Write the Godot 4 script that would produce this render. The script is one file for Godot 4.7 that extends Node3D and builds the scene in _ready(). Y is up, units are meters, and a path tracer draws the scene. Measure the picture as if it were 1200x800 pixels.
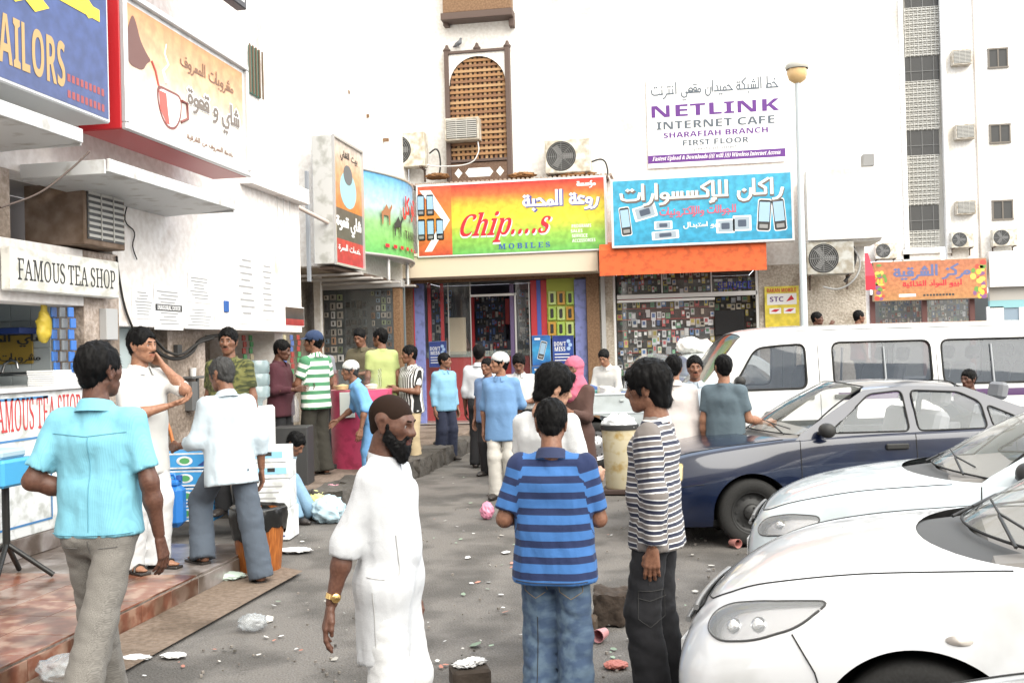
extends Node3D
# A narrow shopping street: tea shop terrace on one side, phone shops across the end, parked cars, people.
const F := 1200.0          # focal length in pixels of the 1200 x 800 photograph
const YAW := 9.46          # degrees: the street runs along -Z, the camera looks a little towards the tea shop
const XW := -5.5           # plane of the tea shop's wall
const ZB := -22.6          # plane of the phone shops' wall
const ZF := -43.0          # plane of the far block
var CT: Transform3D
var taken := {}
var mats := {}
var texs := {}
var rng := RandomNumberGenerator.new()

func _ready() -> void:
	rng.seed = 7
	var cam := Camera3D.new()
	cam.name = "camera"
	add_child(cam)
	cam.fov = rad_to_deg(2.0 * atan(400.0 / F))
	cam.near = 0.05
	cam.far = 400.0
	var b := Basis(Vector3.UP, deg_to_rad(YAW)) * Basis(Vector3.RIGHT, deg_to_rad(0.5)) * Basis(Vector3.BACK, -0.026)
	cam.transform = Transform3D(b, Vector3(0, 1.75, 0))
	cam.current = true
	CT = cam.transform
	var sky := ProceduralSkyMaterial.new()
	sky.sky_top_color = Color(0.87, 0.93, 1.0)
	sky.sky_horizon_color = Color(0.99, 0.99, 1.0)
	sky.sky_curve = 0.2
	sky.ground_horizon_color = Color(0.75, 0.73, 0.7)
	sky.ground_bottom_color = Color(0.4, 0.39, 0.37)
	sky.sun_angle_max = 1.0
	var env := Environment.new()
	env.background_mode = Environment.BG_SKY
	env.sky = Sky.new()
	env.sky.sky_material = sky
	env.background_energy_multiplier = 1.0
	env.tonemap_mode = Environment.TONE_MAPPER_LINEAR
	env.tonemap_exposure = 4.0
	env.sdfgi_enabled = true
	env.ssao_enabled = true
	env.ssil_enabled = true
	var we := WorldEnvironment.new()
	we.name = "world_environment"
	we.environment = env
	add_child(we)
	var sun := DirectionalLight3D.new()
	sun.name = "sun"
	sun.light_energy = 0.5
	sun.light_color = Color(1.0, 0.985, 0.95)
	sun.light_angular_distance = 60.0
	sun.shadow_enabled = true
	add_child(sun)
	sun.look_at_from_position(Vector3.ZERO, Vector3(-0.75, -0.95, -0.75), Vector3.UP)
	setting()
	print("setting ", Time.get_ticks_msec())
	tea_shop()
	phone_shops()
	far_block()
	print("buildings ", Time.get_ticks_msec())
	vehicles()
	print("vehicles ", Time.get_ticks_msec())
	people()
	print("people ", Time.get_ticks_msec())
	props()
	litter()
	print("props ", Time.get_ticks_msec())

# ---------------------------------------------------------------- pixels to places
func ray(u: float, v: float) -> Vector3:
	return CT.basis * Vector3((u - 600.0) / F, (400.0 - v) / F, -1.0)
func PD(u: float, v: float, d: float) -> Vector3:
	return CT.origin + ray(u, v) * d
func PG(u: float, v: float, y := 0.0) -> Vector3:
	var r := ray(u, v)
	return CT.origin + r * ((y - CT.origin.y) / r.y)
func PX(u: float, v: float, x: float) -> Vector3:
	var r := ray(u, v)
	return CT.origin + r * ((x - CT.origin.x) / r.x)
func PZ(u: float, v: float, z: float) -> Vector3:
	var r := ray(u, v)
	return CT.origin + r * ((z - CT.origin.z) / r.z)

# ---------------------------------------------------------------- nodes
func numbered(called: String) -> String:
	if not taken.has(called):
		taken[called] = 0
		return called
	taken[called] += 1
	return "%s_%03d" % [called, taken[called]]
func tag(o: Node, label: String, category: String, group := "") -> Node:
	o.set_meta("label", label)
	o.set_meta("category", category)
	if group: o.set_meta("group", group)
	return o
func thing(called: String, label: String, category: String, at := Vector3.ZERO, turn := 0.0, group := "") -> Node3D:
	var o := Node3D.new()
	o.name = numbered(called)
	add_child(o)
	o.position = at
	o.rotation.y = turn
	tag(o, label, category, group)
	return o
func obj(called: String, m: Mesh, ma: Material, parent: Node = null) -> MeshInstance3D:
	var o := MeshInstance3D.new()
	o.mesh = m
	o.material_override = ma
	if parent == null:
		o.name = numbered(called)
		add_child(o)
	else:
		o.name = called
		parent.add_child(o, true)
	return o
func struct(called: String, m: Mesh, ma: Material) -> MeshInstance3D:
	var o := obj(called, m, ma)
	o.set_meta("kind", "structure")
	return o

# ---------------------------------------------------------------- mesh builder
class B:
	var v := PackedVector3Array()
	var n := PackedVector3Array()
	var uv := PackedVector2Array()
	var c := PackedColorArray()
	var i := PackedInt32Array()
	var col := Color.WHITE
	var xf := Transform3D()
	func pt(p: Vector3, nn: Vector3, t := Vector2.ZERO) -> int:
		v.append(xf * p)
		n.append((xf.basis * nn).normalized())
		uv.append(t)
		c.append(col)
		return v.size() - 1
	func tri(a: int, b: int, d: int) -> void:
		var g := (v[d] - v[a]).cross(v[b] - v[a])
		if g.dot(n[a] + n[b] + n[d]) < 0.0:
			i.append_array([a, d, b])
		else:
			i.append_array([a, b, d])
	func quad(a: Vector3, b: Vector3, d: Vector3, e: Vector3, nn := Vector3.ZERO, t := Rect2(0, 0, 1, 1)) -> void:
		if nn == Vector3.ZERO: nn = (b - a).cross(d - a).normalized()
		var k := pt(a, nn, Vector2(t.position.x, t.end.y))
		pt(b, nn, t.end)
		pt(d, nn, Vector2(t.end.x, t.position.y))
		pt(e, nn, t.position)
		tri(k, k + 1, k + 2)
		tri(k, k + 2, k + 3)
	func face(ps: Array, nn: Vector3) -> void:
		var k := v.size()
		for p in ps: pt(p, nn)
		for q in range(1, ps.size() - 1): tri(k, k + q, k + q + 1)
	# a box with chamfered edges
	func box(at: Vector3, s: Vector3, bas := Basis(), bev := 0.0) -> B:
		var h := s * 0.5
		var e: float = minf(bev, minf(h.x, minf(h.y, h.z)) * 0.6)
		var keep := xf
		xf = xf * Transform3D(bas, at)
		for ax in 3:
			for sg in [-1.0, 1.0]:
				var nn := Vector3.ZERO
				nn[ax] = sg
				var p1 := (ax + 1) % 3
				var p2 := (ax + 2) % 3
				var q := []
				for cc in [[-1, -1], [1, -1], [1, 1], [-1, 1]]:
					var p := Vector3.ZERO
					p[ax] = h[ax] * sg
					p[p1] = (h[p1] - e) * cc[0]
					p[p2] = (h[p2] - e) * cc[1]
					q.append(p)
				quad(q[0], q[1], q[2], q[3], nn)
		if e > 0.0:
			for ax in 3:
				var p1 := (ax + 1) % 3
				var p2 := (ax + 2) % 3
				for s1 in [-1.0, 1.0]:
					for s2 in [-1.0, 1.0]:
						var nn := Vector3.ZERO
						nn[p1] = s1
						nn[p2] = s2
						var a := Vector3.ZERO
						a[p1] = h[p1] * s1
						a[p2] = (h[p2] - e) * s2
						var d := Vector3.ZERO
						d[p1] = (h[p1] - e) * s1
						d[p2] = h[p2] * s2
						var dx := Vector3.ZERO
						dx[ax] = h[ax] - e
						quad(a - dx, a + dx, d + dx, d - dx, nn.normalized())
			for sx in [-1.0, 1.0]:
				for sy in [-1.0, 1.0]:
					for sz in [-1.0, 1.0]:
						face([Vector3(h.x * sx, (h.y - e) * sy, (h.z - e) * sz), Vector3((h.x - e) * sx, h.y * sy, (h.z - e) * sz), Vector3((h.x - e) * sx, (h.y - e) * sy, h.z * sz)], Vector3(sx, sy, sz).normalized())
		xf = keep
		return self
	func tube(path: Array, r: float, sides := 8, r2 := -1.0, caps := true) -> B:
		if r2 < 0.0: r2 = r
		var m := path.size()
		var up := Vector3.UP
		var base := v.size()
		for q in m:
			var d: Vector3 = (path[mini(q + 1, m - 1)] - path[maxi(q - 1, 0)]).normalized()
			if absf(d.dot(up)) > 0.95: up = Vector3.RIGHT if absf(d.x) < 0.9 else Vector3.BACK
			var s := d.cross(up).normalized()
			var t := s.cross(d)
			up = t
			var rr := lerpf(r, r2, float(q) / maxf(1.0, m - 1))
			for k in sides:
				var a := TAU * k / sides
				var o := s * cos(a) + t * sin(a)
				pt(path[q] + o * rr, o)
		for q in m - 1:
			for k in sides:
				var a := base + q * sides + k
				var b := base + q * sides + (k + 1) % sides
				tri(a, b, b + sides)
				tri(a, b + sides, a + sides)
		if caps:
			for q in [0, m - 1]:
				var d: Vector3 = (path[1] - path[0]).normalized() * -1.0 if q == 0 else (path[m - 1] - path[m - 2]).normalized()
				var ps := []
				for k in sides: ps.append(xf.affine_inverse() * v[base + q * sides + k])
				face(ps, d)
		return self
	# profile: Vector2(radius, height) turned about the y axis
	func lathe(prof: Array, at := Vector3.ZERO, seg := 20, bas := Basis(), smooth := true) -> B:
		var keep := xf
		xf = xf * Transform3D(bas, at)
		for q in prof.size() - 1:
			var a: Vector2 = prof[q]
			var b: Vector2 = prof[q + 1]
			var t := (b - a)
			if t.length() < 1e-6: continue
			var na := Vector2(t.y, -t.x).normalized()
			var n0 := na
			var n1 := na
			if smooth and q > 0:
				var t0: Vector2 = a - prof[q - 1]
				var m0 := Vector2(t0.y, -t0.x).normalized()
				if m0.dot(na) > 0.6: n0 = (m0 + na).normalized()
			if smooth and q < prof.size() - 2:
				var t1: Vector2 = prof[q + 2] - b
				var m1 := Vector2(t1.y, -t1.x).normalized()
				if m1.dot(na) > 0.6: n1 = (m1 + na).normalized()
			var base := v.size()
			for k in seg + 1:
				var an := TAU * k / seg
				var o := Vector3(cos(an), 0, sin(an))
				pt(o * a.x + Vector3(0, a.y, 0), o * n0.x + Vector3(0, n0.y, 0), Vector2(float(k) / seg, a.y))
				pt(o * b.x + Vector3(0, b.y, 0), o * n1.x + Vector3(0, n1.y, 0), Vector2(float(k) / seg, b.y))
			for k in seg:
				var p := base + k * 2
				if a.x > 1e-5: tri(p, p + 2, p + 1)
				if b.x > 1e-5: tri(p + 1, p + 2, p + 3)
		xf = keep
		return self
	# a flat outline in x, y with thickness along z; front face at z1
	func prism(poly: PackedVector2Array, z0: float, z1: float, sides := true) -> B:
		var ix := Geometry2D.triangulate_polygon(poly)
		if ix.is_empty(): return self
		var base := v.size()
		for p in poly: pt(Vector3(p.x, p.y, z1), Vector3.BACK, p)
		for k in range(0, ix.size(), 3): tri(base + ix[k], base + ix[k + 1], base + ix[k + 2])
		if sides:
			base = v.size()
			for p in poly: pt(Vector3(p.x, p.y, z0), Vector3.FORWARD, p)
			for k in range(0, ix.size(), 3): tri(base + ix[k], base + ix[k + 1], base + ix[k + 2])
			var sg := 1.0
			if Geometry2D.is_polygon_clockwise(poly): sg = -1.0
			for k in poly.size():
				var a := poly[k]
				var b := poly[(k + 1) % poly.size()]
				var t := (b - a)
				if t.length() < 1e-6: continue
				quad(Vector3(a.x, a.y, z0), Vector3(b.x, b.y, z0), Vector3(b.x, b.y, z1), Vector3(a.x, a.y, z1), Vector3(t.y, -t.x, 0).normalized() * sg)
		return self
	func ball(at: Vector3, r: Vector3, seg := 12) -> B:
		var prof := []
		for k in seg + 1:
			var a := -PI / 2 + PI * k / seg
			prof.append(Vector2(maxf(cos(a), 0.0), sin(a)))
		return lathe(prof, at, seg + 4, Basis.from_scale(r))
	# grid of points rows x columns, smooth
	func grid(rows: Array, closed := false, flip := false) -> B:
		var m := rows.size()
		var w: int = rows[0].size()
		var base := v.size()
		for a in m:
			for q in w:
				var du: Vector3 = rows[mini(a + 1, m - 1)][q] - rows[maxi(a - 1, 0)][q]
				var dv: Vector3 = (rows[a][(q + 1) % w] - rows[a][(q + w - 1) % w]) if closed else (rows[a][mini(q + 1, w - 1)] - rows[a][maxi(q - 1, 0)])
				var nn := du.cross(dv).normalized()
				if flip: nn = -nn
				pt(rows[a][q], nn, Vector2(float(q) / (w - 1), float(a) / (m - 1)))
		for a in m - 1:
			for q in (w if closed else w - 1):
				var p := base + a * w + q
				var r := base + a * w + (q + 1) % w
				tri(p, r, r + w)
				tri(p, r + w, p + w)
		return self
	func mesh() -> ArrayMesh:
		var ar := []
		ar.resize(Mesh.ARRAY_MAX)
		ar[Mesh.ARRAY_VERTEX] = v
		ar[Mesh.ARRAY_NORMAL] = n
		ar[Mesh.ARRAY_TEX_UV] = uv
		ar[Mesh.ARRAY_COLOR] = c
		ar[Mesh.ARRAY_INDEX] = i
		var m := ArrayMesh.new()
		if v.size(): m.add_surface_from_arrays(Mesh.PRIMITIVE_TRIANGLES, ar)
		return m

func bx(s: Vector3, bev := 0.006) -> ArrayMesh:
	var key := "bx%s%s" % [s, bev]
	if not texs.has(key): texs[key] = B.new().box(Vector3.ZERO, s, Basis(), bev).mesh()
	return texs[key]
func boxat(called: String, at: Vector3, s: Vector3, ma: Material, parent: Node = null, bev := 0.006) -> MeshInstance3D:
	var o := obj(called, bx(s, bev), ma, parent)
	o.position = at
	return o
# a box given by two opposite corners
func span(called: String, a: Vector3, b: Vector3, ma: Material, parent: Node = null, bev := 0.006) -> MeshInstance3D:
	return boxat(called, (a + b) * 0.5, (b - a).abs(), ma, parent, bev)

# ---------------------------------------------------------------- materials (base colours are linear, as measured on real things)
func L(r: float, g := -1.0, bb := -1.0) -> Color:
	if g < 0.0: return Color(r, r, r)
	return Color(r, g, bb)
func H(hex: String) -> Color:
	return Color(hex).srgb_to_linear()
func noise(freq: float, oct := 4, kind := FastNoiseLite.TYPE_SIMPLEX_SMOOTH, sd := 1) -> FastNoiseLite:
	var f := FastNoiseLite.new()
	f.noise_type = kind
	f.frequency = freq
	f.fractal_octaves = oct
	f.seed = sd
	return f
func ntex(key: String, freq: float, oct: int, lo: Color, hi: Color, p0 := 0.2, p1 := 0.8, kind := FastNoiseLite.TYPE_SIMPLEX_SMOOTH, size := 512) -> NoiseTexture2D:
	if texs.has(key): return texs[key]
	var t := NoiseTexture2D.new()
	t.width = size
	t.height = size
	t.seamless = true
	t.noise = noise(freq, oct, kind, hash(key) % 1000)
	var g := Gradient.new()
	g.offsets = PackedFloat32Array([p0, p1])
	g.colors = PackedColorArray([lo, hi])
	t.color_ramp = g
	texs[key] = t
	return t
func nrm(key: String, freq: float, oct: int, bump := 4.0, kind := FastNoiseLite.TYPE_SIMPLEX_SMOOTH, size := 512) -> NoiseTexture2D:
	if texs.has(key): return texs[key]
	var t := NoiseTexture2D.new()
	t.width = size
	t.height = size
	t.seamless = true
	t.as_normal_map = true
	t.bump_strength = bump
	t.noise = noise(freq, oct, kind, hash(key) % 1000)
	if key.begins_with("cloth"): t.noise.fractal_type = FastNoiseLite.FRACTAL_RIDGED
	texs[key] = t
	return t
func mt(key: String, col := Color.WHITE, rough := 0.8, metal := 0.0, o := {}) -> StandardMaterial3D:
	if mats.has(key): return mats[key]
	var m := StandardMaterial3D.new()
	m.resource_name = key
	m.albedo_color = col.linear_to_srgb()
	m.albedo_color.a = o.get("alpha", 1.0)
	m.roughness = rough
	m.metallic = metal
	if o.has("alpha"): m.transparency = BaseMaterial3D.TRANSPARENCY_ALPHA
	if o.has("tex"): m.albedo_texture = o.tex
	if o.has("nrm"):
		m.normal_enabled = true
		m.normal_texture = o.nrm
		m.normal_scale = o.get("ns", 1.0)
	if o.has("tri"):
		m.uv1_triplanar = true
		m.uv1_world_triplanar = o.get("world", true)
		m.uv1_scale = Vector3.ONE * float(o.tri)
	elif o.has("uvs"): m.uv1_scale = o.uvs
	if o.has("det"):
		m.detail_enabled = true
		m.detail_albedo = o.det
		m.detail_blend_mode = BaseMaterial3D.BLEND_MODE_MUL
		m.detail_uv_layer = BaseMaterial3D.DETAIL_UV_2
		m.uv2_triplanar = true
		m.uv2_world_triplanar = true
		m.uv2_scale = Vector3.ONE * float(o.dtri)
	if o.has("coat"):
		m.clearcoat_enabled = true
		m.clearcoat = o.coat
		m.clearcoat_roughness = o.get("cr", 0.05)
	if o.has("rim"):
		m.rim_enabled = true
		m.rim = o.rim
		m.rim_tint = 0.5
	if o.has("vc"): m.vertex_color_use_as_albedo = true
	if o.has("spec"): m.metallic_specular = o.spec
	if o.has("sss"):
		m.subsurf_scatter_enabled = true
		m.subsurf_scatter_strength = o.sss
	if o.has("back"):
		m.backlight_enabled = true
		m.backlight = o.back
	if o.has("glow"):
		m.emission_enabled = true
		m.emission = o.glow
		m.emission_energy_multiplier = o.get("ge", 1.0)
	mats[key] = m
	return m
func glass(key := "glass", tint := Color(0.3, 0.34, 0.35), a := 0.03) -> StandardMaterial3D:
	return mt(key, tint, 0.02, 0.0, {"alpha": a, "spec": 0.45})

# ---------------------------------------------------------------- lettering
func text(parent: Node, s: String, at: Vector3, w: float, h: float, ma: Material, font := "Droid Sans", bold := true, slant := 0.0, called := "lettering") -> MeshInstance3D:
	var t := TextMesh.new()
	var f := SystemFont.new()
	f.font_names = PackedStringArray([font])
	f.font_weight = 700 if bold else 400
	t.font = f
	t.font_size = 48
	t.pixel_size = 0.01
	t.depth = 0.02
	t.curve_step = 2.0
	t.text = s
	var bb := t.get_aabb()
	var o := obj(called, t, ma, parent)
	var sx := w / bb.size.x
	var sy := h / bb.size.y
	var bs := Basis(Vector3(sx, 0, 0), Vector3(slant * sy, sy, 0), Vector3(0, 0, 0.1))
	o.transform = Transform3D(bs, at - bs * bb.get_center() + Vector3(0, 0, 0.001))
	return o

# Arabic is not in the fonts: pen strokes for each letter, written from right to left along x.
# joins: whether the letter before reaches it (pj) and whether it reaches the next one (nj)
func bowl(x: float, s: float) -> Array:
	return [Vector2(x, s), Vector2(x - 0.03, -0.12), Vector2(x - 0.16, -0.34), Vector2(x - 0.36, -0.4), Vector2(x - 0.54, -0.28), Vector2(x - 0.6, -0.05), Vector2(x - 0.58, 0.2)]
func arc(cx: float, cy: float, rx: float, ry: float, a0: float, a1: float) -> Array:
	var r := []
	for k in 9:
		var a := deg_to_rad(lerpf(a0, a1, k / 8.0))
		r.append(Vector2(cx + rx * cos(a), cy + ry * sin(a)))
	return r
func V(a: Array) -> Array:
	var r := []
	for k in range(0, a.size(), 2): r.append(Vector2(a[k], a[k + 1]))
	return r
func glyph(ch: String, pj: bool, nj: bool) -> Array:
	var st := []
	var dots := []
	var w := 0.4
	var s := 0.0 if pj else 0.36
	if ch in "اأإآ":
		w = 0.24 if pj else 0.3
		st.append(V([0, 0, -0.12, 0, -0.12, 1.0]) if pj else V([-0.14, 0, -0.14, 1.0]))
		if ch == "إ": st.append(V([-0.02, -0.2, -0.2, -0.2, -0.08, -0.34, -0.24, -0.4]))
		if ch == "أ": st.append(V([-0.02, 1.3, -0.2, 1.3, -0.08, 1.2, -0.24, 1.14]))
	elif ch in "بتثنيئى":
		if nj:
			w = 0.42
			st.append(V([0, 0, -w, 0]) if pj else V([-0.14, 0, -w, 0]))
			st.append(V([-0.18, 0.4, -0.18, 0.0]))
		elif ch == "ن":
			w = 0.72
			st.append(bowl(-0.02, s))
		elif ch in "يىئ":
			w = 0.85
			st.append(V([0, s, -0.18, 0.3 if not pj else 0.05, -0.3, 0.08, -0.14, -0.1, -0.22, -0.36, -0.5, -0.42, -0.74, -0.26, -0.78, 0.02]))
		else:
			w = 1.02
			st.append(V([0, 0 if pj else 0.4, -0.07, 0.04, -0.25, -0.04, -0.65, -0.04, -0.88, 0.06, -0.92, 0.4]))
		var mx := -0.18 if nj else (-0.34 if ch == "ن" else -0.48)
		if ch == "ب": dots = [Vector2(mx, -0.32)]
		if ch == "ت": dots = [Vector2(mx - 0.11, 0.66), Vector2(mx + 0.11, 0.66)]
		if ch == "ن": dots = [Vector2(mx, 0.68 if nj else 0.3)]
		if ch == "ي": dots = [Vector2(mx - 0.11, -0.32 if nj else -0.66), Vector2(mx + 0.11, -0.32 if nj else -0.66)]
		if ch == "ئ": st.append(V([mx + 0.1, 0.78, mx - 0.08, 0.78, mx + 0.04, 0.64, mx - 0.12, 0.58]))
	elif ch in "سش":
		w = 0.72
		st.append(V([0, 0, -0.56, 0]) if pj else V([-0.06, 0.34, -0.06, 0, -0.56, 0]))
		for x in [-0.1, -0.31, -0.52]: st.append(V([x, 0, x, 0.36]))
		if nj: st.append(V([-0.5, 0, -w, 0]))
		else:
			st.append(bowl(-0.54, 0.1))
			w = 1.25
		if ch == "ش": dots = [Vector2(-0.42, 0.62), Vector2(-0.2, 0.62), Vector2(-0.31, 0.82)]
	elif ch in "رز":
		w = 0.36
		st.append(V([0, 0 if pj else 0.3, -0.06, 0.0, -0.12, -0.2, -0.26, -0.36, -0.42, -0.4]))
		if ch == "ز": dots = [Vector2(-0.1, 0.55)]
	elif ch in "وؤ":
		w = 0.5
		if pj: st.append(V([0, 0, -0.12, 0]))
		st.append(arc(-0.22, 0.17, 0.17, 0.18, -60, 200))
		st.append(V([-0.38, 0.1, -0.3, 0.0, -0.1, 0.02]))
		st.append(V([-0.06, 0.14, -0.1, -0.16, -0.26, -0.36, -0.44, -0.4]))
		if ch == "ؤ": st.append(V([-0.12, 0.72, -0.3, 0.72, -0.18, 0.6, -0.34, 0.54]))
	elif ch in "دذ":
		w = 0.5
		if pj: st.append(V([0, 0, -0.1, 0]))
		st.append(V([-0.16, 0.5, -0.04, 0.16, -0.1, 0.0, -0.44, 0.0]))
		if ch == "ذ": dots = [Vector2(-0.16, 0.75)]
	elif ch == "ل":
		st.append(V([-0.12, 1.0, -0.12, 0.0]))
		if pj: st.append(V([0, 0, -0.12, 0]))
		if nj:
			w = 0.32
			st.append(V([-0.1, 0, -w, 0]))
		else:
			w = 0.82
			st.append(bowl(-0.12, 0.1))
	elif ch == "ك":
		if pj: st.append(V([0, 0, -0.14, 0]))
		if nj:
			w = 0.58
			st.append(V([-0.02, 1.0, -0.44, 0.66, -0.14, 0.38, -0.14, 0.0, -w, 0.0]))
		else:
			w = 0.9
			st.append(V([-0.12, 1.0, -0.12, 0.0, -0.7, 0.0, -0.78, 0.3]))
			st.append(V([-0.35, 0.62, -0.5, 0.5, -0.34, 0.36, -0.5, 0.26]))
	elif ch == "م":
		w = 0.46
		st.append(arc(-0.2, 0.14, 0.16, 0.16, -90, 100))
		st.append(arc(-0.2, 0.14, 0.16, 0.16, 80, 280))
		if pj: st.append(V([0, 0, -0.2, 0]))
		if nj: st.append(V([-0.2, 0, -w, 0]))
		else: st.append(V([-0.3, 0.0, -0.36, -0.1, -0.38, -0.5]))
	elif ch in "هة":
		w = 0.5
		if ch == "ه" and nj:
			st.append(arc(-0.24, 0.2, 0.22, 0.22, -90, 100))
			st.append(arc(-0.24, 0.2, 0.22, 0.22, 80, 280))
			st.append(V([0, 0, -w, 0]) if pj else V([-0.2, 0, -w, 0]))
			st.append(V([-0.06, 0.12, -0.34, 0.16]))
		else:
			if pj: st.append(V([0, 0, -0.08, 0.0, -0.1, 0.45]))
			st.append(arc(-0.24, 0.2, 0.17, 0.2, -90, 100))
			st.append(arc(-0.24, 0.2, 0.17, 0.2, 80, 280))
			if ch == "ة": dots = [Vector2(-0.34, 0.66), Vector2(-0.13, 0.66)]
	elif ch in "حخج":
		w = 0.66
		if nj:
			st.append(V([-0.58, 0.4, -0.42, 0.47, -0.04, 0.0]))
			st.append(V([0, 0, -w, 0]))
		else:
			st.append(V([-0.58, 0.4, -0.42, 0.47, -0.1, 0.1, -0.04, -0.2, -0.2, -0.4, -0.5, -0.42]))
		if ch == "خ": dots = [Vector2(-0.36, 0.74)]
		if ch == "ج": dots = [Vector2(-0.36, -0.3)]
	elif ch in "عغ":
		w = 0.52
		if pj:
			st.append(V([0, 0, -0.14, 0.0, -0.08, 0.3, -0.38, 0.3, -0.26, 0.04]))
			st.append(V([-0.2, 0, -w, 0]))
		else:
			st.append(V([-0.08, 0.44, -0.28, 0.5, -0.4, 0.34, -0.3, 0.18, -0.12, 0.06]))
			st.append(V([-0.1, 0, -w, 0]))
		if not nj: st.append(V([-0.3, 0, -0.08, -0.2, -0.2, -0.42, -0.5, -0.44]))
		if ch == "غ": dots = [Vector2(-0.24, 0.72)]
	elif ch in "فق":
		w = 0.46
		st.append(arc(-0.2, 0.3, 0.15, 0.15, -90, 100))
		st.append(arc(-0.2, 0.3, 0.15, 0.15, 80, 280))
		st.append(V([-0.06, 0.28, -0.06, 0.0]))
		if pj: st.append(V([0, 0, -0.2, 0]))
		if nj: st.append(V([-0.06, 0, -w, 0]))
		elif ch == "ف":
			w = 1.0
			st.append(V([-0.06, 0.02, -0.25, -0.04, -0.65, -0.04, -0.88, 0.06, -0.92, 0.36]))
		else:
			w = 0.75
			st.append(bowl(-0.06, 0.2))
		dots = [Vector2(-0.2, 0.72)] if ch == "ف" else [Vector2(-0.31, 0.72), Vector2(-0.09, 0.72)]
	elif ch == "ط":
		w = 0.66
		st.append(V([0, 0, -w, 0]) if nj else V([0, 0, -0.56, 0]))
		st.append(arc(-0.3, 0.18, 0.24, 0.18, -20, 180))
		st.append(V([-0.54, 0.18, -0.54, 0.0]))
		st.append(V([-0.48, 1.0, -0.48, 0.1]))
	else:
		w = 0.36
	return [w, st, dots]
func arabic(parent: Node, s: String, at: Vector3, w: float, h: float, ma: Material, pen := 0.15, called := "lettering") -> MeshInstance3D:
	var x := 0.0
	var polys := []
	var open := "اأإآدذرزوؤة "
	for k in s.length():
		var ch := s[k]
		var pj: bool = k > 0 and s[k - 1] != " " and not open.contains(s[k - 1]) and ch != " "
		var nj: bool = k < s.length() - 1 and s[k + 1] != " " and not open.contains(ch)
		var g := glyph(ch, pj, nj)
		for st in g[1]:
			var pl := PackedVector2Array()
			for p in st: pl.append(p + Vector2(x, 0))
			for poly in Geometry2D.offset_polyline(pl, pen * 0.5, Geometry2D.JOIN_ROUND, Geometry2D.END_SQUARE): polys.append(poly)
		for p in g[2]:
			var q := PackedVector2Array()
			for a in 4: q.append(p + Vector2(x, 0) + Vector2.from_angle(a * PI / 2) * pen * 0.85)
			polys.append(q)
		x -= g[0]
	var lo := Vector2(1e9, 1e9)
	var hi := -lo
	for p in polys:
		for q in p:
			lo = lo.min(q)
			hi = hi.max(q)
	var b := B.new()
	var sc := Vector2(w, h) / (hi - lo)
	var mid := (hi + lo) * 0.5
	for k in polys.size():
		var q := PackedVector2Array()
		for p in polys[k]: q.append((p - mid) * sc)
		b.prism(q, 0.0, 0.002 + 0.0002 * (k % 7), false)
	var o := obj(called, b.mesh(), ma, parent)
	o.position = at
	return o

# a lettered board on the wall: local x along the board, y up, z towards the reader; size from two opposite corners
func board(called: String, label: String, cat: String, tl: Vector3, br: Vector3, facing: Vector3, depth: float, edge: Material) -> Node3D:
	var o := thing(called, label, cat, (tl + br) * 0.5)
	var right := Vector3.UP.cross(facing)
	o.basis = Basis(right, Vector3.UP, facing)
	var w: float = absf((br - tl).dot(right))
	var h: float = absf(tl.y - br.y)
	o.set_meta("w", w)
	o.set_meta("h", h)
	obj("case", bx(Vector3(w, h, depth), 0.012), edge, o).position.z = -depth * 0.5
	return o
# printed sheet in front of the board; rows: [height share, linear colour], bottom to top
func sheet(o: Node3D, x0: float, x1: float, y0: float, y1: float, rows: Array, z := 0.003, called := "printed_face") -> MeshInstance3D:
	var b := B.new()
	for k in rows.size() - 1:
		var ya: float = lerpf(y0, y1, rows[k][0])
		var yb: float = lerpf(y0, y1, rows[k + 1][0])
		var base := b.v.size()
		b.col = rows[k][1]
		b.pt(Vector3(x0, ya, z), Vector3.BACK)
		b.pt(Vector3(x1, ya, z), Vector3.BACK)
		b.col = rows[k + 1][1]
		b.pt(Vector3(x1, yb, z), Vector3.BACK)
		b.pt(Vector3(x0, yb, z), Vector3.BACK)
		b.tri(base, base + 1, base + 2)
		b.tri(base, base + 2, base + 3)
	return obj(called, b.mesh(), mt("print", Color.WHITE, 0.45, 0, {"vc": true, "tex": ntex("printwear", 0.02, 5, Color(0.86, 0.86, 0.86), Color(1, 1, 1)), "tri": 0.5}), o)
# a flat printed outline on a board
func decal(o: Node3D, pts: Array, ma: Material, z := 0.006, called := "printed_shape") -> MeshInstance3D:
	var p := PackedVector2Array()
	for q in pts: p.append(q)
	return obj(called, B.new().prism(p, z - 0.001, z, false).mesh(), ma, o)
func rect(x: float, y: float, w: float, h: float, r := 0.0) -> Array:
	if r <= 0.0: return [Vector2(x - w / 2, y - h / 2), Vector2(x + w / 2, y - h / 2), Vector2(x + w / 2, y + h / 2), Vector2(x - w / 2, y + h / 2)]
	var out := []
	for c in [[1, -1, -90], [1, 1, 0], [-1, 1, 90], [-1, -1, 180]]:
		for k in 5:
			var a := deg_to_rad(c[2] + k * 22.5)
			out.append(Vector2(x + c[0] * (w / 2 - r) + r * cos(a), y + c[1] * (h / 2 - r) + r * sin(a)))
	return out
func ellipse(x: float, y: float, rx: float, ry: float) -> Array:
	var out := []
	for k in 24: out.append(Vector2(x + rx * cos(TAU * k / 24), y + ry * sin(TAU * k / 24)))
	return out
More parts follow.
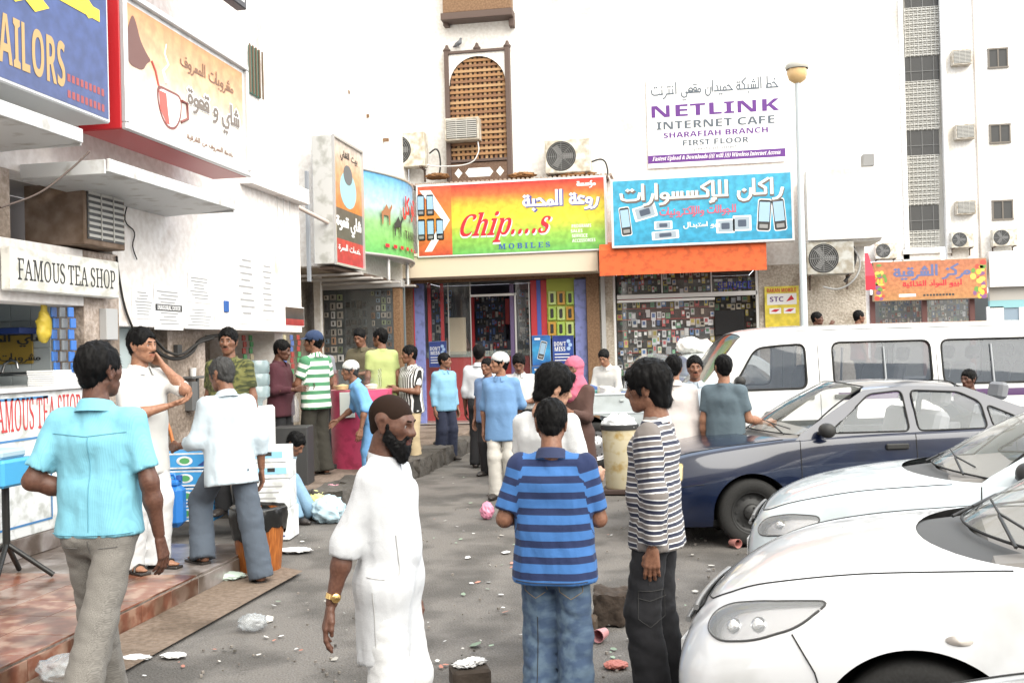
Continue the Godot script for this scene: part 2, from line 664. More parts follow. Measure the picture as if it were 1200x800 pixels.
func phone_print(o: Node3D, x: float, y: float, w: float, h: float, tilt := 0.0) -> void:
	for q in [[rect(0, 0, w, h, w * 0.18), mt("ink_white", L(0.75), 0.5), 0.005], [rect(0, 0, w * 0.9, h * 0.94, w * 0.16), mt("ink_dark", L(0.03), 0.4), 0.006], [rect(0, h * 0.1, w * 0.76, h * 0.6), mt("ink_sky", L(0.3, 0.45, 0.6), 0.4), 0.007], [rect(0, -h * 0.34, w * 0.6, h * 0.12), mt("ink_grey", L(0.25), 0.4), 0.007]]:
		var d := decal(o, q[0], q[1], q[2], "printed_phone")
		d.transform = Transform3D(Basis(Vector3.BACK, tilt), Vector3(x, y, 0))

# ---------------------------------------------------------------- smooth bodies: tapered capsules joined by a smooth minimum, meshed as surface nets
func cap(a: Vector3, b: Vector3, ra: float, rb := -1.0, sc := Vector3.ONE, cn := Vector3.ZERO, co := 0.0, neg := false) -> Array:
	return [a, b, ra, ra if rb < 0.0 else rb, sc, cn, co, neg]
func sdf(pr: Array, cell: float, k: float, planes := [], nz: FastNoiseLite = null, amp := 0.0, nsc := Vector3.ONE) -> Dictionary:
	var m := pr.size()
	var A := PackedVector3Array()
	var BA := PackedVector3Array()
	var SC := PackedVector3Array()
	var CN := PackedVector3Array()
	var IL := PackedFloat32Array()
	var RA := PackedFloat32Array()
	var DR := PackedFloat32Array()
	var CO := PackedFloat32Array()
	var IS := PackedFloat32Array()
	var CU := PackedByteArray()
	var lo := Vector3(1e9, 1e9, 1e9)
	var hi := -lo
	pr.sort_custom(func(x, y): return not x[7] and y[7])
	var npos := 0
	for q in pr:
		var sc: Vector3 = q[4]
		var ba: Vector3 = (q[1] - q[0]) * sc
		A.append(q[0]); BA.append(ba); SC.append(sc); CN.append(q[5]); CO.append(q[6])
		IL.append(1.0 / maxf(ba.length_squared(), 1e-9))
		RA.append(q[2]); DR.append(q[3] - q[2])
		IS.append(1.0 / maxf(sc.x, maxf(sc.y, sc.z)))
		CU.append(1 if q[5] != Vector3.ZERO else 0)
		if not q[7]:
			npos += 1
			var r: Vector3 = Vector3.ONE * maxf(q[2], q[3]) / sc
			lo = lo.min(q[0] - r).min(q[1] - r)
			hi = hi.max(q[0] + r).max(q[1] + r)
	lo -= Vector3.ONE * (cell * 2.0 + amp + k * 0.3)
	hi += Vector3.ONE * (cell * 2.0 + amp + k * 0.3)
	for pl in planes:   # an axis-aligned cut narrows the box
		for ax in 3:
			if pl[0][ax] > 0.999: hi[ax] = minf(hi[ax], pl[1] + cell * 2)
			if pl[0][ax] < -0.999: lo[ax] = maxf(lo[ax], -pl[1] - cell * 2)
	const BL := 4
	var nb := Vector3i(((hi - lo) / (cell * BL)).ceil())
	var nx := nb.x * BL + 1
	var ny := nb.y * BL + 1
	var sxy := nx * ny
	var val := PackedFloat32Array()
	val.resize(sxy * (nb.z * BL + 1))
	val.fill(1e9)
	var vid := PackedInt32Array()
	vid.resize(val.size())
	vid.fill(-1)
	var hd := cell * BL * 0.87
	var blocks := []
	var dl := PackedFloat32Array()
	dl.resize(m)
	var ik := 1.0 / k
	for bz in nb.z:
		for by in nb.y:
			for bxx in nb.x:
				var c := lo + Vector3(bxx + 0.5, by + 0.5, bz + 0.5) * (cell * BL)
				var dm := 1e9
				var acc := 1e9
				for q in m:
					var pa := (c - A[q]) * SC[q]
					var t := clampf(pa.dot(BA[q]) * IL[q], 0.0, 1.0)
					var d := ((pa - BA[q] * t).length() - RA[q] - DR[q] * t) * IS[q]
					if CU[q]: d = maxf(d, CN[q].dot(c) - CO[q])
					dl[q] = d
					if q < npos:
						dm = minf(dm, d)
						var h := maxf(k - absf(d - acc), 0.0) * ik
						acc = minf(d, acc) - h * h * k * 0.25
					else:
						acc = maxf(acc, -d)
				for pl in planes: acc = maxf(acc, pl[0].dot(c) - pl[1])
				if absf(acc) > hd + amp + k * 0.5: continue
				var act := PackedInt32Array()
				for q in m:
					if q < npos:
						if dl[q] < dm + 2.0 * hd + k: act.append(q)
					elif dl[q] < 2.0 * hd + k: act.append(q)
				blocks.append(Vector3i(bxx, by, bz) * BL)
				for z in BL + 1:
					for y in BL + 1:
						var o := (bz * BL + z) * sxy + (by * BL + y) * nx + bxx * BL
						for x in BL + 1:
							if val[o + x] < 1e8: continue
							var p := lo + Vector3(bxx * BL + x, by * BL + y, bz * BL + z) * cell
							acc = 1e3
							for q in act:
								var pa := (p - A[q]) * SC[q]
								var t := clampf(pa.dot(BA[q]) * IL[q], 0.0, 1.0)
								var d := ((pa - BA[q] * t).length() - RA[q] - DR[q] * t) * IS[q]
								if CU[q]: d = maxf(d, CN[q].dot(p) - CO[q])
								if q < npos:
									var h := maxf(k - absf(d - acc), 0.0) * ik
									acc = minf(d, acc) - h * h * k * 0.25
								else:
									var h2 := maxf(0.008 - absf(-d - acc), 0.0) / 0.008
									acc = maxf(-d, acc) + h2 * h2 * 0.002
							if nz: acc += nz.get_noise_3dv(p * nsc) * amp
							for pl in planes: acc = maxf(acc, pl[0].dot(p) - pl[1])
							val[o + x] = acc
	var V3 := PackedVector3Array()
	var I := PackedInt32Array()
	var off := [0, 1, nx, nx + 1, sxy, sxy + 1, sxy + nx, sxy + nx + 1]
	var E := PackedInt32Array([0, 1, 2, 3, 4, 5, 6, 7, 0, 2, 1, 3, 4, 6, 5, 7, 0, 4, 1, 5, 2, 6, 3, 7])
	var CP := PackedVector3Array()
	for q in 8: CP.append(Vector3(q & 1, (q >> 1) & 1, q >> 2))
	var f := PackedFloat32Array()
	f.resize(8)
	for bl in blocks:
		for z in BL:
			for y in BL:
				for x in BL:
					var o: int = (bl.z + z) * sxy + (bl.y + y) * nx + bl.x + x
					var mask := 0
					for q in 8:
						f[q] = val[o + off[q]]
						if f[q] < 0.0: mask |= 1 << q
					if mask == 0 or mask == 255: continue
					var s := Vector3.ZERO
					var cnt := 0
					for e in range(0, 24, 2):
						var a := f[E[e]]
						var b := f[E[e + 1]]
						if (a < 0.0) != (b < 0.0):
							s += CP[E[e]].lerp(CP[E[e + 1]], a / (a - b))
							cnt += 1
					vid[o] = V3.size()
					V3.append(lo + (Vector3(bl.x + x, bl.y + y, bl.z + z) + s / cnt) * cell)
	for bl in blocks:
		for z in BL:
			for y in BL:
				for x in BL:
					var o: int = (bl.z + z) * sxy + (bl.y + y) * nx + bl.x + x
					if vid[o] < 0: continue
					var a := val[o]
					for ax in 3:
						var st: int = 1 if ax == 0 else (nx if ax == 1 else sxy)
						var b := val[o + st]
						if (a < 0.0) == (b < 0.0): continue
						var s1: int = nx if ax == 0 else (sxy if ax == 1 else 1)
						var s2: int = sxy if ax == 0 else (1 if ax == 1 else nx)
						if o - s1 - s2 < 0: continue
						var c0 := vid[o - s1 - s2]
						var c1 := vid[o - s2]
						var c2 := vid[o]
						var c3 := vid[o - s1]
						if c0 < 0 or c1 < 0 or c3 < 0: continue
						if a < 0.0: I.append_array([c0, c3, c2, c0, c2, c1])
						else: I.append_array([c0, c1, c2, c0, c2, c3])
	var N := PackedVector3Array()
	N.resize(V3.size())
	for q in range(0, I.size(), 3):
		var g := (V3[I[q + 2]] - V3[I[q]]).cross(V3[I[q + 1]] - V3[I[q]])
		N[I[q]] += g
		N[I[q + 1]] += g
		N[I[q + 2]] += g
	for q in N.size(): N[q] = N[q].normalized()
	return {"v": V3, "n": N, "i": I}
var jobs := []
func job(a: Array) -> int:
	jobs.append({"a": a, "r": null})
	return jobs.size() - 1
func do_job(k: int) -> void:
	var a: Array = jobs[k].a
	jobs[k].r = sdf(a[0], a[1], a[2], a[3] if a.size() > 3 else [], a[4] if a.size() > 4 else null, a[5] if a.size() > 5 else 0.0, a[6] if a.size() > 6 else Vector3.ONE)
func do_some(first: int) -> void:
	for k in range(first, jobs.size(), 4): do_job(k)
func run_jobs() -> void:
	var th := []
	for k in 4:
		var t := Thread.new()
		t.start(do_some.bind(k))
		th.append(t)
	for t in th: t.wait_to_finish()
func put(b: B, d: Dictionary, t := Transform3D(), mirror := false) -> void:
	var base := b.v.size()
	var fl := Vector3(-1, 1, 1) if mirror else Vector3.ONE
	var has: bool = d.has("c")
	for q in d.v.size():
		b.v.append(t * (d.v[q] * fl))
		b.n.append((t.basis * (d.n[q] * fl)).normalized())
		b.uv.append(Vector2(d.v[q].x + d.v[q].z * 0.8, d.v[q].y))
		b.c.append(d.c[q] if has else b.col)
	if mirror:
		for q in range(0, d.i.size(), 3): b.i.append_array([base + d.i[q], base + d.i[q + 2], base + d.i[q + 1]])
	else:
		for q in d.i.size(): b.i.append(base + d.i[q])

# ---------------------------------------------------------------- templates: head, hair, hand, shoe (made once)
var tpl := {}
func X2(l: Array, p: Callable) -> void:
	for s in [-1.0, 1.0]: l.append(p.call(s))
func head_prims() -> Array:
	var h := [
		cap(Vector3(0, 0.035, -0.014), Vector3(0, 0.035, -0.014), 0.09, 0.09, Vector3(1.19, 1.04, 0.93)),
		cap(Vector3(0, -0.015, 0.026), Vector3(0, -0.062, 0.036), 0.064, 0.05, Vector3(0.96, 1, 1)),
		cap(Vector3(0, -0.098, 0.07), Vector3(0, -0.098, 0.066), 0.019),
		cap(Vector3(-0.03, 0.024, 0.074), Vector3(0.03, 0.024, 0.074), 0.016),
		cap(Vector3(0, 0.014, 0.086), Vector3(0, -0.026, 0.107), 0.0075, 0.0125),
		cap(Vector3(-0.017, -0.061, 0.083), Vector3(0.017, -0.061, 0.083), 0.0068),
		cap(Vector3(-0.013, -0.073, 0.081), Vector3(0.013, -0.073, 0.081), 0.007),
		cap(Vector3(0, -0.06, 0.087), Vector3(0, -0.06, 0.087), 0.007),
		cap(Vector3(0, -0.06, -0.025), Vector3(0, -0.17, -0.04), 0.054, 0.056)]
	X2(h, func(s): return cap(Vector3(s * 0.046, -0.055, 0.0), Vector3(s * 0.016, -0.096, 0.058), 0.019, 0.017))
	X2(h, func(s): return cap(Vector3(s * 0.04, -0.018, 0.058), Vector3(s * 0.05, -0.012, 0.03), 0.0185))
	X2(h, func(s): return cap(Vector3(s * 0.013, -0.034, 0.094), Vector3(s * 0.013, -0.034, 0.09), 0.0085))
	X2(h, func(s): return cap(Vector3(s * 0.02, 0.0125, 0.083), Vector3(s * 0.044, 0.01, 0.075), 0.006, 0.005))
	X2(h, func(s): return cap(Vector3(s * 0.022, -0.0095, 0.081), Vector3(s * 0.042, -0.0085, 0.074), 0.0055, 0.005))
	X2(h, func(s): return cap(Vector3(s * 0.08, 0.012, -0.018), Vector3(s * 0.076, -0.03, -0.008), 0.021, 0.013, Vector3(2.2, 1, 1)))
	X2(h, func(s): return cap(Vector3(s * 0.03, 0.0, 0.1), Vector3(s * 0.036, 0.0, 0.098), 0.0175, -1.0, Vector3.ONE, Vector3.ZERO, 0.0, true))
	X2(h, func(s): return cap(Vector3(s * 0.092, 0.01, -0.008), Vector3(s * 0.09, -0.014, -0.006), 0.01, 0.008, Vector3.ONE, Vector3.ZERO, 0.0, true))
	h.append(cap(Vector3(-0.022, -0.0665, 0.1), Vector3(0.022, -0.0665, 0.1), 0.0045, -1.0, Vector3.ONE, Vector3.ZERO, 0.0, true))
	return h
func make_templates() -> void:
	var tj := {}
	for l in [["head", 0.0042], ["head_far", 0.008]]: tj[l[0]] = job([head_prims(), l[1], 0.021])
	var post_head := func(d: Dictionary) -> void:
		var c := PackedColorArray()
		for p in d.v:
			var lip := clampf(1.0 - (absf(p.y + 0.0665) - 0.011) / 0.004, 0.0, 1.0) * clampf((0.03 - absf(p.x)) / 0.006, 0.0, 1.0) * (1.0 if p.z > 0.07 else 0.0)
			c.append(Color.WHITE.lerp(Color(0.85, 0.55, 0.55), lip * 0.8))
		d.c = c
	# hair: the skull's shape a little larger, the face carved away
	for l in [["hair", 0.005, 0.0], ["hair_far", 0.009, 0.0], ["hair_long", 0.005, 0.011]]:
		var e: float = l[2]
		var h := [cap(Vector3(0, 0.04, -0.016), Vector3(0, 0.04, -0.016), 0.103 + e, -1.0, Vector3(1.17, 1.02, 0.94)),
			cap(Vector3(0, -0.01 - e, -0.05), Vector3(0, -0.035 - e * 3, -0.06), 0.064 + e * 0.6, 0.05 + e)]
		X2(h, func(s): return cap(Vector3(s * 0.071, 0.02, 0.012), Vector3(s * 0.07, -0.022 - e, 0.014), 0.012 + e * 0.5, 0.007))
		if e > 0.0:
			h.append(cap(Vector3(-0.03, 0.085, 0.075), Vector3(0.045, 0.07, 0.078), 0.024, 0.018))
		h.append(cap(Vector3(0, -0.03, 0.12), Vector3(0, -0.12, 0.11), 0.098, 0.11, Vector3(1.35, 1, 1), Vector3.ZERO, 0.0, true))
		X2(h, func(s): return cap(Vector3(s * 0.1, -0.008, 0.006), Vector3(s * 0.09, -0.06, 0.0), 0.026, 0.03, Vector3.ONE, Vector3.ZERO, 0.0, true))
		tj[l[0]] = job([h, l[1], 0.02, [[Vector3(0, -1, 0.25).normalized(), 0.062 + e * 2.4]], noise(26.0, 3), 0.009, Vector3(1.0, 0.35, 1.0)])
	var post_hair := func(d: Dictionary, e: float) -> Dictionary:
			var b := B.new()
			put(b, d)
			var n0: int = d.v.size()
			for q in 4200:
				var k := rng.randi() % n0
				var p: Vector3 = d.v[k]
				var nn: Vector3 = d.n[k]
				var fl := (p - Vector3(0.0, 0.135, -0.03))
				fl = (fl - nn * fl.dot(nn)).normalized()
				fl = (fl + Vector3(rng.randf_range(-0.5, 0.5), rng.randf_range(-0.3, 0.3), rng.randf_range(-0.5, 0.5)) + nn * rng.randf_range(0.0, 0.16)).normalized()
				var sd := fl.cross(nn).normalized() * rng.randf_range(0.0006, 0.0015)
				var ln := rng.randf_range(0.012, 0.026) * (1.0 + e * 40)
				var i0 := b.pt(p - sd - nn * 0.002, nn)
				b.pt(p + sd - nn * 0.002, nn)
				b.pt(p + fl * ln, (nn + fl * 0.3).normalized())
				b.tri(i0, i0 + 1, i0 + 2)
			return {"v": b.v, "n": b.n, "i": b.i}
	tj.crop = job([[cap(Vector3(0, 0.036, -0.015), Vector3(0, 0.036, -0.015), 0.0925, -1.0, Vector3(1.18, 1.04, 0.93)), cap(Vector3(0, -0.01, -0.05), Vector3(0, -0.03, -0.055), 0.052, 0.045),
		cap(Vector3(0, -0.04, 0.13), Vector3(0, -0.12, 0.11), 0.098, 0.11, Vector3(1.3, 1, 1), Vector3.ZERO, 0.0, true)], 0.005, 0.02, [[Vector3(0, -1, 0.3).normalized(), 0.035]]])
	# beard: the jaw, larger, with mouth and cheeks carved free
	var bd := [cap(Vector3(0, -0.096, 0.062), Vector3(0, -0.135, 0.068), 0.038, 0.03), cap(Vector3(-0.02, -0.046, 0.09), Vector3(0.02, -0.046, 0.09), 0.007), cap(Vector3(0, -0.085, 0.05), Vector3(0, -0.1, 0.05), 0.042)]
	X2(bd, func(s): return cap(Vector3(s * 0.067, 0.004, 0.012), Vector3(s * 0.052, -0.058, 0.022), 0.012, 0.028))
	X2(bd, func(s): return cap(Vector3(s * 0.052, -0.058, 0.022), Vector3(s * 0.02, -0.104, 0.06), 0.028, 0.034))
	X2(bd, func(s): return cap(Vector3(s * 0.02, -0.046, 0.088), Vector3(s * 0.034, -0.075, 0.075), 0.008, 0.014))
	bd.append(cap(Vector3(-0.018, -0.067, 0.105), Vector3(0.018, -0.067, 0.105), 0.014, -1.0, Vector3.ONE, Vector3.ZERO, 0.0, true))
	tj.beard = job([bd, 0.004, 0.012, [], noise(60.0, 2), 0.004])
	tj.moustache = job([[cap(Vector3(0.002, -0.047, 0.098), Vector3(0.027, -0.056, 0.084), 0.008, 0.005), cap(Vector3(-0.002, -0.047, 0.098), Vector3(-0.027, -0.056, 0.084), 0.008, 0.005)], 0.0035, 0.004])
	var br := []
	X2(br, func(s): return cap(Vector3(s * 0.013, 0.0245, 0.095), Vector3(s * 0.034, 0.028, 0.09), 0.005, 0.0045))
	X2(br, func(s): return cap(Vector3(s * 0.034, 0.028, 0.09), Vector3(s * 0.051, 0.021, 0.075), 0.0045, 0.0025))
	tj.brows = job([br, 0.004, 0.004])
	tj.cap = job([[cap(Vector3(0, 0.06, -0.016), Vector3(0, 0.06, -0.016), 0.107, -1.0, Vector3(1.15, 1.15, 0.94))], 0.007, 0.01, [[Vector3(0, -1, 0.28).normalized(), -0.02]], noise(20.0), 0.002])
	tj.scarf = job([[cap(Vector3(0, 0.035, -0.018), Vector3(0, 0.0, -0.025), 0.113, 0.1, Vector3(1.12, 1.02, 0.95)), cap(Vector3(0, -0.06, -0.01), Vector3(0, -0.16, -0.02), 0.088, 0.13),
		cap(Vector3(0, -0.12, 0.03), Vector3(0, -0.26, 0.05), 0.08, 0.1), cap(Vector3(0, -0.02, 0.12), Vector3(0, -0.05, 0.115), 0.062, 0.05, Vector3(1.15, 1, 1), Vector3.ZERO, 0.0, true)], 0.01, 0.03, [], noise(14.0), 0.008])
	# the hand of the right arm hanging: fingers along -y, thumb towards +z, palm towards +x
	for l in [["hand", 0.0042, 0.35], ["hand_far", 0.009, 0.4], ["grip", 0.0042, 1.05], ["grip_far", 0.009, 1.05]]:
		var h := [cap(Vector3(0, 0.03, 0), Vector3(0, -0.01, 0), 0.026, 0.024, Vector3(1.25, 1, 1))]
		var zs := [0.031, 0.011, -0.009, -0.027]
		var ln := [[0.044, 0.026, 0.02], [0.049, 0.03, 0.021], [0.045, 0.028, 0.021], [0.035, 0.021, 0.018]]
		for q in 4:
			var p := Vector3(-0.002, -0.088 + absf(q - 1.2) * 0.004, zs[q])
			h.append(cap(Vector3(0, -0.008, zs[q] * 0.5), p, 0.017, 0.0125, Vector3(1.1, 1, 1)))
			var ang: float = l[2] * (0.7 + 0.12 * q)
			for sgm in 3:
				var e: Vector3 = p + Vector3(sin(ang), -cos(ang), (1.3 - q) * 0.06) * ln[q][sgm]
				h.append(cap(p, e, 0.0098 - sgm * 0.001 - (0.0012 if q == 3 else 0.0), 0.0092 - sgm * 0.001 - (0.0012 if q == 3 else 0.0)))
				p = e
				ang += l[2] * 0.95
		h.append(cap(Vector3(0.006, -0.022, 0.016), Vector3(0.014, -0.05, 0.04), 0.016, 0.0125))
		h.append(cap(Vector3(0.014, -0.05, 0.04), Vector3(0.018, -0.08, 0.045), 0.0115, 0.0105))
		h.append(cap(Vector3(0.018, -0.08, 0.045), Vector3(0.026, -0.102, 0.04), 0.0105, 0.008))
		tj[l[0]] = job([h, l[1], 0.006])
	# shoe: ankle above the origin, toe towards +z
	tj.shoe = job([[cap(Vector3(0, 0.03, -0.055), Vector3(0, 0.028, 0.1), 0.038, 0.04, Vector3(1, 1.1, 1)), cap(Vector3(0, 0.025, 0.1), Vector3(0.008, 0.02, 0.16), 0.042, 0.03, Vector3(0.95, 1.25, 1)), cap(Vector3(0, 0.05, -0.03), Vector3(0, 0.085, -0.02), 0.042, 0.045)], 0.011, 0.03, [[Vector3.DOWN, -0.002], [Vector3.UP, 0.1]]])
	tj.foot = job([[cap(Vector3(0, 0.035, -0.045), Vector3(0, 0.035, 0.08), 0.03, 0.032, Vector3(1, 1.15, 1)), cap(Vector3(0, 0.03, 0.08), Vector3(0.008, 0.028, 0.145), 0.036, 0.022, Vector3(0.9, 1.5, 1)), cap(Vector3(0, 0.05, -0.03), Vector3(0, 0.16, -0.015), 0.036, 0.038)], 0.012, 0.025, [[Vector3.DOWN, -0.02]]])
	var so := B.new()
	so.box(Vector3(0.002, 0.01, 0.05), Vector3(0.088, 0.02, 0.25), Basis(), 0.008)
	for z in [0.06, 0.1]:
		so.tube([Vector3(-0.043, 0.02, z), Vector3(-0.036, 0.055, z - 0.005), Vector3(0, 0.068, z - 0.01), Vector3(0.036, 0.055, z - 0.005), Vector3(0.045, 0.02, z)], 0.009, 6)
	so.tube([Vector3(-0.034, 0.03, -0.03), Vector3(-0.03, 0.06, -0.07), Vector3(0, 0.065, -0.082), Vector3(0.03, 0.06, -0.07), Vector3(0.034, 0.03, -0.03)], 0.007, 6)
	tpl.sandal = {"v": so.v, "n": so.n, "i": so.i}
	run_jobs()
	for q in tj: tpl[q] = jobs[tj[q]].r
	jobs.clear()
	post_head.call(tpl.head)
	post_head.call(tpl.head_far)
	tpl.hair = post_hair.call(tpl.hair, 0.0)
	tpl.hair_long = post_hair.call(tpl.hair_long, 0.011)
	var bdd: Dictionary = tpl.beard
	var bb := B.new()
	put(bb, bdd)
	for q in 2200:
		var k: int = rng.randi() % bdd.v.size()
		var nn: Vector3 = bdd.n[k]
		var fl := (Vector3(0, -0.8, 0.25) + nn * rng.randf_range(0.3, 1.0) + Vector3(rng.randf_range(-0.6, 0.6), 0, rng.randf_range(-0.6, 0.6))).normalized()
		var sd := fl.cross(nn).normalized() * 0.0011
		var p: Vector3 = bdd.v[k] - nn * 0.002
		var i0 := bb.pt(p - sd, nn)
		bb.pt(p + sd, nn)
		bb.pt(p + fl * rng.randf_range(0.007, 0.014), nn)
		bb.tri(i0, i0 + 1, i0 + 2)
	tpl.beard = {"v": bb.v, "n": bb.n, "i": bb.i}

# ---------------------------------------------------------------- cloth
func stripes(key: String, bands: Array, vertical := false) -> ImageTexture:
	if texs.has(key): return texs[key]
	var im := Image.create(512, 512, false, Image.FORMAT_RGB8)
	var y := 0.0
	var q := 0
	var nz := noise(0.03, 2)
	var sums := 0.0
	for bnd in bands: sums += bnd[0]
	while y < 1.0 and q < 400:
		var bnd: Array = bands[q % bands.size()]
		var y1: float = y + bnd[0] / sums / roundf(0.5 / sums)
		var c: Color = bnd[1].linear_to_srgb()
		if vertical: im.fill_rect(Rect2i(roundi(y * 512), 0, ceili((y1 - y) * 512) + 1, 512), c)
		else: im.fill_rect(Rect2i(0, roundi(y * 512), 512, ceili((y1 - y) * 512) + 1), c)
		y = y1
		q += 1
	texs[key] = ImageTexture.create_from_image(im)
	return texs[key]
# plain cloth; tex covers 0.5 m
func cloth(key: String, col: Color, tex: Texture2D = null, rough := 0.9, ns := 0.22) -> StandardMaterial3D:
	var o := {"uvs": Vector3(2, 2, 1), "nrm": nrm("cloth_n", 0.008, 3, 7.0), "ns": ns, "rim": 0.1}
	o.tex = tex if tex else ntex("cloth_t", 0.25, 3, Color(0.9, 0.9, 0.9), Color(1, 1, 1))
	return mt("cloth_" + key, col, rough, 0.0, o)
func skin(tone: int) -> StandardMaterial3D:
	var cols := [L(0.44, 0.25, 0.165), L(0.32, 0.165, 0.1), L(0.215, 0.104, 0.062), L(0.115, 0.052, 0.033)]
	return mt("skin_%d" % tone, cols[tone], 0.5, 0.0, {"vc": true, "spec": 0.45, "tex": ntex("skin_t", 0.03, 5, Color(0.84, 0.8, 0.8), Color(1, 1, 1)), "tri": 3.0, "world": false, "nrm": nrm("skin_n", 0.08, 4, 2.0), "ns": 0.25})
func hairmat(grey := 0.0) -> StandardMaterial3D:
	return mt("hair_%.2f" % grey, L(0.007, 0.0065, 0.007).lerp(L(0.2), grey), 0.6, 0.0, {"spec": 0.25, "tex": ntex("hair_t", 0.15, 3, Color(0.45, 0.45, 0.45), Color(1, 1, 1)), "tri": 6.0, "world": false})
func arm_along(p: Vector3, a: Array) -> Array:   # [distance to the arm, length along it]
	var q1 := Geometry3D.get_closest_point_to_segment(p, a[0], a[1])
	var q2 := Geometry3D.get_closest_point_to_segment(p, a[1], a[2])
	var d1 := p.distance_to(q1)
	var d2 := p.distance_to(q2)
	if d1 < d2: return [d1, a[0].distance_to(q1)]
	return [d2, a[0].distance_to(a[1]) + a[1].distance_to(q2)]

# where a point given in the plane across axis ax (0: z and y, 2: x and y) meets the cloth on that side
func on_cloth(d: Dictionary, p: Vector2, ax: int, sg: float) -> Vector3:
	var best := 1e9
	var out := Vector3.ZERO
	for k in d.v.size():
		var n: Vector3 = d.n[k]
		if n[ax] * sg < 0.25: continue
		var v: Vector3 = d.v[k]
		var dx: float = p.x - v[2 - ax]
		var dy := p.y - v.y
		var far := dx * dx + dy * dy - 0.03 * v[ax] * sg
		if far < best:
			best = far
			out = v
			out[2 - ax] = p.x
			out.y = p.y
			out[ax] = v[ax] - (n[2 - ax] * dx + n.y * dy) / n[ax] + sg * 0.001
	return out
# One person. e: u, v pixel of the top of the head; d depth in metres or fv pixel row of the feet; base height of what they stand on; turn 0 faces the
# camera, 90 faces to its right-hand side; arms as directions [upper, fore] for L and R in the body's axes (x to its left, z forward).
var finish := []
func person(e: Dictionary) -> Node3D:
	var base: float = e.get("base", 0.0)
	var hu: float = e.u
	var fu: float = e.get("fu", hu)
	var g: Vector3
	if e.has("fv"): g = PG(fu, e.fv, base)
	else:
		g = PD(fu, e.v, e.d)
		g.y = base
	var depth: float = (g - CT.origin).dot(-CT.basis.z)
	var top := PD(hu, e.v, depth).y
	var tall: float = e.get("tall", top - base)
	var sc: float = tall / (1.755 + e.get("hairup", 0.0))
	var o := thing("person", e.label, "person", g, deg_to_rad(YAW + e.turn), e.get("group", ""))
	o.scale = Vector3.ONE * sc
	var near: bool = e.get("near", false)
	var fine := near or depth < 15.5
	var cell: float = e.get("cell", 0.012 if near else 0.024)
	var w: float = e.get("w", 1.0)
	var hipy: float = e.get("hip", 0.93)
	var lean: float = e.get("lean", 0.0)
	var Bt := Basis(Vector3.UP, e.get("twist", 0.0)) * Basis(Vector3.RIGHT, lean) * Basis(Vector3.BACK, e.get("side", 0.0))
	var po: Vector2 = e.get("po", Vector2.ZERO)
	var P := Vector3(po.x, hipy, po.y - sin(lean) * 0.12)
	var T := func(x: float, y: float, z := 0.0) -> Vector3: return P + Bt * Vector3(x, y, z)
	var N: Vector3 = T.call(0.0, 0.53, -0.012)
	var Bh := Basis(Vector3.UP, e.get("twist", 0.0)) * Basis(Vector3.RIGHT, lean * 0.35) * Basis(Vector3.UP, deg_to_rad(e.get("hy", 0.0))) * Basis(Vector3.RIGHT, deg_to_rad(e.get("hp", 0.0))) * Basis(Vector3.BACK, deg_to_rad(e.get("ht", 0.0)))
	var hc := N + Bt * Vector3(0, 0.05, 0.008) + Bh * Vector3(0, 0.105, 0.022)
	var arms := []
	for s in 2:
		var sx := 1.0 if s == 0 else -1.0
		var ad: Array = e.get("L" if s == 0 else "R", [Vector3(0.16, -1, -0.05), Vector3(0.06, -1, 0.2)])
		var sh: Vector3 = T.call(sx * 0.168 * (0.5 + 0.5 * w), 0.455, -0.01)
		var u1: Vector3 = ad[0]
		var u2: Vector3 = ad[1]
		if not e.has("L" if s == 0 else "R"):
			u1.x *= sx
			u2.x *= sx
		var el := sh + Bt * u1.normalized() * 0.29
		arms.append([sh, el, el + Bt * u2.normalized() * 0.25, Bt * (ad[2] if ad.size() > 2 else Vector3(-sx, 0, 0.15))])
	var feet: Array = e.get("feet", [Vector3(0.1, 0, 0.03), Vector3(-0.1, 0, -0.02)])
	var legs := []
	for s in 2:
		var sx := 1.0 if s == 0 else -1.0
		var hp: Vector3 = P + Basis(Vector3.UP, e.get("twist", 0.0)) * Vector3(sx * 0.092, -0.02, 0)
		var an: Vector3 = feet[s] + Vector3(0, 0.085, -0.02)
		var dd := an - hp
		var ln := dd.length()
		var bend := sqrt(maxf(0.0, 0.416 * 0.416 - minf(ln * ln * 0.25, 0.416 * 0.416)))
		var fwd: Vector3 = e.get("knee", Vector3(0, 0, 1))
		fwd = (fwd - dd.normalized() * fwd.dot(dd.normalized())).normalized()
		legs.append([hp, (hp + an) * 0.5 + fwd * maxf(bend, 0.012), an])
	# skin: one continuous figure
	var f := []
	f.append(cap(T.call(0.0, 0.47, 0.01), N, 0.056, 0.054))
	f.append(cap(N, hc - Bh * Vector3(0, 0.07, 0.025), 0.054, 0.052))
	for a in arms:
		f.append(cap(T.call(0.0, 0.455, 0.0), a[0], 0.046, 0.047))
		f.append(cap(a[0], a[1], 0.05 * (0.4 + 0.6 * w), 0.039 * (0.4 + 0.6 * w)))
		f.append(cap(a[1], a[1].lerp(a[2], 0.35), 0.039, 0.04 * (0.5 + 0.5 * w)))
		f.append(cap(a[1].lerp(a[2], 0.35), a[2], 0.039, 0.026))
	if e.get("skinlegs", not e.has("legs") and not e.has("robe")):
		for l in legs:
			f.append(cap(l[0], l[1], 0.075, 0.05))
			f.append(cap(l[1], l[2], 0.05, 0.036))
	var j_skin := job([f, cell if near else cell * 0.75, 0.03])
	# trousers
	var st: String = e.get("sleeve", "short")
	var dz := noise(e.get("fq", 5.0 if near else 6.0), 2, FastNoiseLite.TYPE_SIMPLEX_SMOOTH, int(hu))
	dz.fractal_type = FastNoiseLite.FRACTAL_RIDGED
	dz.domain_warp_enabled = false
	var j_leg := -1
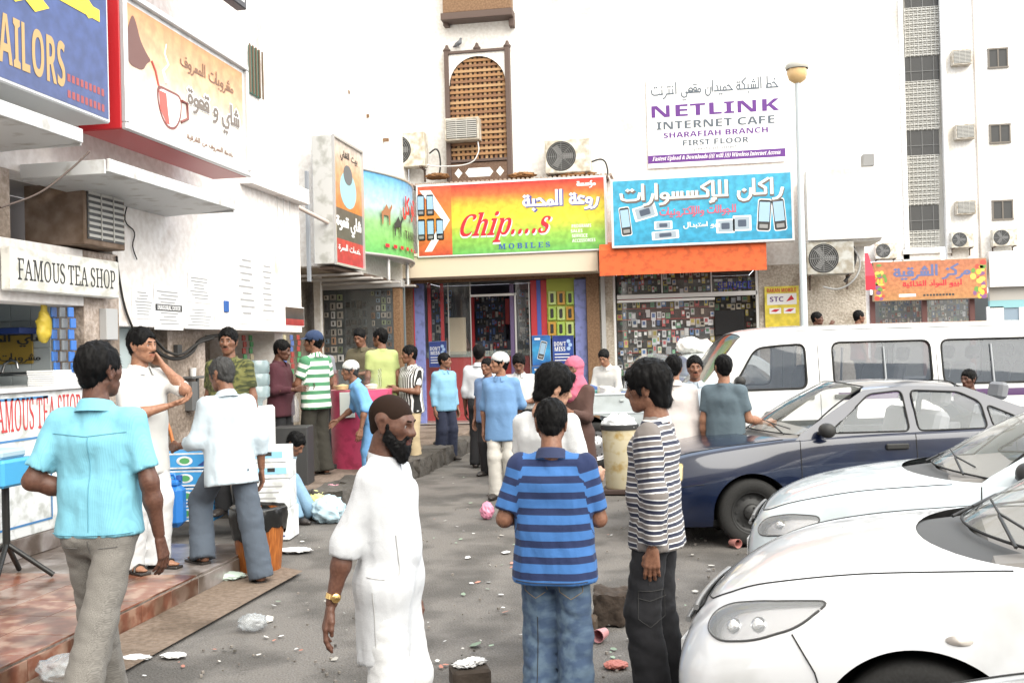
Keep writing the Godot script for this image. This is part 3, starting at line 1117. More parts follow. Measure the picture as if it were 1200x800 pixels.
	if e.has("legs"):
		var lg: float = e.get("leg", 0.082)
		var t := []
		var un := Bt * Vector3.UP
		t.append(cap(T.call(-0.072, 0.03), T.call(0.072, 0.03), 0.109 * w, -1.0, Vector3.ONE, un, un.dot(T.call(0.0, 0.12))))
		t.append(cap(T.call(-0.06, -0.06, -0.025), T.call(0.06, -0.06, -0.025), 0.108 * w))
		for l in legs:
			t.append(cap(l[0], l[1], 0.094 * (0.5 + 0.5 * w), lg * 0.95))
			var low: Vector3 = l[2] + (l[2] - l[1]).normalized() * 0.07
			t.append(cap(l[1], low, lg * 0.95, lg, Vector3.ONE, (low - l[1]).normalized(), (low - l[1]).normalized().dot(low) - 0.02))
		j_leg = job([t, cell, 0.03, [], dz, e.get("fold", 0.006), Vector3(1.0, 1.5, 1.0)])
	# top
	var hem: float = e.get("hem", -0.14)
	var s := []
	var th: float = e.get("thick", 0.0)
	for sx in [-1.0, 1.0]:
		s.append(cap(T.call(sx * 0.085 * w, 0.36, 0.002), T.call(sx * 0.072 * w, 0.14, 0.01), 0.116 * (0.4 + 0.6 * w) + th, 0.116 * w + th))
	s.append(cap(T.call(0, 0.36, 0.0), T.call(0, 0.12, 0.012 * w), 0.112 * (0.4 + 0.6 * w) + th, 0.12 * w + th + e.get("belly", 0.0)))
	s.append(cap(T.call(0, 0.5, -0.012), T.call(0, 0.38, -0.012), 0.068, 0.112))
	var flare: float = e.get("flare", 0.0)
	if e.has("robe"):
		var rb: float = e.robe
		var kn: Vector3 = (legs[0][2] + legs[1][2]) * 0.5
		kn.y = rb
		var low0 := kn + Vector3(0.07, 0, 0)
		s.append(cap(T.call(-0.08, 0.0), T.call(0.08, 0.0), 0.128 * w))
		for sx in [-1.0, 1.0]:
			s.append(cap(T.call(sx * 0.075, 0.0), kn + Vector3(sx * (0.075 + flare), 0, 0), 0.128 * w, 0.125 + flare))
	elif hem < 0.05:
		for sx in [-1.0, 1.0]:
			s.append(cap(T.call(sx * 0.072 * w, 0.14, 0.005), T.call(sx * 0.08 * w, hem - 0.03, -0.008), 0.118 * w + th, 0.135 * w + th + flare))
		s.append(cap(T.call(0, 0.14), T.call(0, hem - 0.03, -0.01), 0.118 * w, 0.137 * w + th + flare))
	else:
		s.append(cap(T.call(-0.075, 0.06), T.call(0.075, 0.06), 0.12 * w))
	for a in arms:
		var sw: float = e.get("sw", 0.0)
		s.append(cap(T.call(0.0, 0.487, -0.012), a[0], 0.058, 0.06 * (0.5 + 0.5 * w)))
		if st == "short":
			var cu: Vector3 = a[0].lerp(a[1], e.get("cut", 0.72))
			var dn: Vector3 = (a[1] - a[0]).normalized()
			s.append(cap(a[0], a[1], 0.064 * (0.5 + 0.5 * w), 0.062 + sw, Vector3.ONE, dn, dn.dot(cu)))
		else:
			s.append(cap(a[0], a[1], 0.062 * (0.5 + 0.5 * w), 0.054 + sw))
			var cf: float = e.get("cuff", 0.92)
			var dn: Vector3 = (a[2] - a[1]).normalized()
			var cu: Vector3 = a[1].lerp(a[2], cf)
			s.append(cap(a[1], a[2], 0.056 + sw, 0.043 + sw, Vector3.ONE, dn, dn.dot(cu)))
	var cuts := []
	if e.has("robe"): cuts.append([Vector3.DOWN, -e.robe])
	else: cuts.append([Bt * Vector3.DOWN, (Bt * Vector3.DOWN).dot(T.call(0.0, hem if hem < 0.05 else 0.05))])
	var j_top := job([s, cell, 0.04, cuts, dz, e.get("sfold", 0.005), e.get("ssc", Vector3(1.3, 0.55, 1.3))])
	var body := B.new()
	var fin := func() -> void:
		put(body, jobs[j_skin].r)
		put(body, tpl.head if fine else tpl.head_far, Transform3D(Bh, hc))
		for sd2 in 2:
			var a: Array = arms[sd2]
			var dn: Vector3 = (a[1] - a[2]).normalized()
			var pm: Vector3 = (a[3] - dn * a[3].dot(dn)).normalized()
			if sd2 == 0: pm = -pm
			var hb := Basis(pm, dn, pm.cross(dn))
			put(body, tpl[e.get("hand%d" % sd2, "hand") + ("" if fine else "_far")], Transform3D(hb, a[2] - dn * 0.018), sd2 == 0)
		if e.get("shoes", "shoe") == "sandal":
			for sd2 in 2: put(body, tpl.foot, Transform3D(Basis(Vector3.UP, (0.2 if sd2 == 0 else -0.2)), feet[sd2]))
		obj("body", body.mesh(), skin(e.get("tone", 1)), o)
		if not tpl.has("eye"):
			var ey := B.new()
			ey.col = L(0.24, 0.215, 0.2)
			ey.ball(Vector3.ZERO, Vector3.ONE * 0.0135, 10)
			ey.col = L(0.015, 0.01, 0.008)
			ey.ball(Vector3(0, 0, 0.0066), Vector3(0.0075, 0.0078, 0.0074), 8)
			tpl.eye = ey.mesh()
		for sx in [-1.0, 1.0]:
			obj("eye", tpl.eye, mt("eye", Color.WHITE, 0.15, 0, {"vc": true}), o).transform = Transform3D(Bh, hc + Bh * Vector3(sx * 0.032, 0.0014, 0.0708))
		# hair, beard
		var hs: String = e.get("hair", "hair")
		var ht := Transform3D(Bh, hc)
		var hb2 := B.new()
		if hs == "hair" and not fine: hs = "hair_far"
		if hs == "hair_long" and not near: hs = "hair_far"
		if hs != "none": put(hb2, tpl[hs], ht)
		if e.has("moustache"): put(hb2, tpl.moustache, ht)
		put(hb2, tpl.brows, ht)
		obj("hair", hb2.mesh(), hairmat(e.get("grey", 0.0)) if hs != "crop" else mt("crop_hair", L(0.036, 0.02, 0.014), 0.75, 0, {"spec": 0.2, "tex": ntex("hair_t", 0.15, 3, Color(0.45, 0.45, 0.45), Color(1, 1, 1)), "tri": 6.0, "world": false}), o)
		if e.has("beard"):
			var bb := B.new()
			put(bb, tpl.beard, ht)
			obj("beard", bb.mesh(), hairmat(0.0), o)
		if e.has("hat"):
			var cb := B.new()
			put(cb, tpl.scarf if e.hat == "scarf" else tpl.cap, ht)
			if e.hat == "peak":
				cb.xf = ht
				var rows := []
				for q in 5:
					var row := []
					for k in 9:
						var an := deg_to_rad(lerpf(-60, 60, k / 8.0))
						row.append(Vector3(sin(an) * (0.085 + q * 0.006), 0.075 - q * 0.007 - absf(sin(an)) * 0.01, -0.01 + cos(an) * (0.09 + q * 0.02)))
					rows.append(row)
				cb.grid(rows)
			obj("headscarf" if e.hat == "scarf" else "cap", cb.mesh(), cloth(e.hatkey, e.hatcol), o)
		if j_leg >= 0:
			var tb := B.new()
			put(tb, jobs[j_leg].r)
			obj("trousers", tb.mesh(), e.legs, o)
		var sb := B.new()
		put(sb, jobs[j_top].r)
		if e.get("pattern", false):
			var iv := Bt.inverse()
			for q in sb.v.size():
				var lp: Vector3 = iv * (sb.v[q] - P)
				var best := lp.y
				var uu := lp.x + lp.z * 0.35
				for a in arms:
					var al := arm_along(sb.v[q], a)
					if al[0] < 0.085 and absf(lp.x) > 0.15: best = 0.48 - al[1]
				sb.uv[q] = Vector2(uu, best)
		obj(e.get("topname", "shirt"), sb.mesh(), e.top, o)
		for l in e.get("lines", []):   # stitched seams laid on the cloth: [0 top or 1 trousers, axis, side, points, thread]
			var src: Dictionary = jobs[j_top if l[0] == 0 else j_leg].r
			var path := []
			for q in l[3].size() - 1:
				var len: float = l[3][q].distance_to(l[3][q + 1])
				for k in maxi(2, int(len / 0.02)): path.append(on_cloth(src, l[3][q].lerp(l[3][q + 1], float(k) / maxi(2, int(len / 0.02))), l[1], l[2]))
			path.append(on_cloth(src, l[3][-1], l[1], l[2]))
			obj("seam", B.new().tube(path, 0.0022, 5).mesh(), l[4], o)
		# collar
		var ck: String = e.get("collar", "shirt")
		if ck != "none":
			var cb := B.new()
			cb.xf = Transform3D(Bt, N + Bt * Vector3(0, -0.006, 0.004))
			var rows := []
			var prof := [Vector2(0.064, -0.01), Vector2(0.066, 0.035), Vector2(0.07, 0.042), Vector2(0.078, 0.03), Vector2(0.096, -0.012)]
			if ck == "stand": prof = [Vector2(0.07, -0.03), Vector2(0.067, 0.0), Vector2(0.064, 0.038), Vector2(0.067, 0.04), Vector2(0.071, 0.0), Vector2(0.076, -0.03)]
			if ck == "crew": prof = [Vector2(0.07, -0.02), Vector2(0.066, 0.012), Vector2(0.07, 0.016), Vector2(0.078, -0.012)]
			for k in 29:
				var gap := 0.32 if ck == "shirt" else (0.12 if ck == "stand" else 0.0)
				var a := lerpf(gap, TAU - gap, k / 28.0)
				var row := []
				for q in prof:
					var dip := (0.5 + 0.5 * cos(a)) * -0.035
					row.append(Vector3(sin(a) * q.x, q.y + dip, cos(a) * q.x * 1.05))
				rows.append(row)
			cb.grid(rows)
			obj("collar", cb.mesh(), e.get("colmat", e.top), o)
		# shoes
		for q in 2:
			if e.get("noshoes", false): break
			var shb := B.new()
			put(shb, tpl[e.get("shoes", "shoe")], Transform3D(Basis(Vector3.UP, (0.2 if q == 0 else -0.2)), feet[q]))
			obj("shoe", shb.mesh(), mt("shoe_leather", L(0.025, 0.02, 0.018), 0.45), o)
	finish.append(fin)
	o.set_meta("hc", o.transform * hc)
	o.set_meta("wl", o.transform * arms[0][2])
	o.set_meta("wr", o.transform * arms[1][2])
	o.set_meta("fw", o.global_transform.basis * (arms[1][2] - arms[1][1]).normalized())
	return o

# ---------------------------------------------------------------- the people in the street
func people() -> void:
	make_templates()
	print("templates ", Time.get_ticks_msec())
	var V3 := func(x, y, z): return Vector3(x, y, z)
	var black := cloth("black", L(0.012, 0.012, 0.014))
	var white := cloth("white", L(0.6, 0.61, 0.62))
	var cream := cloth("cream", L(0.72, 0.68, 0.6))
	var navy := cloth("navy", L(0.015, 0.02, 0.045))
	var khaki := cloth("khaki", L(0.5, 0.4, 0.25))
	var th := [mt("thread_blue", L(0.1, 0.29, 0.38), 0.8), mt("thread_grey", L(0.1, 0.095, 0.09), 0.8), mt("thread_tan", L(0.22, 0.17, 0.1), 0.8), mt("thread_white", L(0.36), 0.8), mt("thread_dark", L(0.025), 0.8)]
	var pocket := func(x: float, y: float, w: float, h: float) -> Array: return [Vector2(x - w, y), Vector2(x + w, y), Vector2(x + w, y - h * 0.75), Vector2(x, y - h), Vector2(x - w, y - h * 0.75), Vector2(x - w, y)]
	# --- close by
	person({"u": 108, "v": 399, "d": 4.95, "fu": 112, "turn": 176, "hy": -22, "near": true, "tone": 3, "w": 0.97, "L": [Vector3(0.42, -1, -0.28), Vector3(-0.7, -0.3, 0.5)], "R": [Vector3(-0.3, -1, -0.06), Vector3(-0.1, -1, 0.14)],
		"feet": [Vector3(0.08, 0, 0.24), Vector3(0.0, 0.02, -0.26)], "top": cloth("turquoise", L(0.17, 0.43, 0.54), stripes("pin", [[0.003, L(1.0)], [0.003, L(0.9)], [0.0025, L(0.96)]], true)), "legs": cloth("grey_linen", L(0.24, 0.225, 0.205), ntex("linen", 0.2, 4, Color(0.72, 0.72, 0.72), Color(1, 1, 1))),
		"hem": -0.06, "leg": 0.088, "fold": 0.008, "sfold": 0.0095, "cut": 0.8, "lines": [[0, 2, -1.0, V([-0.17, 1.34, 0, 1.325, 0.17, 1.34]), th[0]], [0, 2, -1.0, V([-0.012, 1.325, -0.01, 0.9]), th[0]], [0, 2, -1.0, V([-0.19, 0.888, 0, 0.885, 0.19, 0.888]), th[0]], [1, 2, -1.0, V([0.0, 0.86, 0.0, 0.8]), th[1]], [1, 2, -1.0, V([-0.13, 0.83, -0.05, 0.825]), th[1]], [1, 2, -1.0, V([0.13, 0.83, 0.05, 0.825]), th[1]]], "label": "person in turquoise short-sleeved shirt and grey trousers walking past the terrace step"})
	var bm := person({"u": 463, "v": 457, "d": 4.1, "fu": 450, "turn": 78, "hy": -8, "near": true, "tone": 3, "w": 0.98, "hair": "crop", "beard": true, "hp": 10, "R": [Vector3(-0.12, -1, -0.4), Vector3(-0.16, -0.9, -0.2), Vector3(0.5, 0, 0.9)], "L": [Vector3(0.1, -1, 0.05), Vector3(-0.1, -1, 0.15)],
		"top": cloth("kurta", L(0.56, 0.575, 0.6)), "legs": white, "robe": 0.59, "flare": -0.012, "sleeve": "long", "cuff": 0.22, "sw": 0.008, "belly": 0.02, "collar": "stand", "sfold": 0.007, "ssc": Vector3(1.5, 0.3, 1.5), "topname": "kurta", "leg": 0.1,
		"lines": [[0, 0, -1.0, V([0.0, 0.92, 0.0, 0.61]), th[3]], [0, 0, -1.0, V([-0.03, 0.98, 0.05, 0.97]), th[3]], [0, 0, -1.0, V([0.09, 1.15, 0.1, 0.98]), th[3]]], "label": "bearded person in long white kurta with rolled sleeves and wristwatch"})
	var wt := B.new()
	wt.lathe([Vector2(0.030, -0.012), Vector2(0.033, -0.01), Vector2(0.033, 0.01), Vector2(0.030, 0.012)], Vector3.ZERO, 20)
	wt.lathe([Vector2(0, 0.0), Vector2(0.019, 0.0), Vector2(0.02, 0.006), Vector2(0.016, 0.009), Vector2(0, 0.009)], Vector3(-0.031, 0, 0), 18, Basis(Vector3.BACK, PI / 2))
	var watch := obj("wristwatch", wt.mesh(), mt("gold", L(0.75, 0.5, 0.2), 0.25, 1.0))
	tag(watch, "gold wristwatch on the wrist of the bearded person", "watch")
	var fw: Vector3 = bm.get_meta("fw")
	var side := fw.cross(Vector3.UP).normalized()
	watch.transform = Transform3D(Basis(side, fw, side.cross(fw)).scaled(Vector3.ONE * 0.98), bm.get_meta("wr") - fw * 0.03)
	person({"u": 640, "v": 465, "d": 4.75, "fu": 645, "turn": 168, "hy": 8, "hp": 14, "near": true, "tone": 2, "w": 1.1, "L": [Vector3(0.3, -1, -0.1), Vector3(-0.35, 0.0, 1)], "R": [Vector3(-0.22, -1, 0.12), Vector3(0.3, 0.1, 1)],
		"top": cloth("polo", Color.WHITE, stripes("polo_t", [[0.044, L(0.035, 0.125, 0.34)], [0.034, L(0.008, 0.018, 0.07)]])), "pattern": true, "colmat": cloth("polo_collar", L(0.02, 0.03, 0.08)), "legs": cloth("jeans", L(0.085, 0.13, 0.2), ntex("denim", 0.012, 5, Color(0.72, 0.76, 0.82), Color(1.0, 1.0, 0.97), 0.3, 0.75)),
		"hem": -0.15, "leg": 0.1, "fold": 0.008, "sfold": 0.0095, "cut": 0.85, "sw": 0.008, "lines": [[0, 2, -1.0, V([-0.19, 0.8, 0, 0.797, 0.19, 0.8]), th[4]], [1, 2, -1.0, pocket.call(0.095, 0.85, 0.06, 0.15), th[2]], [1, 2, -1.0, pocket.call(-0.095, 0.85, 0.06, 0.15), th[2]], [1, 2, -1.0, V([0.09, 0.6, 0.1, 0.2]), th[4]]], "label": "person in blue and navy striped polo shirt and faded jeans, back turned"})
	person({"u": 742, "v": 419, "d": 5.0, "fu": 764, "turn": -112, "hy": 4, "hp": 6, "near": true, "tone": 2, "w": 0.9, "hair": "hair_long", "hairup": 0.012, "L": [Vector3(0.12, -1, -0.12), Vector3(0.0, -1, 0.06)], "R": [Vector3(-0.05, -1, -0.05), Vector3(0.05, -1, 0.1)],
		"top": cloth("sweater", Color.WHITE, stripes("sweater_t", [[0.018, L(0.015, 0.018, 0.04)], [0.006, L(0.55)], [0.02, L(0.15, 0.135, 0.125)], [0.006, L(0.55)]])), "pattern": true, "topname": "sweater", "thick": 0.009, "sleeve": "long", "cuff": 0.98, "collar": "crew", "colmat": white, "sw": 0.002,
		"legs": cloth("cargo", L(0.009, 0.009, 0.012)), "hem": -0.12, "leg": 0.096, "fold": 0.008, "sfold": 0.0095, "lines": [[1, 0, 1.0, pocket.call(0.0, 0.62, 0.055, 0.18), th[4]], [1, 0, 1.0, V([-0.06, 0.585, 0.0, 0.57, 0.06, 0.585]), th[4]], [1, 0, 1.0, V([0.0, 0.86, 0.0, 0.65]), th[4]]], "label": "person in black, white and grey striped sweater and baggy black cargo trousers"})
	person({"u": 655, "v": 424, "d": 5.9, "fu": 640, "turn": 140, "hy": -36, "hp": 18, "near": true, "cell": 0.015, "tone": 0, "w": 1.02, "hair": "hair_long", "L": [Vector3(0.3, -1, 0.1), Vector3(-0.3, -0.3, 1)], "R": [Vector3(-0.2, -1, 0.2), Vector3(0.3, -0.2, 1)],
		"top": white, "legs": cloth("blue_jeans", L(0.1, 0.2, 0.42)), "collar": "crew", "topname": "tee_shirt", "hem": -0.17, "sfold": 0.0095, "label": "person in plain white tee shirt with head bowed, behind the blue striped polo"})
	# --- on the terrace
	person({"u": 141, "v": 383, "fv": 668, "fu": 170, "base": 0.15, "turn": 62, "hy": 6, "near": true, "cell": 0.015, "tone": 1, "moustache": true, "L": [Vector3(0.0, -0.35, 0.95), Vector3(-0.2, 0.75, -0.68), Vector3(-1, 0, -0.4)], "R": [Vector3(-0.1, -0.9, 0.4), Vector3(0.85, 0.25, 0.6), Vector3(0, 1, 0)], "hand0": "grip",
		"top": cloth("white_shirt", L(0.58, 0.58, 0.57)), "legs": white, "hem": -0.24, "leg": 0.1, "shoes": "sandal", "cut": 0.95, "label": "person in white holding a phone to the ear on the terrace"})
	person({"u": 252, "v": 417, "fv": 683, "fu": 272, "turn": -142, "hy": 22, "hp": 8, "near": true, "cell": 0.015, "tone": 2, "grey": 0.45, "lean": 0.12, "L": [Vector3(0.25, -1, 0.2), Vector3(0.2, -0.05, 1.0)], "R": [Vector3(-0.25, -1, -0.1), Vector3(-0.1, -1, 0.25)],
		"top": cloth("pale_shirt", L(0.46, 0.54, 0.6)), "legs": cloth("slate", L(0.075, 0.095, 0.125)), "sleeve": "long", "cuff": 0.55, "sw": 0.01, "hem": -0.17, "leg": 0.1, "feet": [Vector3(0.17, 0.15, 0.18), Vector3(-0.16, 0, -0.14)], "shoes": "sandal", "fold": 0.008, "sfold": 0.0095,
		"label": "grey-haired person in pale blue shirt and slate trousers stepping onto the terrace"})
	# --- round the corner kiosk
	person({"u": 267, "v": 383, "d": 10.0, "base": 0.22, "turn": -6, "hy": 6, "tone": 2, "cell": 0.02, "moustache": true, "top": cloth("olive", L(0.12, 0.12, 0.06), ntex("camo", 0.02, 3, Color(0.55, 0.6, 0.5), Color(1, 1, 0.8), 0.35, 0.65)), "legs": black, "hem": -0.16, "label": "person in olive patterned shirt looking out beside the concrete pillar"})
	person({"u": 327, "v": 397, "d": 13.0, "base": 0.22, "turn": 78, "hp": 12, "tone": 3, "w": 1.12, "L": [Vector3(0.2, -1, 0.15), Vector3(-0.3, 0.1, 1)], "R": [Vector3(-0.2, -1, 0.1), Vector3(0.2, 0.05, 1)], "top": cloth("maroon", L(0.055, 0.01, 0.018)), "legs": black, "sleeve": "long", "hem": -0.16, "label": "person in maroon shirt and black trousers by the water cooler"})
	person({"u": 352, "v": 388, "fv": 556, "fu": 372, "base": 0.22, "turn": -128, "hy": 35, "tone": 2, "hat": "peak", "hatkey": "cap_navy", "hatcol": L(0.02, 0.04, 0.1), "cell": 0.02, "L": [Vector3(0.2, -1, 0.3), Vector3(0.0, -0.3, 1)], "R": [Vector3(-0.3, -0.95, 0.1), Vector3(-0.1, -0.75, 0.65)],
		"top": cloth("green_polo", Color.WHITE, stripes("green_t", [[0.05, L(0.72, 0.75, 0.7)], [0.045, L(0.06, 0.2, 0.1)]])), "pattern": true, "legs": cloth("dark_olive", L(0.03, 0.027, 0.02)), "leg": 0.1, "hem": -0.13, "shoes": "sandal", "label": "person in green and white striped polo and navy peaked cap"})
	person({"u": 372, "v": 391, "d": 15.0, "base": 0.22, "turn": -10, "tone": 2, "top": cloth("grey_tee", L(0.2, 0.21, 0.24)), "legs": black, "collar": "crew", "label": "person in grey shirt between the striped polo and the card shop"})
	person({"u": 423, "v": 383, "d": 16.2, "base": 0.22, "turn": -18, "hp": 18, "tone": 2, "L": [Vector3(0.3, -1, 0.3), Vector3(-0.7, -0.1, 0.8)], "R": [Vector3(-0.3, -1, 0.3), Vector3(0.5, -0.1, 0.8)], "top": cloth("khaki_shirt", L(0.1, 0.085, 0.05)), "legs": black, "label": "vendor in dark khaki shirt behind the pink counter"})
	person({"u": 446, "v": 384, "d": 15.2, "base": 0.22, "turn": -150, "hy": 30, "tone": 2, "top": cloth("lime", L(0.38, 0.44, 0.17)), "legs": black, "collar": "crew", "hem": -0.16, "label": "person in pale lime shirt at the pink counter, back turned"})
	person({"u": 408, "v": 409, "d": 13.3, "fu": 428, "base": 0.0, "tall": 1.72, "turn": -75, "lean": 0.42, "hy": 5, "hp": -6, "tone": 2, "grey": 0.4, "hat": "skull", "hatkey": "cap_white", "hatcol": L(0.58), "cell": 0.02, "L": [Vector3(0.15, -1, 0.15), Vector3(0.1, -0.8, 0.6)], "R": [Vector3(-0.2, -0.9, 0.5), Vector3(0.1, -0.2, 1)],
		"top": cloth("sky_blue", L(0.16, 0.38, 0.72)), "legs": cloth("sky_jeans", L(0.13, 0.3, 0.55)), "hem": -0.15, "sleeve": "long", "cuff": 0.15, "label": "person in blue shirt and white skullcap leaning over the pink counter"})
	person({"u": 477, "v": 404, "fv": 552, "fu": 484, "turn": -48, "hy": -20, "tone": 2, "cell": 0.02, "L": [Vector3(0.15, -1, 0.2), Vector3(-0.6, 0.15, 0.7)], "R": [Vector3(-0.15, -1, 0.2), Vector3(0.5, 0.15, 0.8)],
		"top": cloth("zebra", Color.WHITE, stripes("zebra_t", [[0.02, L(0.012)], [0.02, L(0.72)]], true)), "pattern": true, "legs": khaki, "leg": 0.095, "hem": -0.12, "shoes": "sandal", "label": "person in black and white vertically striped shirt and khaki cargo trousers"})
	person({"u": 519, "v": 413, "fv": 539, "fu": 523, "turn": 40, "hy": 30, "tone": 2, "cell": 0.02, "top": cloth("light_blue", L(0.2, 0.4, 0.56)), "legs": navy, "sleeve": "long", "cuff": 0.9, "leg": 0.1, "hem": -0.13, "label": "person in light blue long-sleeved shirt and navy trousers before the phone shop window"})
	person({"u": 561, "v": 403, "d": 15.4, "turn": 168, "tone": 3, "top": cloth("office_white", L(0.55, 0.57, 0.6)), "legs": black, "sleeve": "long", "hem": 0.1, "label": "person in tucked white shirt and black trousers facing the phone shop"})
	person({"u": 571, "v": 419, "d": 14.4, "turn": -30, "tone": 2, "top": cloth("dim_blue", L(0.12, 0.2, 0.35)), "legs": black, "label": "person in dark blue half hidden behind the white prayer cap"})
	person({"u": 582, "v": 413, "fv": 583, "fu": 590, "turn": -14, "hy": -58, "hp": -4, "near": true, "cell": 0.016, "tone": 1, "hat": "skull", "hatkey": "cap_white", "hatcol": L(0.58), "L": [Vector3(0.25, -1, -0.35), Vector3(-0.55, -0.6, -0.6)], "R": [Vector3(-0.22, -1, -0.15), Vector3(-0.05, -1, -0.05)],
		"top": cloth("chambray", L(0.14, 0.27, 0.48)), "legs": cloth("offwhite", L(0.54, 0.52, 0.48)), "hem": -0.24, "leg": 0.085, "feet": [Vector3(0.09, 0, -0.02), Vector3(-0.08, 0, 0.06)], "sleeve": "long", "cuff": 0.2, "label": "person in white prayer cap, blue shirt and white trousers looking aside"})
	person({"u": 608, "v": 412, "d": 13.6, "turn": -4, "hp": 26, "tone": 2, "cell": 0.02, "L": [Vector3(0.3, -1, 0.2), Vector3(-0.6, -0.1, 0.8)], "R": [Vector3(-0.3, -1, 0.2), Vector3(0.6, -0.1, 0.8)], "top": cloth("crisp_white", L(0.56)), "legs": black, "hem": 0.1, "moustache": true, "label": "person in white shirt looking down at hands, sunglasses hung on placket"})
	person({"u": 673, "v": 415, "d": 10.4, "turn": -40, "hy": 5, "tone": 2, "hair": "none", "hat": "scarf", "hatkey": "pink_scarf", "hatcol": L(0.5, 0.12, 0.19), "hairup": 0.02, "L": [Vector3(0.15, -1, 0.3), Vector3(-0.2, 0.3, 1)], "R": [Vector3(-0.15, -1, 0.2), Vector3(0.2, -0.2, 1)],
		"top": cloth("brown_gown", L(0.075, 0.038, 0.03)), "robe": 0.06, "flare": 0.04, "sleeve": "long", "collar": "none", "topname": "gown", "label": "person in brown gown and pink headscarf beside the pickup"})
	person({"u": 713, "v": 402, "d": 16.6, "turn": -28, "lean": 0.3, "hp": 18, "tone": 1, "tall": 1.78, "cell": 0.02, "L": [Vector3(0.2, -0.9, 0.5), Vector3(-0.3, -0.4, 0.9)], "R": [Vector3(-0.2, -0.9, 0.5), Vector3(0.3, -0.3, 0.9)], "top": cloth("vendor_white", L(0.56, 0.55, 0.53)), "legs": white, "sleeve": "long", "label": "vendor in white bending over the goods on the pickup"})
	# --- between the van and the navy saloon
	person({"u": 789, "v": 415, "d": 9.9, "turn": 176, "tone": 1, "cell": 0.016, "top": cloth("stripe_white", L(0.56, 0.52, 0.5), stripes("faint", [[0.004, L(1.0)], [0.004, L(0.88, 0.85, 0.85)]])), "legs": black, "sleeve": "long", "hem": -0.08, "label": "person in cream shirt with back turned beside the van's windscreen"})
	person({"u": 814, "v": 416, "d": 10.5, "turn": -6, "tone": 2, "cell": 0.016, "near": true, "moustache": true, "top": cloth("pale_blue2", L(0.4, 0.47, 0.54)), "legs": cloth("grey_trousers", L(0.09)), "hem": 0.1, "label": "smiling person in pale blue shirt facing the grey tee shirt"})
	person({"u": 848, "v": 415, "d": 9.7, "turn": 152, "hy": 30, "tone": 1, "cell": 0.016, "hair": "hair", "R": [Vector3(-0.2, -1, 0.2), Vector3(-0.5, -0.2, 0.9)], "top": cloth("slate_tee", L(0.085, 0.12, 0.145)), "legs": cloth("check", L(0.1, 0.1, 0.1)), "collar": "crew", "topname": "tee_shirt", "hem": -0.1, "label": "person in slate grey tee shirt with back turned beside the van door"})
	person({"u": 1136, "v": 432, "d": 10.9, "turn": -60, "tone": 3, "top": cloth("dusk", L(0.04, 0.03, 0.05)), "legs": black, "label": "boy with black hair behind the navy saloon's roof"})
	# --- beyond the van
	person({"u": 957, "v": 365, "d": 20.0, "base": 0.55, "turn": 60, "tone": 3, "R": [Vector3(-0.2, -0.6, 0.7), Vector3(0.3, 0.9, 0.3)], "top": cloth("brown_top", L(0.05, 0.04, 0.04)), "legs": black, "label": "person raising a hand to the face beyond the van"})
	person({"u": 1006, "v": 363, "d": 20.5, "base": 0.55, "turn": 100, "tone": 2, "top": cloth("red_top", L(0.2, 0.02, 0.02)), "legs": black, "label": "black-haired person beyond the van near the red awning"})
	person({"u": 533, "v": 376, "d": 25.6, "base": 0.12, "turn": 10, "hp": 10, "tone": 1, "L": [Vector3(0.3, -0.8, 0.6), Vector3(0.6, 0.0, 0.9)], "top": cloth("pink_shirt", L(0.6, 0.32, 0.28)), "legs": black, "label": "shopkeeper in pinkish shirt behind the glass of the phone shop"})
	person({"u": 591, "v": 374, "d": 26.2, "base": 0.12, "turn": -20, "tone": 3, "top": cloth("dark_shirt", L(0.03)), "legs": black, "label": "shopkeeper in dark shirt by the inner shelves of the phone shop"})
	person({"u": 803, "v": 372, "d": 25.0, "base": 0.12, "turn": 0, "tone": 2, "top": cloth("pale_shirt3", L(0.4, 0.42, 0.5)), "legs": black, "label": "shopkeeper in grey shirt inside the accessories shop"})
	# --- sitting on a box by the bin
	person({"u": 322, "v": 498, "d": 10.9, "fu": 330, "tall": 1.68, "turn": 68, "hip": 0.4, "lean": 0.85, "hp": 20, "tone": 2, "cell": 0.02, "po": Vector2(0, -0.25), "feet": [Vector3(0.12, 0, 0.3), Vector3(-0.12, 0, 0.26)], "R": [Vector3(-0.1, -0.8, 0.6), Vector3(0.2, -0.6, 0.9)], "L": [Vector3(0.1, -0.8, 0.6), Vector3(-0.2, -0.6, 0.9)],
		"top": cloth("faded", L(0.35, 0.45, 0.52)), "legs": cloth("light_jeans", L(0.2, 0.33, 0.46)), "leg": 0.085, "label": "person in pale jeans sitting between white cartons and the rough kerb"})
	run_jobs()
	for q in finish: q.call()
	jobs.clear()

# ---------------------------------------------------------------- vehicles: lofted bodies with openings cut in them. x forward, y up, z to the right-hand side; origin on the ground under the front axle
var ST := []          # stations of the body being built: [x, [Vector2(z, y) * 8]]
func cr(a: float, b: float, c: float, d: float, t: float) -> float:
	return 0.5 * (2.0 * b + (c - a) * t + (2.0 * a - 5.0 * b + 4.0 * c - d) * t * t + (3.0 * b - a - 3.0 * c + d) * t * t * t)
var TB := PackedVector3Array()
var TN := PackedVector3Array()
var TS := 0
const TD := 8.0
func table() -> void:
	TS = int((ST.size() - 1) * TD) + 1
	var tt := int(7 * TD) + 1
	TB.resize(TS * tt)
	TN.resize(TS * tt)
	for a in TS:
		for c in tt: TB[c * TS + a] = exact(a / TD, c / TD)
	for a in TS:
		for c in tt:
			var e1 := TB[c * TS + mini(a + 1, TS - 1)] - TB[c * TS + maxi(a - 1, 0)]
			var e2 := TB[mini(c + 1, tt - 1) * TS + a] - TB[maxi(c - 1, 0) * TS + a]
			var nn := e1.cross(e2).normalized()
			if c == tt - 1: nn.z = 0.0
			TN[c * TS + a] = nn.normalized()
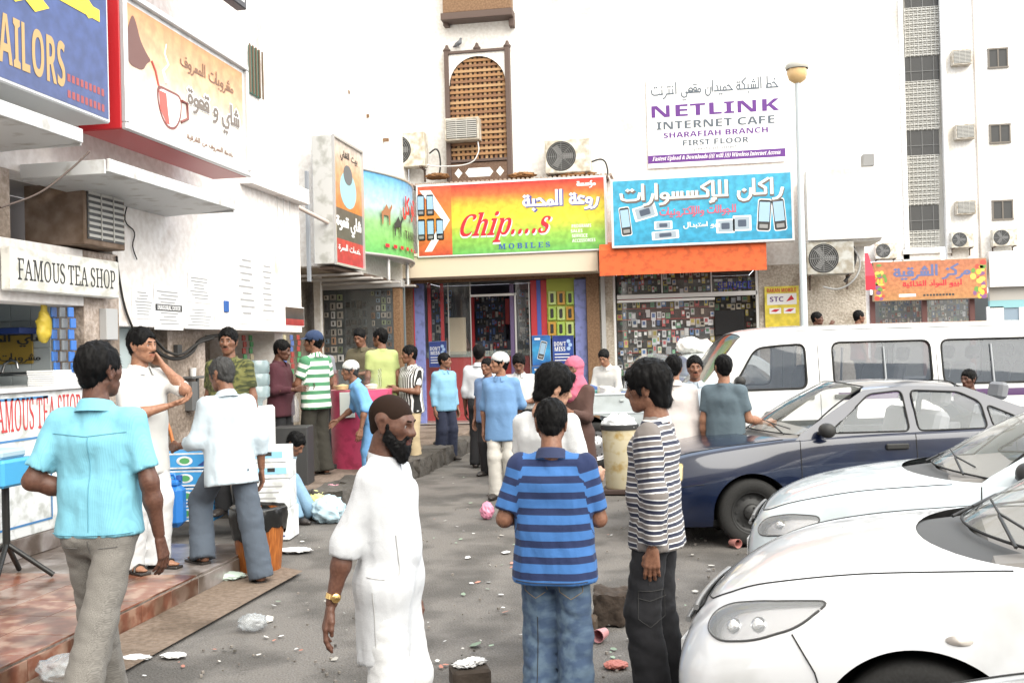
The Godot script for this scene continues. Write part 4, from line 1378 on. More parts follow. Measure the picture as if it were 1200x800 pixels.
func pick(T: PackedVector3Array, s: float, t: float) -> Vector3:
	var a := clampf(s, 0.0, (TS - 1) / TD) * TD
	var c := clampf(t, 0.0, 7.0) * TD
	var i := mini(int(a), TS - 2)
	var j := mini(int(c), int(7 * TD) - 1)
	var k := j * TS + i
	return T[k].lerp(T[k + 1], a - i).lerp(T[k + TS].lerp(T[k + TS + 1], a - i), c - j)
func loft(s: float, t: float) -> Vector3: return pick(TB, s, t)
func loft_n(s: float, t: float) -> Vector3: return pick(TN, s, t).normalized()
func exact(s: float, t: float) -> Vector3:
	var n := ST.size() - 1
	var i := clampi(int(floor(s)), 0, n - 1)
	var f := s - i
	var j := clampi(int(floor(t)), 0, 6)
	var g := t - j
	var i0 := maxi(i - 1, 0)
	var i3 := mini(i + 2, n)
	var x := cr(ST[i0][0], ST[i][0], ST[i + 1][0], ST[i3][0], f)
	var zy := [Vector2(), Vector2(), Vector2(), Vector2()]
	for k in 4:
		var r: Array = ST[[i0, i, i + 1, i3][k]][1]
		var a: Vector2 = r[maxi(j - 1, 0)]
		var d: Vector2 = r[j + 2] if j + 2 < 8 else Vector2(-r[6].x, r[6].y)
		zy[k] = Vector2(cr(a.x, r[j].x, r[j + 1].x, d.x, g), cr(a.y, r[j].y, r[j + 1].y, d.y, g))
	return Vector3(x, cr(zy[0].y, zy[1].y, zy[2].y, zy[3].y, f), maxf(cr(zy[0].x, zy[1].x, zy[2].x, zy[3].x, f), 0.0))
func s_at(x: float) -> float:
	var n := ST.size() - 1
	var a := 0.0
	var b := float(n)
	for k in 14:
		var s := (a + b) * 0.5
		var i := clampi(int(s), 0, n - 1)
		if cr(ST[maxi(i - 1, 0)][0], ST[i][0], ST[i + 1][0], ST[mini(i + 2, n)][0], s - i) < x: a = s
		else: b = s
	return b
# side-view point (x, y) -> (s, t)
func st_of(p: Vector2, tmax := 6.8) -> Vector2:
	var s := s_at(p.x)
	var a := 0.0
	var b := tmax
	for k in 16:
		var t := (a + b) * 0.5
		if loft(s, t).y < p.y: a = t
		else: b = t
	return Vector2(s, b if b > 0.001 else 0.0)
# on the nose: the place on section line t that lies at height y
func nose_at(t: float, y: float) -> Vector2:
	var a := (ST.size() - 1) * 0.6
	var b := ST.size() - 1.0
	for k in 16:
		var s := (a + b) * 0.5
		if loft(s, t).y > y: a = s
		else: b = s
	return Vector2(b, t)
func side_poly(pts: Array) -> PackedVector2Array:
	var o := PackedVector2Array()
	for p in pts: o.append(st_of(p))
	return o
func soft(pts: Array, r := 0.06) -> Array:   # rounds the corners of an outline
	var out := []
	var n := pts.size()
	for k in n:
		var a: Vector2 = pts[(k + n - 1) % n]
		var p: Vector2 = pts[k]
		var c: Vector2 = pts[(k + 1) % n]
		var pa := p + (a - p).limit_length(minf(r, (a - p).length() * 0.45))
		var pc := p + (c - p).limit_length(minf(r, (c - p).length() * 0.45))
		for q in 5:
			var t := q / 4.0
			out.append(pa.lerp(p, t).lerp(p.lerp(pc, t), t))
	return out
# a skin over the region outline (s, t) less the holes, on one side (sg -1: the driver's side when z points right)
func skin_panel(b: B, outline: PackedVector2Array, holes: Array, sg: float, off := 0.0, ds := 0.16, dt := 0.22) -> void:
	var lo := Vector2(1e9, 1e9)
	var hi := -lo
	for p in outline:
		lo = lo.min(p)
		hi = hi.max(p)
	var nx := maxi(1, ceili((hi.x - lo.x) / ds))
	var ny := maxi(1, ceili((hi.y - lo.y) / dt))
	var cd := (hi - lo) / Vector2(nx, ny)
	var hb := []
	for h in holes:
		var r := Rect2(h[0], Vector2.ZERO)
		for p in h: r = r.expand(p)
		hb.append(r)
	var isbox: bool = outline.size() == 4 and absf(outline[0].x - outline[3].x) < 1e-6 and absf(outline[0].y - outline[1].y) < 1e-6
	for a in nx:
		for c in ny:
			var p0 := lo + cd * Vector2(a, c)
			var cellp := PackedVector2Array([p0, p0 + Vector2(cd.x, 0), p0 + cd, p0 + Vector2(0, cd.y)])
			var polys := [cellp]
			if not isbox: polys = Geometry2D.intersect_polygons(cellp, outline)
			var cr2 := Rect2(p0, cd).grow(0.01)
			for hk in holes.size():
				if not cr2.intersects(hb[hk]): continue
				var h: PackedVector2Array = holes[hk]
				var nxt := []
				for q in polys:
					for r in Geometry2D.clip_polygons(q, h): nxt.append(r)
				polys = nxt
			for q in polys:
				var ix := Geometry2D.triangulate_polygon(q)
				var base := b.v.size()
				for p in q:
					var o := loft(p.x, p.y)
					var nn := loft_n(p.x, p.y)
					o += nn * off
					b.pt(Vector3(o.x, o.y, o.z * sg), Vector3(nn.x, nn.y, nn.z * sg))
				for k in range(0, ix.size(), 3): b.tri(base + ix[k], base + ix[k + 1], base + ix[k + 2])
func seam(b: B, pts: Array, sg: float, r := 0.004, off := 0.0012) -> void:   # pts in (s, t)
	var path := []
	for k in pts.size() - 1:
		for q in 8:
			var p: Vector2 = pts[k].lerp(pts[k + 1], q / 8.0)
			var o := loft(p.x, p.y)
			var nn := loft_n(p.x, p.y)
			o += nn * off
			path.append(Vector3(o.x, o.y, o.z * sg))
	b.tube(path, r, 5)
func sedan_station(x: float, hw: float, hb: float, yb: float, ym: float, ys: float, hs: float, yt: float) -> Array:
	return [x, [Vector2(hb, yb), Vector2(lerpf(hb, hw, 0.75), yb + 0.1), Vector2(hw, ym), Vector2(lerpf(hw, hs, 0.5), lerpf(ym, ys, 0.78)), Vector2(hs, ys), Vector2(hs * 0.88, lerpf(ys, yt, 0.42)), Vector2(hs * 0.5, lerpf(ys, yt, 0.84)), Vector2(0, yt)]]
func circle2(x: float, y: float, r: float, n := 28) -> Array:
	var o := []
	for k in n: o.append(Vector2(x + r * cos(TAU * k / n), y + r * sin(TAU * k / n)))
	return o
func arch(x: float, y: float, r: float, low: float) -> Array:
	var o := [Vector2(x + r * 1.02, low)]
	for k in 41: o.append(Vector2(x + r * cos(PI * k / 40.0), y + r * sin(PI * k / 40.0)))
	o.append(Vector2(x - r * 1.02, low))
	return o
func wheel(parent: Node, at: Vector3, r: float, sg: float, style: String) -> void:
	var w := Node3D.new()
	w.name = "wheel"
	parent.add_child(w, true)
	w.position = at
	var bs := Basis(Vector3.RIGHT, PI / 2 * sg)   # lathe axis y -> outwards
	var t := B.new()
	t.lathe([Vector2(r * 0.62, -0.09), Vector2(r * 0.9, -0.1), Vector2(r * 0.98, -0.08), Vector2(r, -0.05), Vector2(r, 0.05), Vector2(r * 0.98, 0.08), Vector2(r * 0.9, 0.1), Vector2(r * 0.7, 0.096), Vector2(r * 0.62, 0.08)], Vector3.ZERO, 36, bs)
	obj("tyre", t.mesh(), mt("tyre", L(0.018), 0.85, 0, {"tex": ntex("tyre_t", 0.06, 4, Color(0.7, 0.68, 0.65), Color(1, 1, 1)), "tri": 2.0}), w)
	var q := B.new()
	q.lathe([Vector2(r * 0.63, 0.088), Vector2(r * 0.6, 0.085), Vector2(r * 0.57, 0.05), Vector2(r * 0.5, 0.035), Vector2(r * 0.38, 0.045), Vector2(r * 0.26, 0.055), Vector2(r * 0.24, 0.075), Vector2(r * 0.2, 0.085), Vector2(0, 0.088)], Vector3.ZERO, 30, bs)
	var ma: Material = mt("steel_wheel", L(0.03), 0.5, 0.3) if style == "black" else mt("silver_wheel", L(0.5, 0.5, 0.52), 0.35, 0.8)
	obj("rim", q.mesh(), ma, w)
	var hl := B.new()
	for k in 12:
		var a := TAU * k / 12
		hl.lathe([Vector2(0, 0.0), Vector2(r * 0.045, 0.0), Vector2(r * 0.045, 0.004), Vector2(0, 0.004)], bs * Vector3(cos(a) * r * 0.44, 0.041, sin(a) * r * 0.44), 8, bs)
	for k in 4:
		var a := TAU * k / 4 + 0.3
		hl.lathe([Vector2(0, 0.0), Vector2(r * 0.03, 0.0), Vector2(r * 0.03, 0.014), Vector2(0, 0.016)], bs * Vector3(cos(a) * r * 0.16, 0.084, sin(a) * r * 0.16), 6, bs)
	obj("vent_shade_disc", hl.mesh(), mt("hole_shade", L(0.02), 0.9), w).set_meta("kind", "stuff")  # near-black discs painted as the shade in vent holes, with wheel nuts
func tub(o: Node, x0: float, x1: float, hw: float, y0: float, y1: float, seats: Array, col: Color, tall := 0.55) -> void:
	var dark := mt("cabin_%s" % col, col, 0.8)
	span("cabin_floor", Vector3(x1, y0, -hw), Vector3(x0, y0 + 0.03, hw), dark, o)
	for z in [-1.0, 1.0]: span("door_trim", Vector3(x1, y0 + 0.032, hw * z), Vector3(x0, y1, (hw - 0.03) * z), dark, o)
	for sx in seats:
		for z in [-0.36, 0.36]:
			var b := B.new()
			b.box(Vector3(sx, y0 + 0.3, z), Vector3(0.48, 0.16, 0.48), Basis(), 0.05)
			b.box(Vector3(sx - 0.3, y0 + 0.36 + tall * 0.5, z), Vector3(0.14, tall, 0.46), Basis(Vector3.BACK, 0.25), 0.06)
			b.box(Vector3(sx - 0.3 - 0.125 * tall * 2, y0 + 0.42 + tall + 0.06, z), Vector3(0.1, 0.17, 0.26), Basis(Vector3.BACK, 0.2), 0.05)
			obj("seat", b.mesh(), mt("seat_%s" % col, col.lerp(L(0.3), 0.25), 0.9), o)
func mirror_wing(o: Node, at: Vector3, sg: float, ma: Material) -> void:
	var b := B.new()
	b.xf = Transform3D(Basis(Vector3.UP, -0.25 * sg), at)
	b.ball(Vector3(0, 0, 0.1 * sg), Vector3(0.06, 0.065, 0.1), 12)
	b.box(Vector3(0, -0.03, 0.01 * sg), Vector3(0.05, 0.03, 0.08), Basis(), 0.01)
	obj("wing_mirror", b.mesh(), ma, o)
# glass sheet between two arcs: base arc and top arc, each [x at centre, y, half width, setback at the corners]
func screen(o: Node, ba: Array, ta: Array, ma: Material, rub: Material, called: String, sgx := 1.0) -> void:
	var rows := []
	for q in 9:
		var f := q / 8.0
		var row := []
		for k in 21:
			var z := lerpf(-1, 1, k / 20.0)
			var lo := Vector3(ba[0] - sgx * ba[3] * z * z, ba[1] - 0.02 * z * z, ba[2] * z)
			var hi := Vector3(ta[0] - sgx * ta[3] * z * z, ta[1] - 0.03 * z * z, ta[2] * z)
			row.append(lo.lerp(hi, f) + Vector3(sgx * 0.5, 0.8, 0).normalized() * 0.03 * sin(f * PI))
		rows.append(row)
	obj(called, B.new().grid(rows, false, sgx < 0).mesh(), ma, o)
	var edge := B.new()
	edge.tube(rows[0], 0.006, 6)
	edge.tube(rows[8], 0.006, 6)
	for k in [0, 20]:
		var c := []
		for r in rows: c.append(r[k])
		edge.tube(c, 0.007, 6)
	obj("screen_seal", edge.mesh(), rub, o)
func paint(key: String, c: Color, rough := 0.3, coat := 1.0) -> StandardMaterial3D:
	return mt("paint_" + key, c, rough, 0.0, {"coat": coat, "cr": 0.06, "spec": 0.35, "tex": ntex("dust_" + key, 0.006, 6, Color(0.9, 0.9, 0.89), Color(1, 1, 1), 0.2, 0.5), "tri": 0.5, "world": false})

func sedan(called: String, label: String, axle: Vector3, heading: float, c: Dictionary) -> Node3D:
	var o := thing(called, label, "car", axle, heading)
	ST = []
	for q in c.st: ST.append(sedan_station(q[0], q[1], q[2], q[3], q[4], q[5], q[6], q[7]))
	table()
	var n := ST.size() - 1.0
	var R: float = c.r
	var wb: float = c.wb
	var holes := [side_poly(arch(0, R, R + 0.05, 0.0)), side_poly(arch(-wb, R, R + 0.05, 0.0))]
	for h in holes:
		for k in h.size():
			if h[k].y < 0.05: h[k].y = -0.5
	var w0x: float = c.green.w0[0]
	var sd := s_at(c.deck)
	var open := PackedVector2Array([Vector2(sd, 4.25)])
	for k in 13:
		var t := lerpf(4.25, 7.4, k / 12.0)
		open.append(Vector2(s_at(w0x + 0.18 - 0.52 * pow(maxf(7.0 - t, 0.0) / 2.75, 2.0)), t))
	open.append_array([Vector2(sd - 0.1, 7.4), Vector2(sd - 0.05, 5.2)])
	holes.append(open)
	var lampp := side_poly(c.lamp)
	holes.append(lampp)
	var b := B.new()
	var outline := PackedVector2Array([Vector2(0, 0), Vector2(n, 0), Vector2(n, 7), Vector2(0, 7)])
	for sg in [-1.0, 1.0]: skin_panel(b, outline, holes, sg)
	for s in [0.0, n]:   # nose and tail
		var ps := []
		for k in 15: ps.append(loft(s, k * 0.5))
		for k in 15:
			var p := loft(s, 7.0 - k * 0.5)
			ps.append(Vector3(p.x, p.y, -p.z))
		b.face(ps, Vector3(1 if s > 0 else -1, 0, 0))
	obj("body", b.mesh(), c.paint, o)
	var black := mt("black_plastic", L(0.015), 0.6)
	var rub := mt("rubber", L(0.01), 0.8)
	# wheel housings, wheels
	for x in [0.0, -wb]:
		for sg in [-1.0, 1.0]:
			var hs := B.new()
			var rows := []
			for k in 17:
				var a := PI * k / 16.0
				rows.append([Vector3(x + (R + 0.055) * cos(a), R + (R + 0.055) * sin(a), sg * 0.5), Vector3(x + (R + 0.055) * cos(a), R + (R + 0.055) * sin(a), sg * (c.st[int(n * 0.6)][1] - 0.015))])
			hs.grid(rows)
			var ps := [Vector3(x + R + 0.05, 0.12, sg * 0.5), Vector3(x - R - 0.05, 0.12, sg * 0.5), Vector3(x - R - 0.05, 0.75, sg * 0.5), Vector3(x + R + 0.05, 0.75, sg * 0.5)]
			hs.quad(ps[0], ps[1], ps[2], ps[3], Vector3(0, 0, sg))
			obj("wheel_arch", hs.mesh(), rub, o)
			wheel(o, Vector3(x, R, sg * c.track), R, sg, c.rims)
	span("underbody", Vector3(-wb - 0.8, 0.16, -0.66), Vector3(0.75, 0.22, 0.66), rub, o)
	# lamps
	for sg in [-1.0, 1.0]:
		var lb := B.new()
		skin_panel(lb, lampp, [], sg, -0.035, 0.1, 0.15)
		var lamp := obj("headlight", lb.mesh(), mt("lamp_bowl", L(0.55, 0.56, 0.58), 0.25, 0.85), o)
		var bulbs := B.new()
		for p in c.bulbs:
			var q := st_of(p)
			var w := loft(q.x, q.y)
			bulbs.ball(Vector3(w.x - 0.03, w.y, (w.z - 0.035) * sg), Vector3(0.032, 0.032, 0.032), 10)
		obj("reflector", bulbs.mesh(), mt("chrome", L(0.7), 0.12, 1.0), lamp)
		var lg := B.new()
		skin_panel(lg, lampp, [], sg, 0.004, 0.1, 0.15)
		obj("lamp_glass", lg.mesh(), glass("lamp_glass_" + called, c.get("lampcol", Color(0.8, 0.83, 0.85)), c.get("lampa", 0.22)), lamp)
		var le := B.new()
		var lp := []
		for p in lampp: lp.append(p)
		lp.append(lampp[0])
		seam(le, lp, sg, 0.005)
		obj("lamp_seal", le.mesh(), mt("lamp_seal", L(0.06), 0.6), lamp)
	if c.has("grille"):   # [lowest height, highest height, outermost section line]
		var gb := B.new()
		var gs := B.new()
		for sg in [-1.0, 1.0]:
			var rows := []
			for r in 5:
				var row := []
				for k in 13:
					var t := lerpf(c.grille[2] + 0.06 * r, 7.0, k / 12.0)
					var p := nose_at(t, lerpf(c.grille[0], c.grille[1], r / 4.0))
					var q := loft(p.x, p.y) + loft_n(p.x, p.y) * 0.006
					row.append(Vector3(q.x, q.y, q.z * sg))
				rows.append(row)
			gb.grid(rows, false, sg > 0)
			for r in [1, 3]:
				var path := []
				for q in rows[r]: path.append(q + Vector3(0.012, 0.004, 0))
				gs.tube(path, 0.013, 6)
		obj("grille", gb.mesh(), black, o)
		obj("grille_bar", gs.mesh(), mt("grille_bar", L(0.25), 0.3, 0.6), o)
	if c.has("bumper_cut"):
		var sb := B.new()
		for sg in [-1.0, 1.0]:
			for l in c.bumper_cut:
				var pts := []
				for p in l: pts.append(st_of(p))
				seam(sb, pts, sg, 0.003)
		obj("gap_shade_strip", sb.mesh(), rub, o)  # dark strip in place of the shaded bumper groove
	# dark strips painted as the shade in bonnet and door gaps
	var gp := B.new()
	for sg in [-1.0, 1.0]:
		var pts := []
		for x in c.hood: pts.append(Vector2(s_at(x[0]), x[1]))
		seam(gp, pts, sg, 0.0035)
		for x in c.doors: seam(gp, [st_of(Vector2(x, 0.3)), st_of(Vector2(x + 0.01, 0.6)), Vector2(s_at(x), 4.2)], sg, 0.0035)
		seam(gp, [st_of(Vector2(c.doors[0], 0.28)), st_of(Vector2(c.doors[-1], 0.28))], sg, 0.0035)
	obj("gap_shade_strip", gp.mesh(), rub, o)
	for sg in [-1.0, 1.0]:
		for x in c.handles:
			var q := st_of(Vector2(x, 0.83))
			var w := loft(q.x, q.y)
			boxat("door_handle", Vector3(w.x, w.y, sg * (w.z + 0.012)), Vector3(0.2, 0.05, 0.03), black if not c.get("handle_paint", false) else c.paint, o, 0.012)
	if c.has("marker"):
		for sg in [-1.0, 1.0]:
			var q := st_of(c.marker)
			var w := loft(q.x, q.y)
			var mb := B.new().ball(Vector3(w.x, w.y, sg * w.z), Vector3(0.045, 0.018, 0.012), 10)
			obj("side_marker", mb.mesh(), mt("marker", L(0.6, 0.55, 0.5), 0.2), o)
	boxat("number_plate", Vector3(c.st[int(n)][0] + 0.02, 0.42, 0), Vector3(0.02, 0.12, 0.5), mt("plate", L(0.7), 0.4), o)
	# cabin
	var G: Dictionary = c.green
	screen(o, G.w0, G.w1, glass("windscreen_" + called, Color(0.4, 0.5, 0.46), 0.06), rub, "windscreen")
	screen(o, G.r0, G.r1, glass("windscreen_" + called), rub, "rear_window", -1.0)
	var rr := []
	for q in 13:
		var f := q / 12.0
		var row := []
		for k in 21:
			var z := lerpf(-1, 1, k / 20.0)
			var hw := lerpf(G.w1[2], G.r1[2], f) + 0.015
			var x := lerpf(G.w1[0] - G.w1[3] * z * z, G.r1[0] + G.r1[3] * z * z, f)
			row.append(Vector3(x, lerpf(G.w1[1], G.r1[1], f) + G.crown * sin(f * PI) - 0.045 * z * z * z * z - 0.012, hw * z))
		rr.append(row)
	obj("roof", B.new().grid(rr).mesh(), c.paint, o)
	var belt: float = G.belt
	var yr: float = G.w1[1] - 0.055
	var zb: float = G.hb
	var zt: float = G.w1[2] + 0.02
	var mapz := func(p: Vector2) -> float: return lerpf(zb, zt, clampf((p.y - belt) / (yr - belt), -0.3, 1.1)) + 0.02 * sin(clampf((p.y - belt) / (yr - belt), 0, 1) * PI)
	var frame := PackedVector2Array()
	for p in G.frame: frame.append(p)
	var wins := []
	for wv in G.wins: wins.append(PackedVector2Array(soft(wv, 0.05)))
	for sg in [-1.0, 1.0]:
		var fb := B.new()
		var x0 := 1e9
		var x1 := -1e9
		for p in frame:
			x0 = minf(x0, p.x)
			x1 = maxf(x1, p.x)
		var nn := ceili((x1 - x0) / 0.09)
		for k in nn:
			var a := lerpf(x0, x1, float(k) / nn)
			var d := lerpf(x0, x1, float(k + 1) / nn)
			var strip := PackedVector2Array([Vector2(a, 0.5), Vector2(d, 0.5), Vector2(d, 2.2), Vector2(a, 2.2)])
			var polys: Array = Array(Geometry2D.intersect_polygons(strip, frame))
			for wv in wins:
				var nx := []
				for q in polys: nx.append_array(Geometry2D.clip_polygons(q, wv))
				polys = nx
			for q in polys:
				var ix := Geometry2D.triangulate_polygon(q)
				var base := fb.v.size()
				for p in q: fb.pt(Vector3(p.x, p.y, sg * mapz.call(p)), Vector3(0, (zb - zt) / (yr - belt), sg).normalized())
				for t in range(0, ix.size(), 3): fb.tri(base + ix[t], base + ix[t + 1], base + ix[t + 2])
		obj("door_frame", fb.mesh(), c.paint, o)
		for wv in wins:
			var wbm := B.new()
			var ix := Geometry2D.triangulate_polygon(wv)
			var ring := []
			for p in wv:
				var z: float = mapz.call(p)
				wbm.pt(Vector3(p.x, p.y, sg * (z - 0.012)), Vector3(0, (zb - zt) / (yr - belt), sg).normalized())
				ring.append(Vector3(p.x, p.y, sg * z))
			for t in range(0, ix.size(), 3): wbm.tri(ix[t], ix[t + 1], ix[t + 2])
			var win := obj("side_window", wbm.mesh(), glass("side_glass_" + called, G.get("tint", Color(0.3, 0.36, 0.4)), G.get("ta", 0.06)), o)
			ring.append(ring[0])
			obj("window_seal", B.new().tube(ring, 0.008, 6).mesh(), rub, win)
		mirror_wing(o, Vector3(G.mirror.x, G.mirror.y, sg * (zb + 0.02)), sg, black if not c.get("handle_paint", false) else c.paint)
	tub(o, c.cowl - 0.1, c.deck, 0.7, 0.2, belt - 0.02, [c.cowl - 1.2, c.cowl - 2.1], c.get("inside", L(0.1)))
	var dash := B.new()
	dash.box(Vector3(c.cowl - 0.25, belt - 0.08, 0), Vector3(0.5, 0.2, 1.4), Basis(Vector3.BACK, -0.1), 0.06)
	obj("dashboard", dash.mesh(), mt("dash", L(0.16, 0.15, 0.14), 0.8), o)
	var sw := B.new()
	var ring2 := []
	for k in 25: ring2.append(Basis(Vector3.BACK, 0.45) * Vector3(0, sin(TAU * k / 24) * 0.18, cos(TAU * k / 24) * 0.18) + Vector3(c.cowl - 0.62, belt + 0.02, -0.36))
	sw.tube(ring2, 0.014, 6)
	obj("steering_wheel", sw.mesh(), black, o)
	# scuttle and wipers
	var cw := B.new()
	var r2 := []
	for q in 3:
		var row := []
		for k in 21:
			var z := lerpf(-1, 1, k / 20.0)
			row.append(Vector3(G.w0[0] - (G.w0[3] - 0.06) * z * z + 0.24 - q * 0.13 - 0.1 * z * z, G.w0[1] - 0.03 - 0.035 * z * z - 0.01 * (q % 2) - (0.03 if q == 0 else 0.0), G.w0[2] * z * 0.98))
		r2.append(row)
	cw.grid(r2)
	obj("scuttle", cw.mesh(), mt("scuttle", L(0.05), 0.7), o)
	for k in 2:
		var z0 := -0.55 + k * 0.6
		var wp := B.new()
		var px := func(z: float, up: float) -> Vector3:
			var zz: float = z / G.w0[2]
			return Vector3(G.w0[0] - G.w0[3] * zz * zz, G.w0[1] - 0.02 * zz * zz, z) + (Vector3(G.w1[0] - G.w0[0], G.w1[1] - G.w0[1], 0).normalized()) * up + Vector3(0.5, 0.85, 0) * 0.018
		wp.tube([px.call(z0, -0.03), px.call(z0 + 0.28, 0.1)], 0.007, 5)
		wp.tube([px.call(z0 + 0.02, 0.06), px.call(z0 + 0.3, 0.11), px.call(z0 + 0.56, 0.14)], 0.0055, 5)
		obj("wiper", wp.mesh(), black, o)
	return o

func cam_xz(x: float, d: float) -> Vector3:   # camera-side X to its right, D ahead, on the ground
	var y := deg_to_rad(YAW)
	return Vector3(x * cos(y) - d * sin(y), 0, -x * sin(y) - d * cos(y))
func heading(deg: float) -> float:   # 180: pointing to the camera's left; angle in plan, x right, depth up
	return deg_to_rad(deg + YAW)

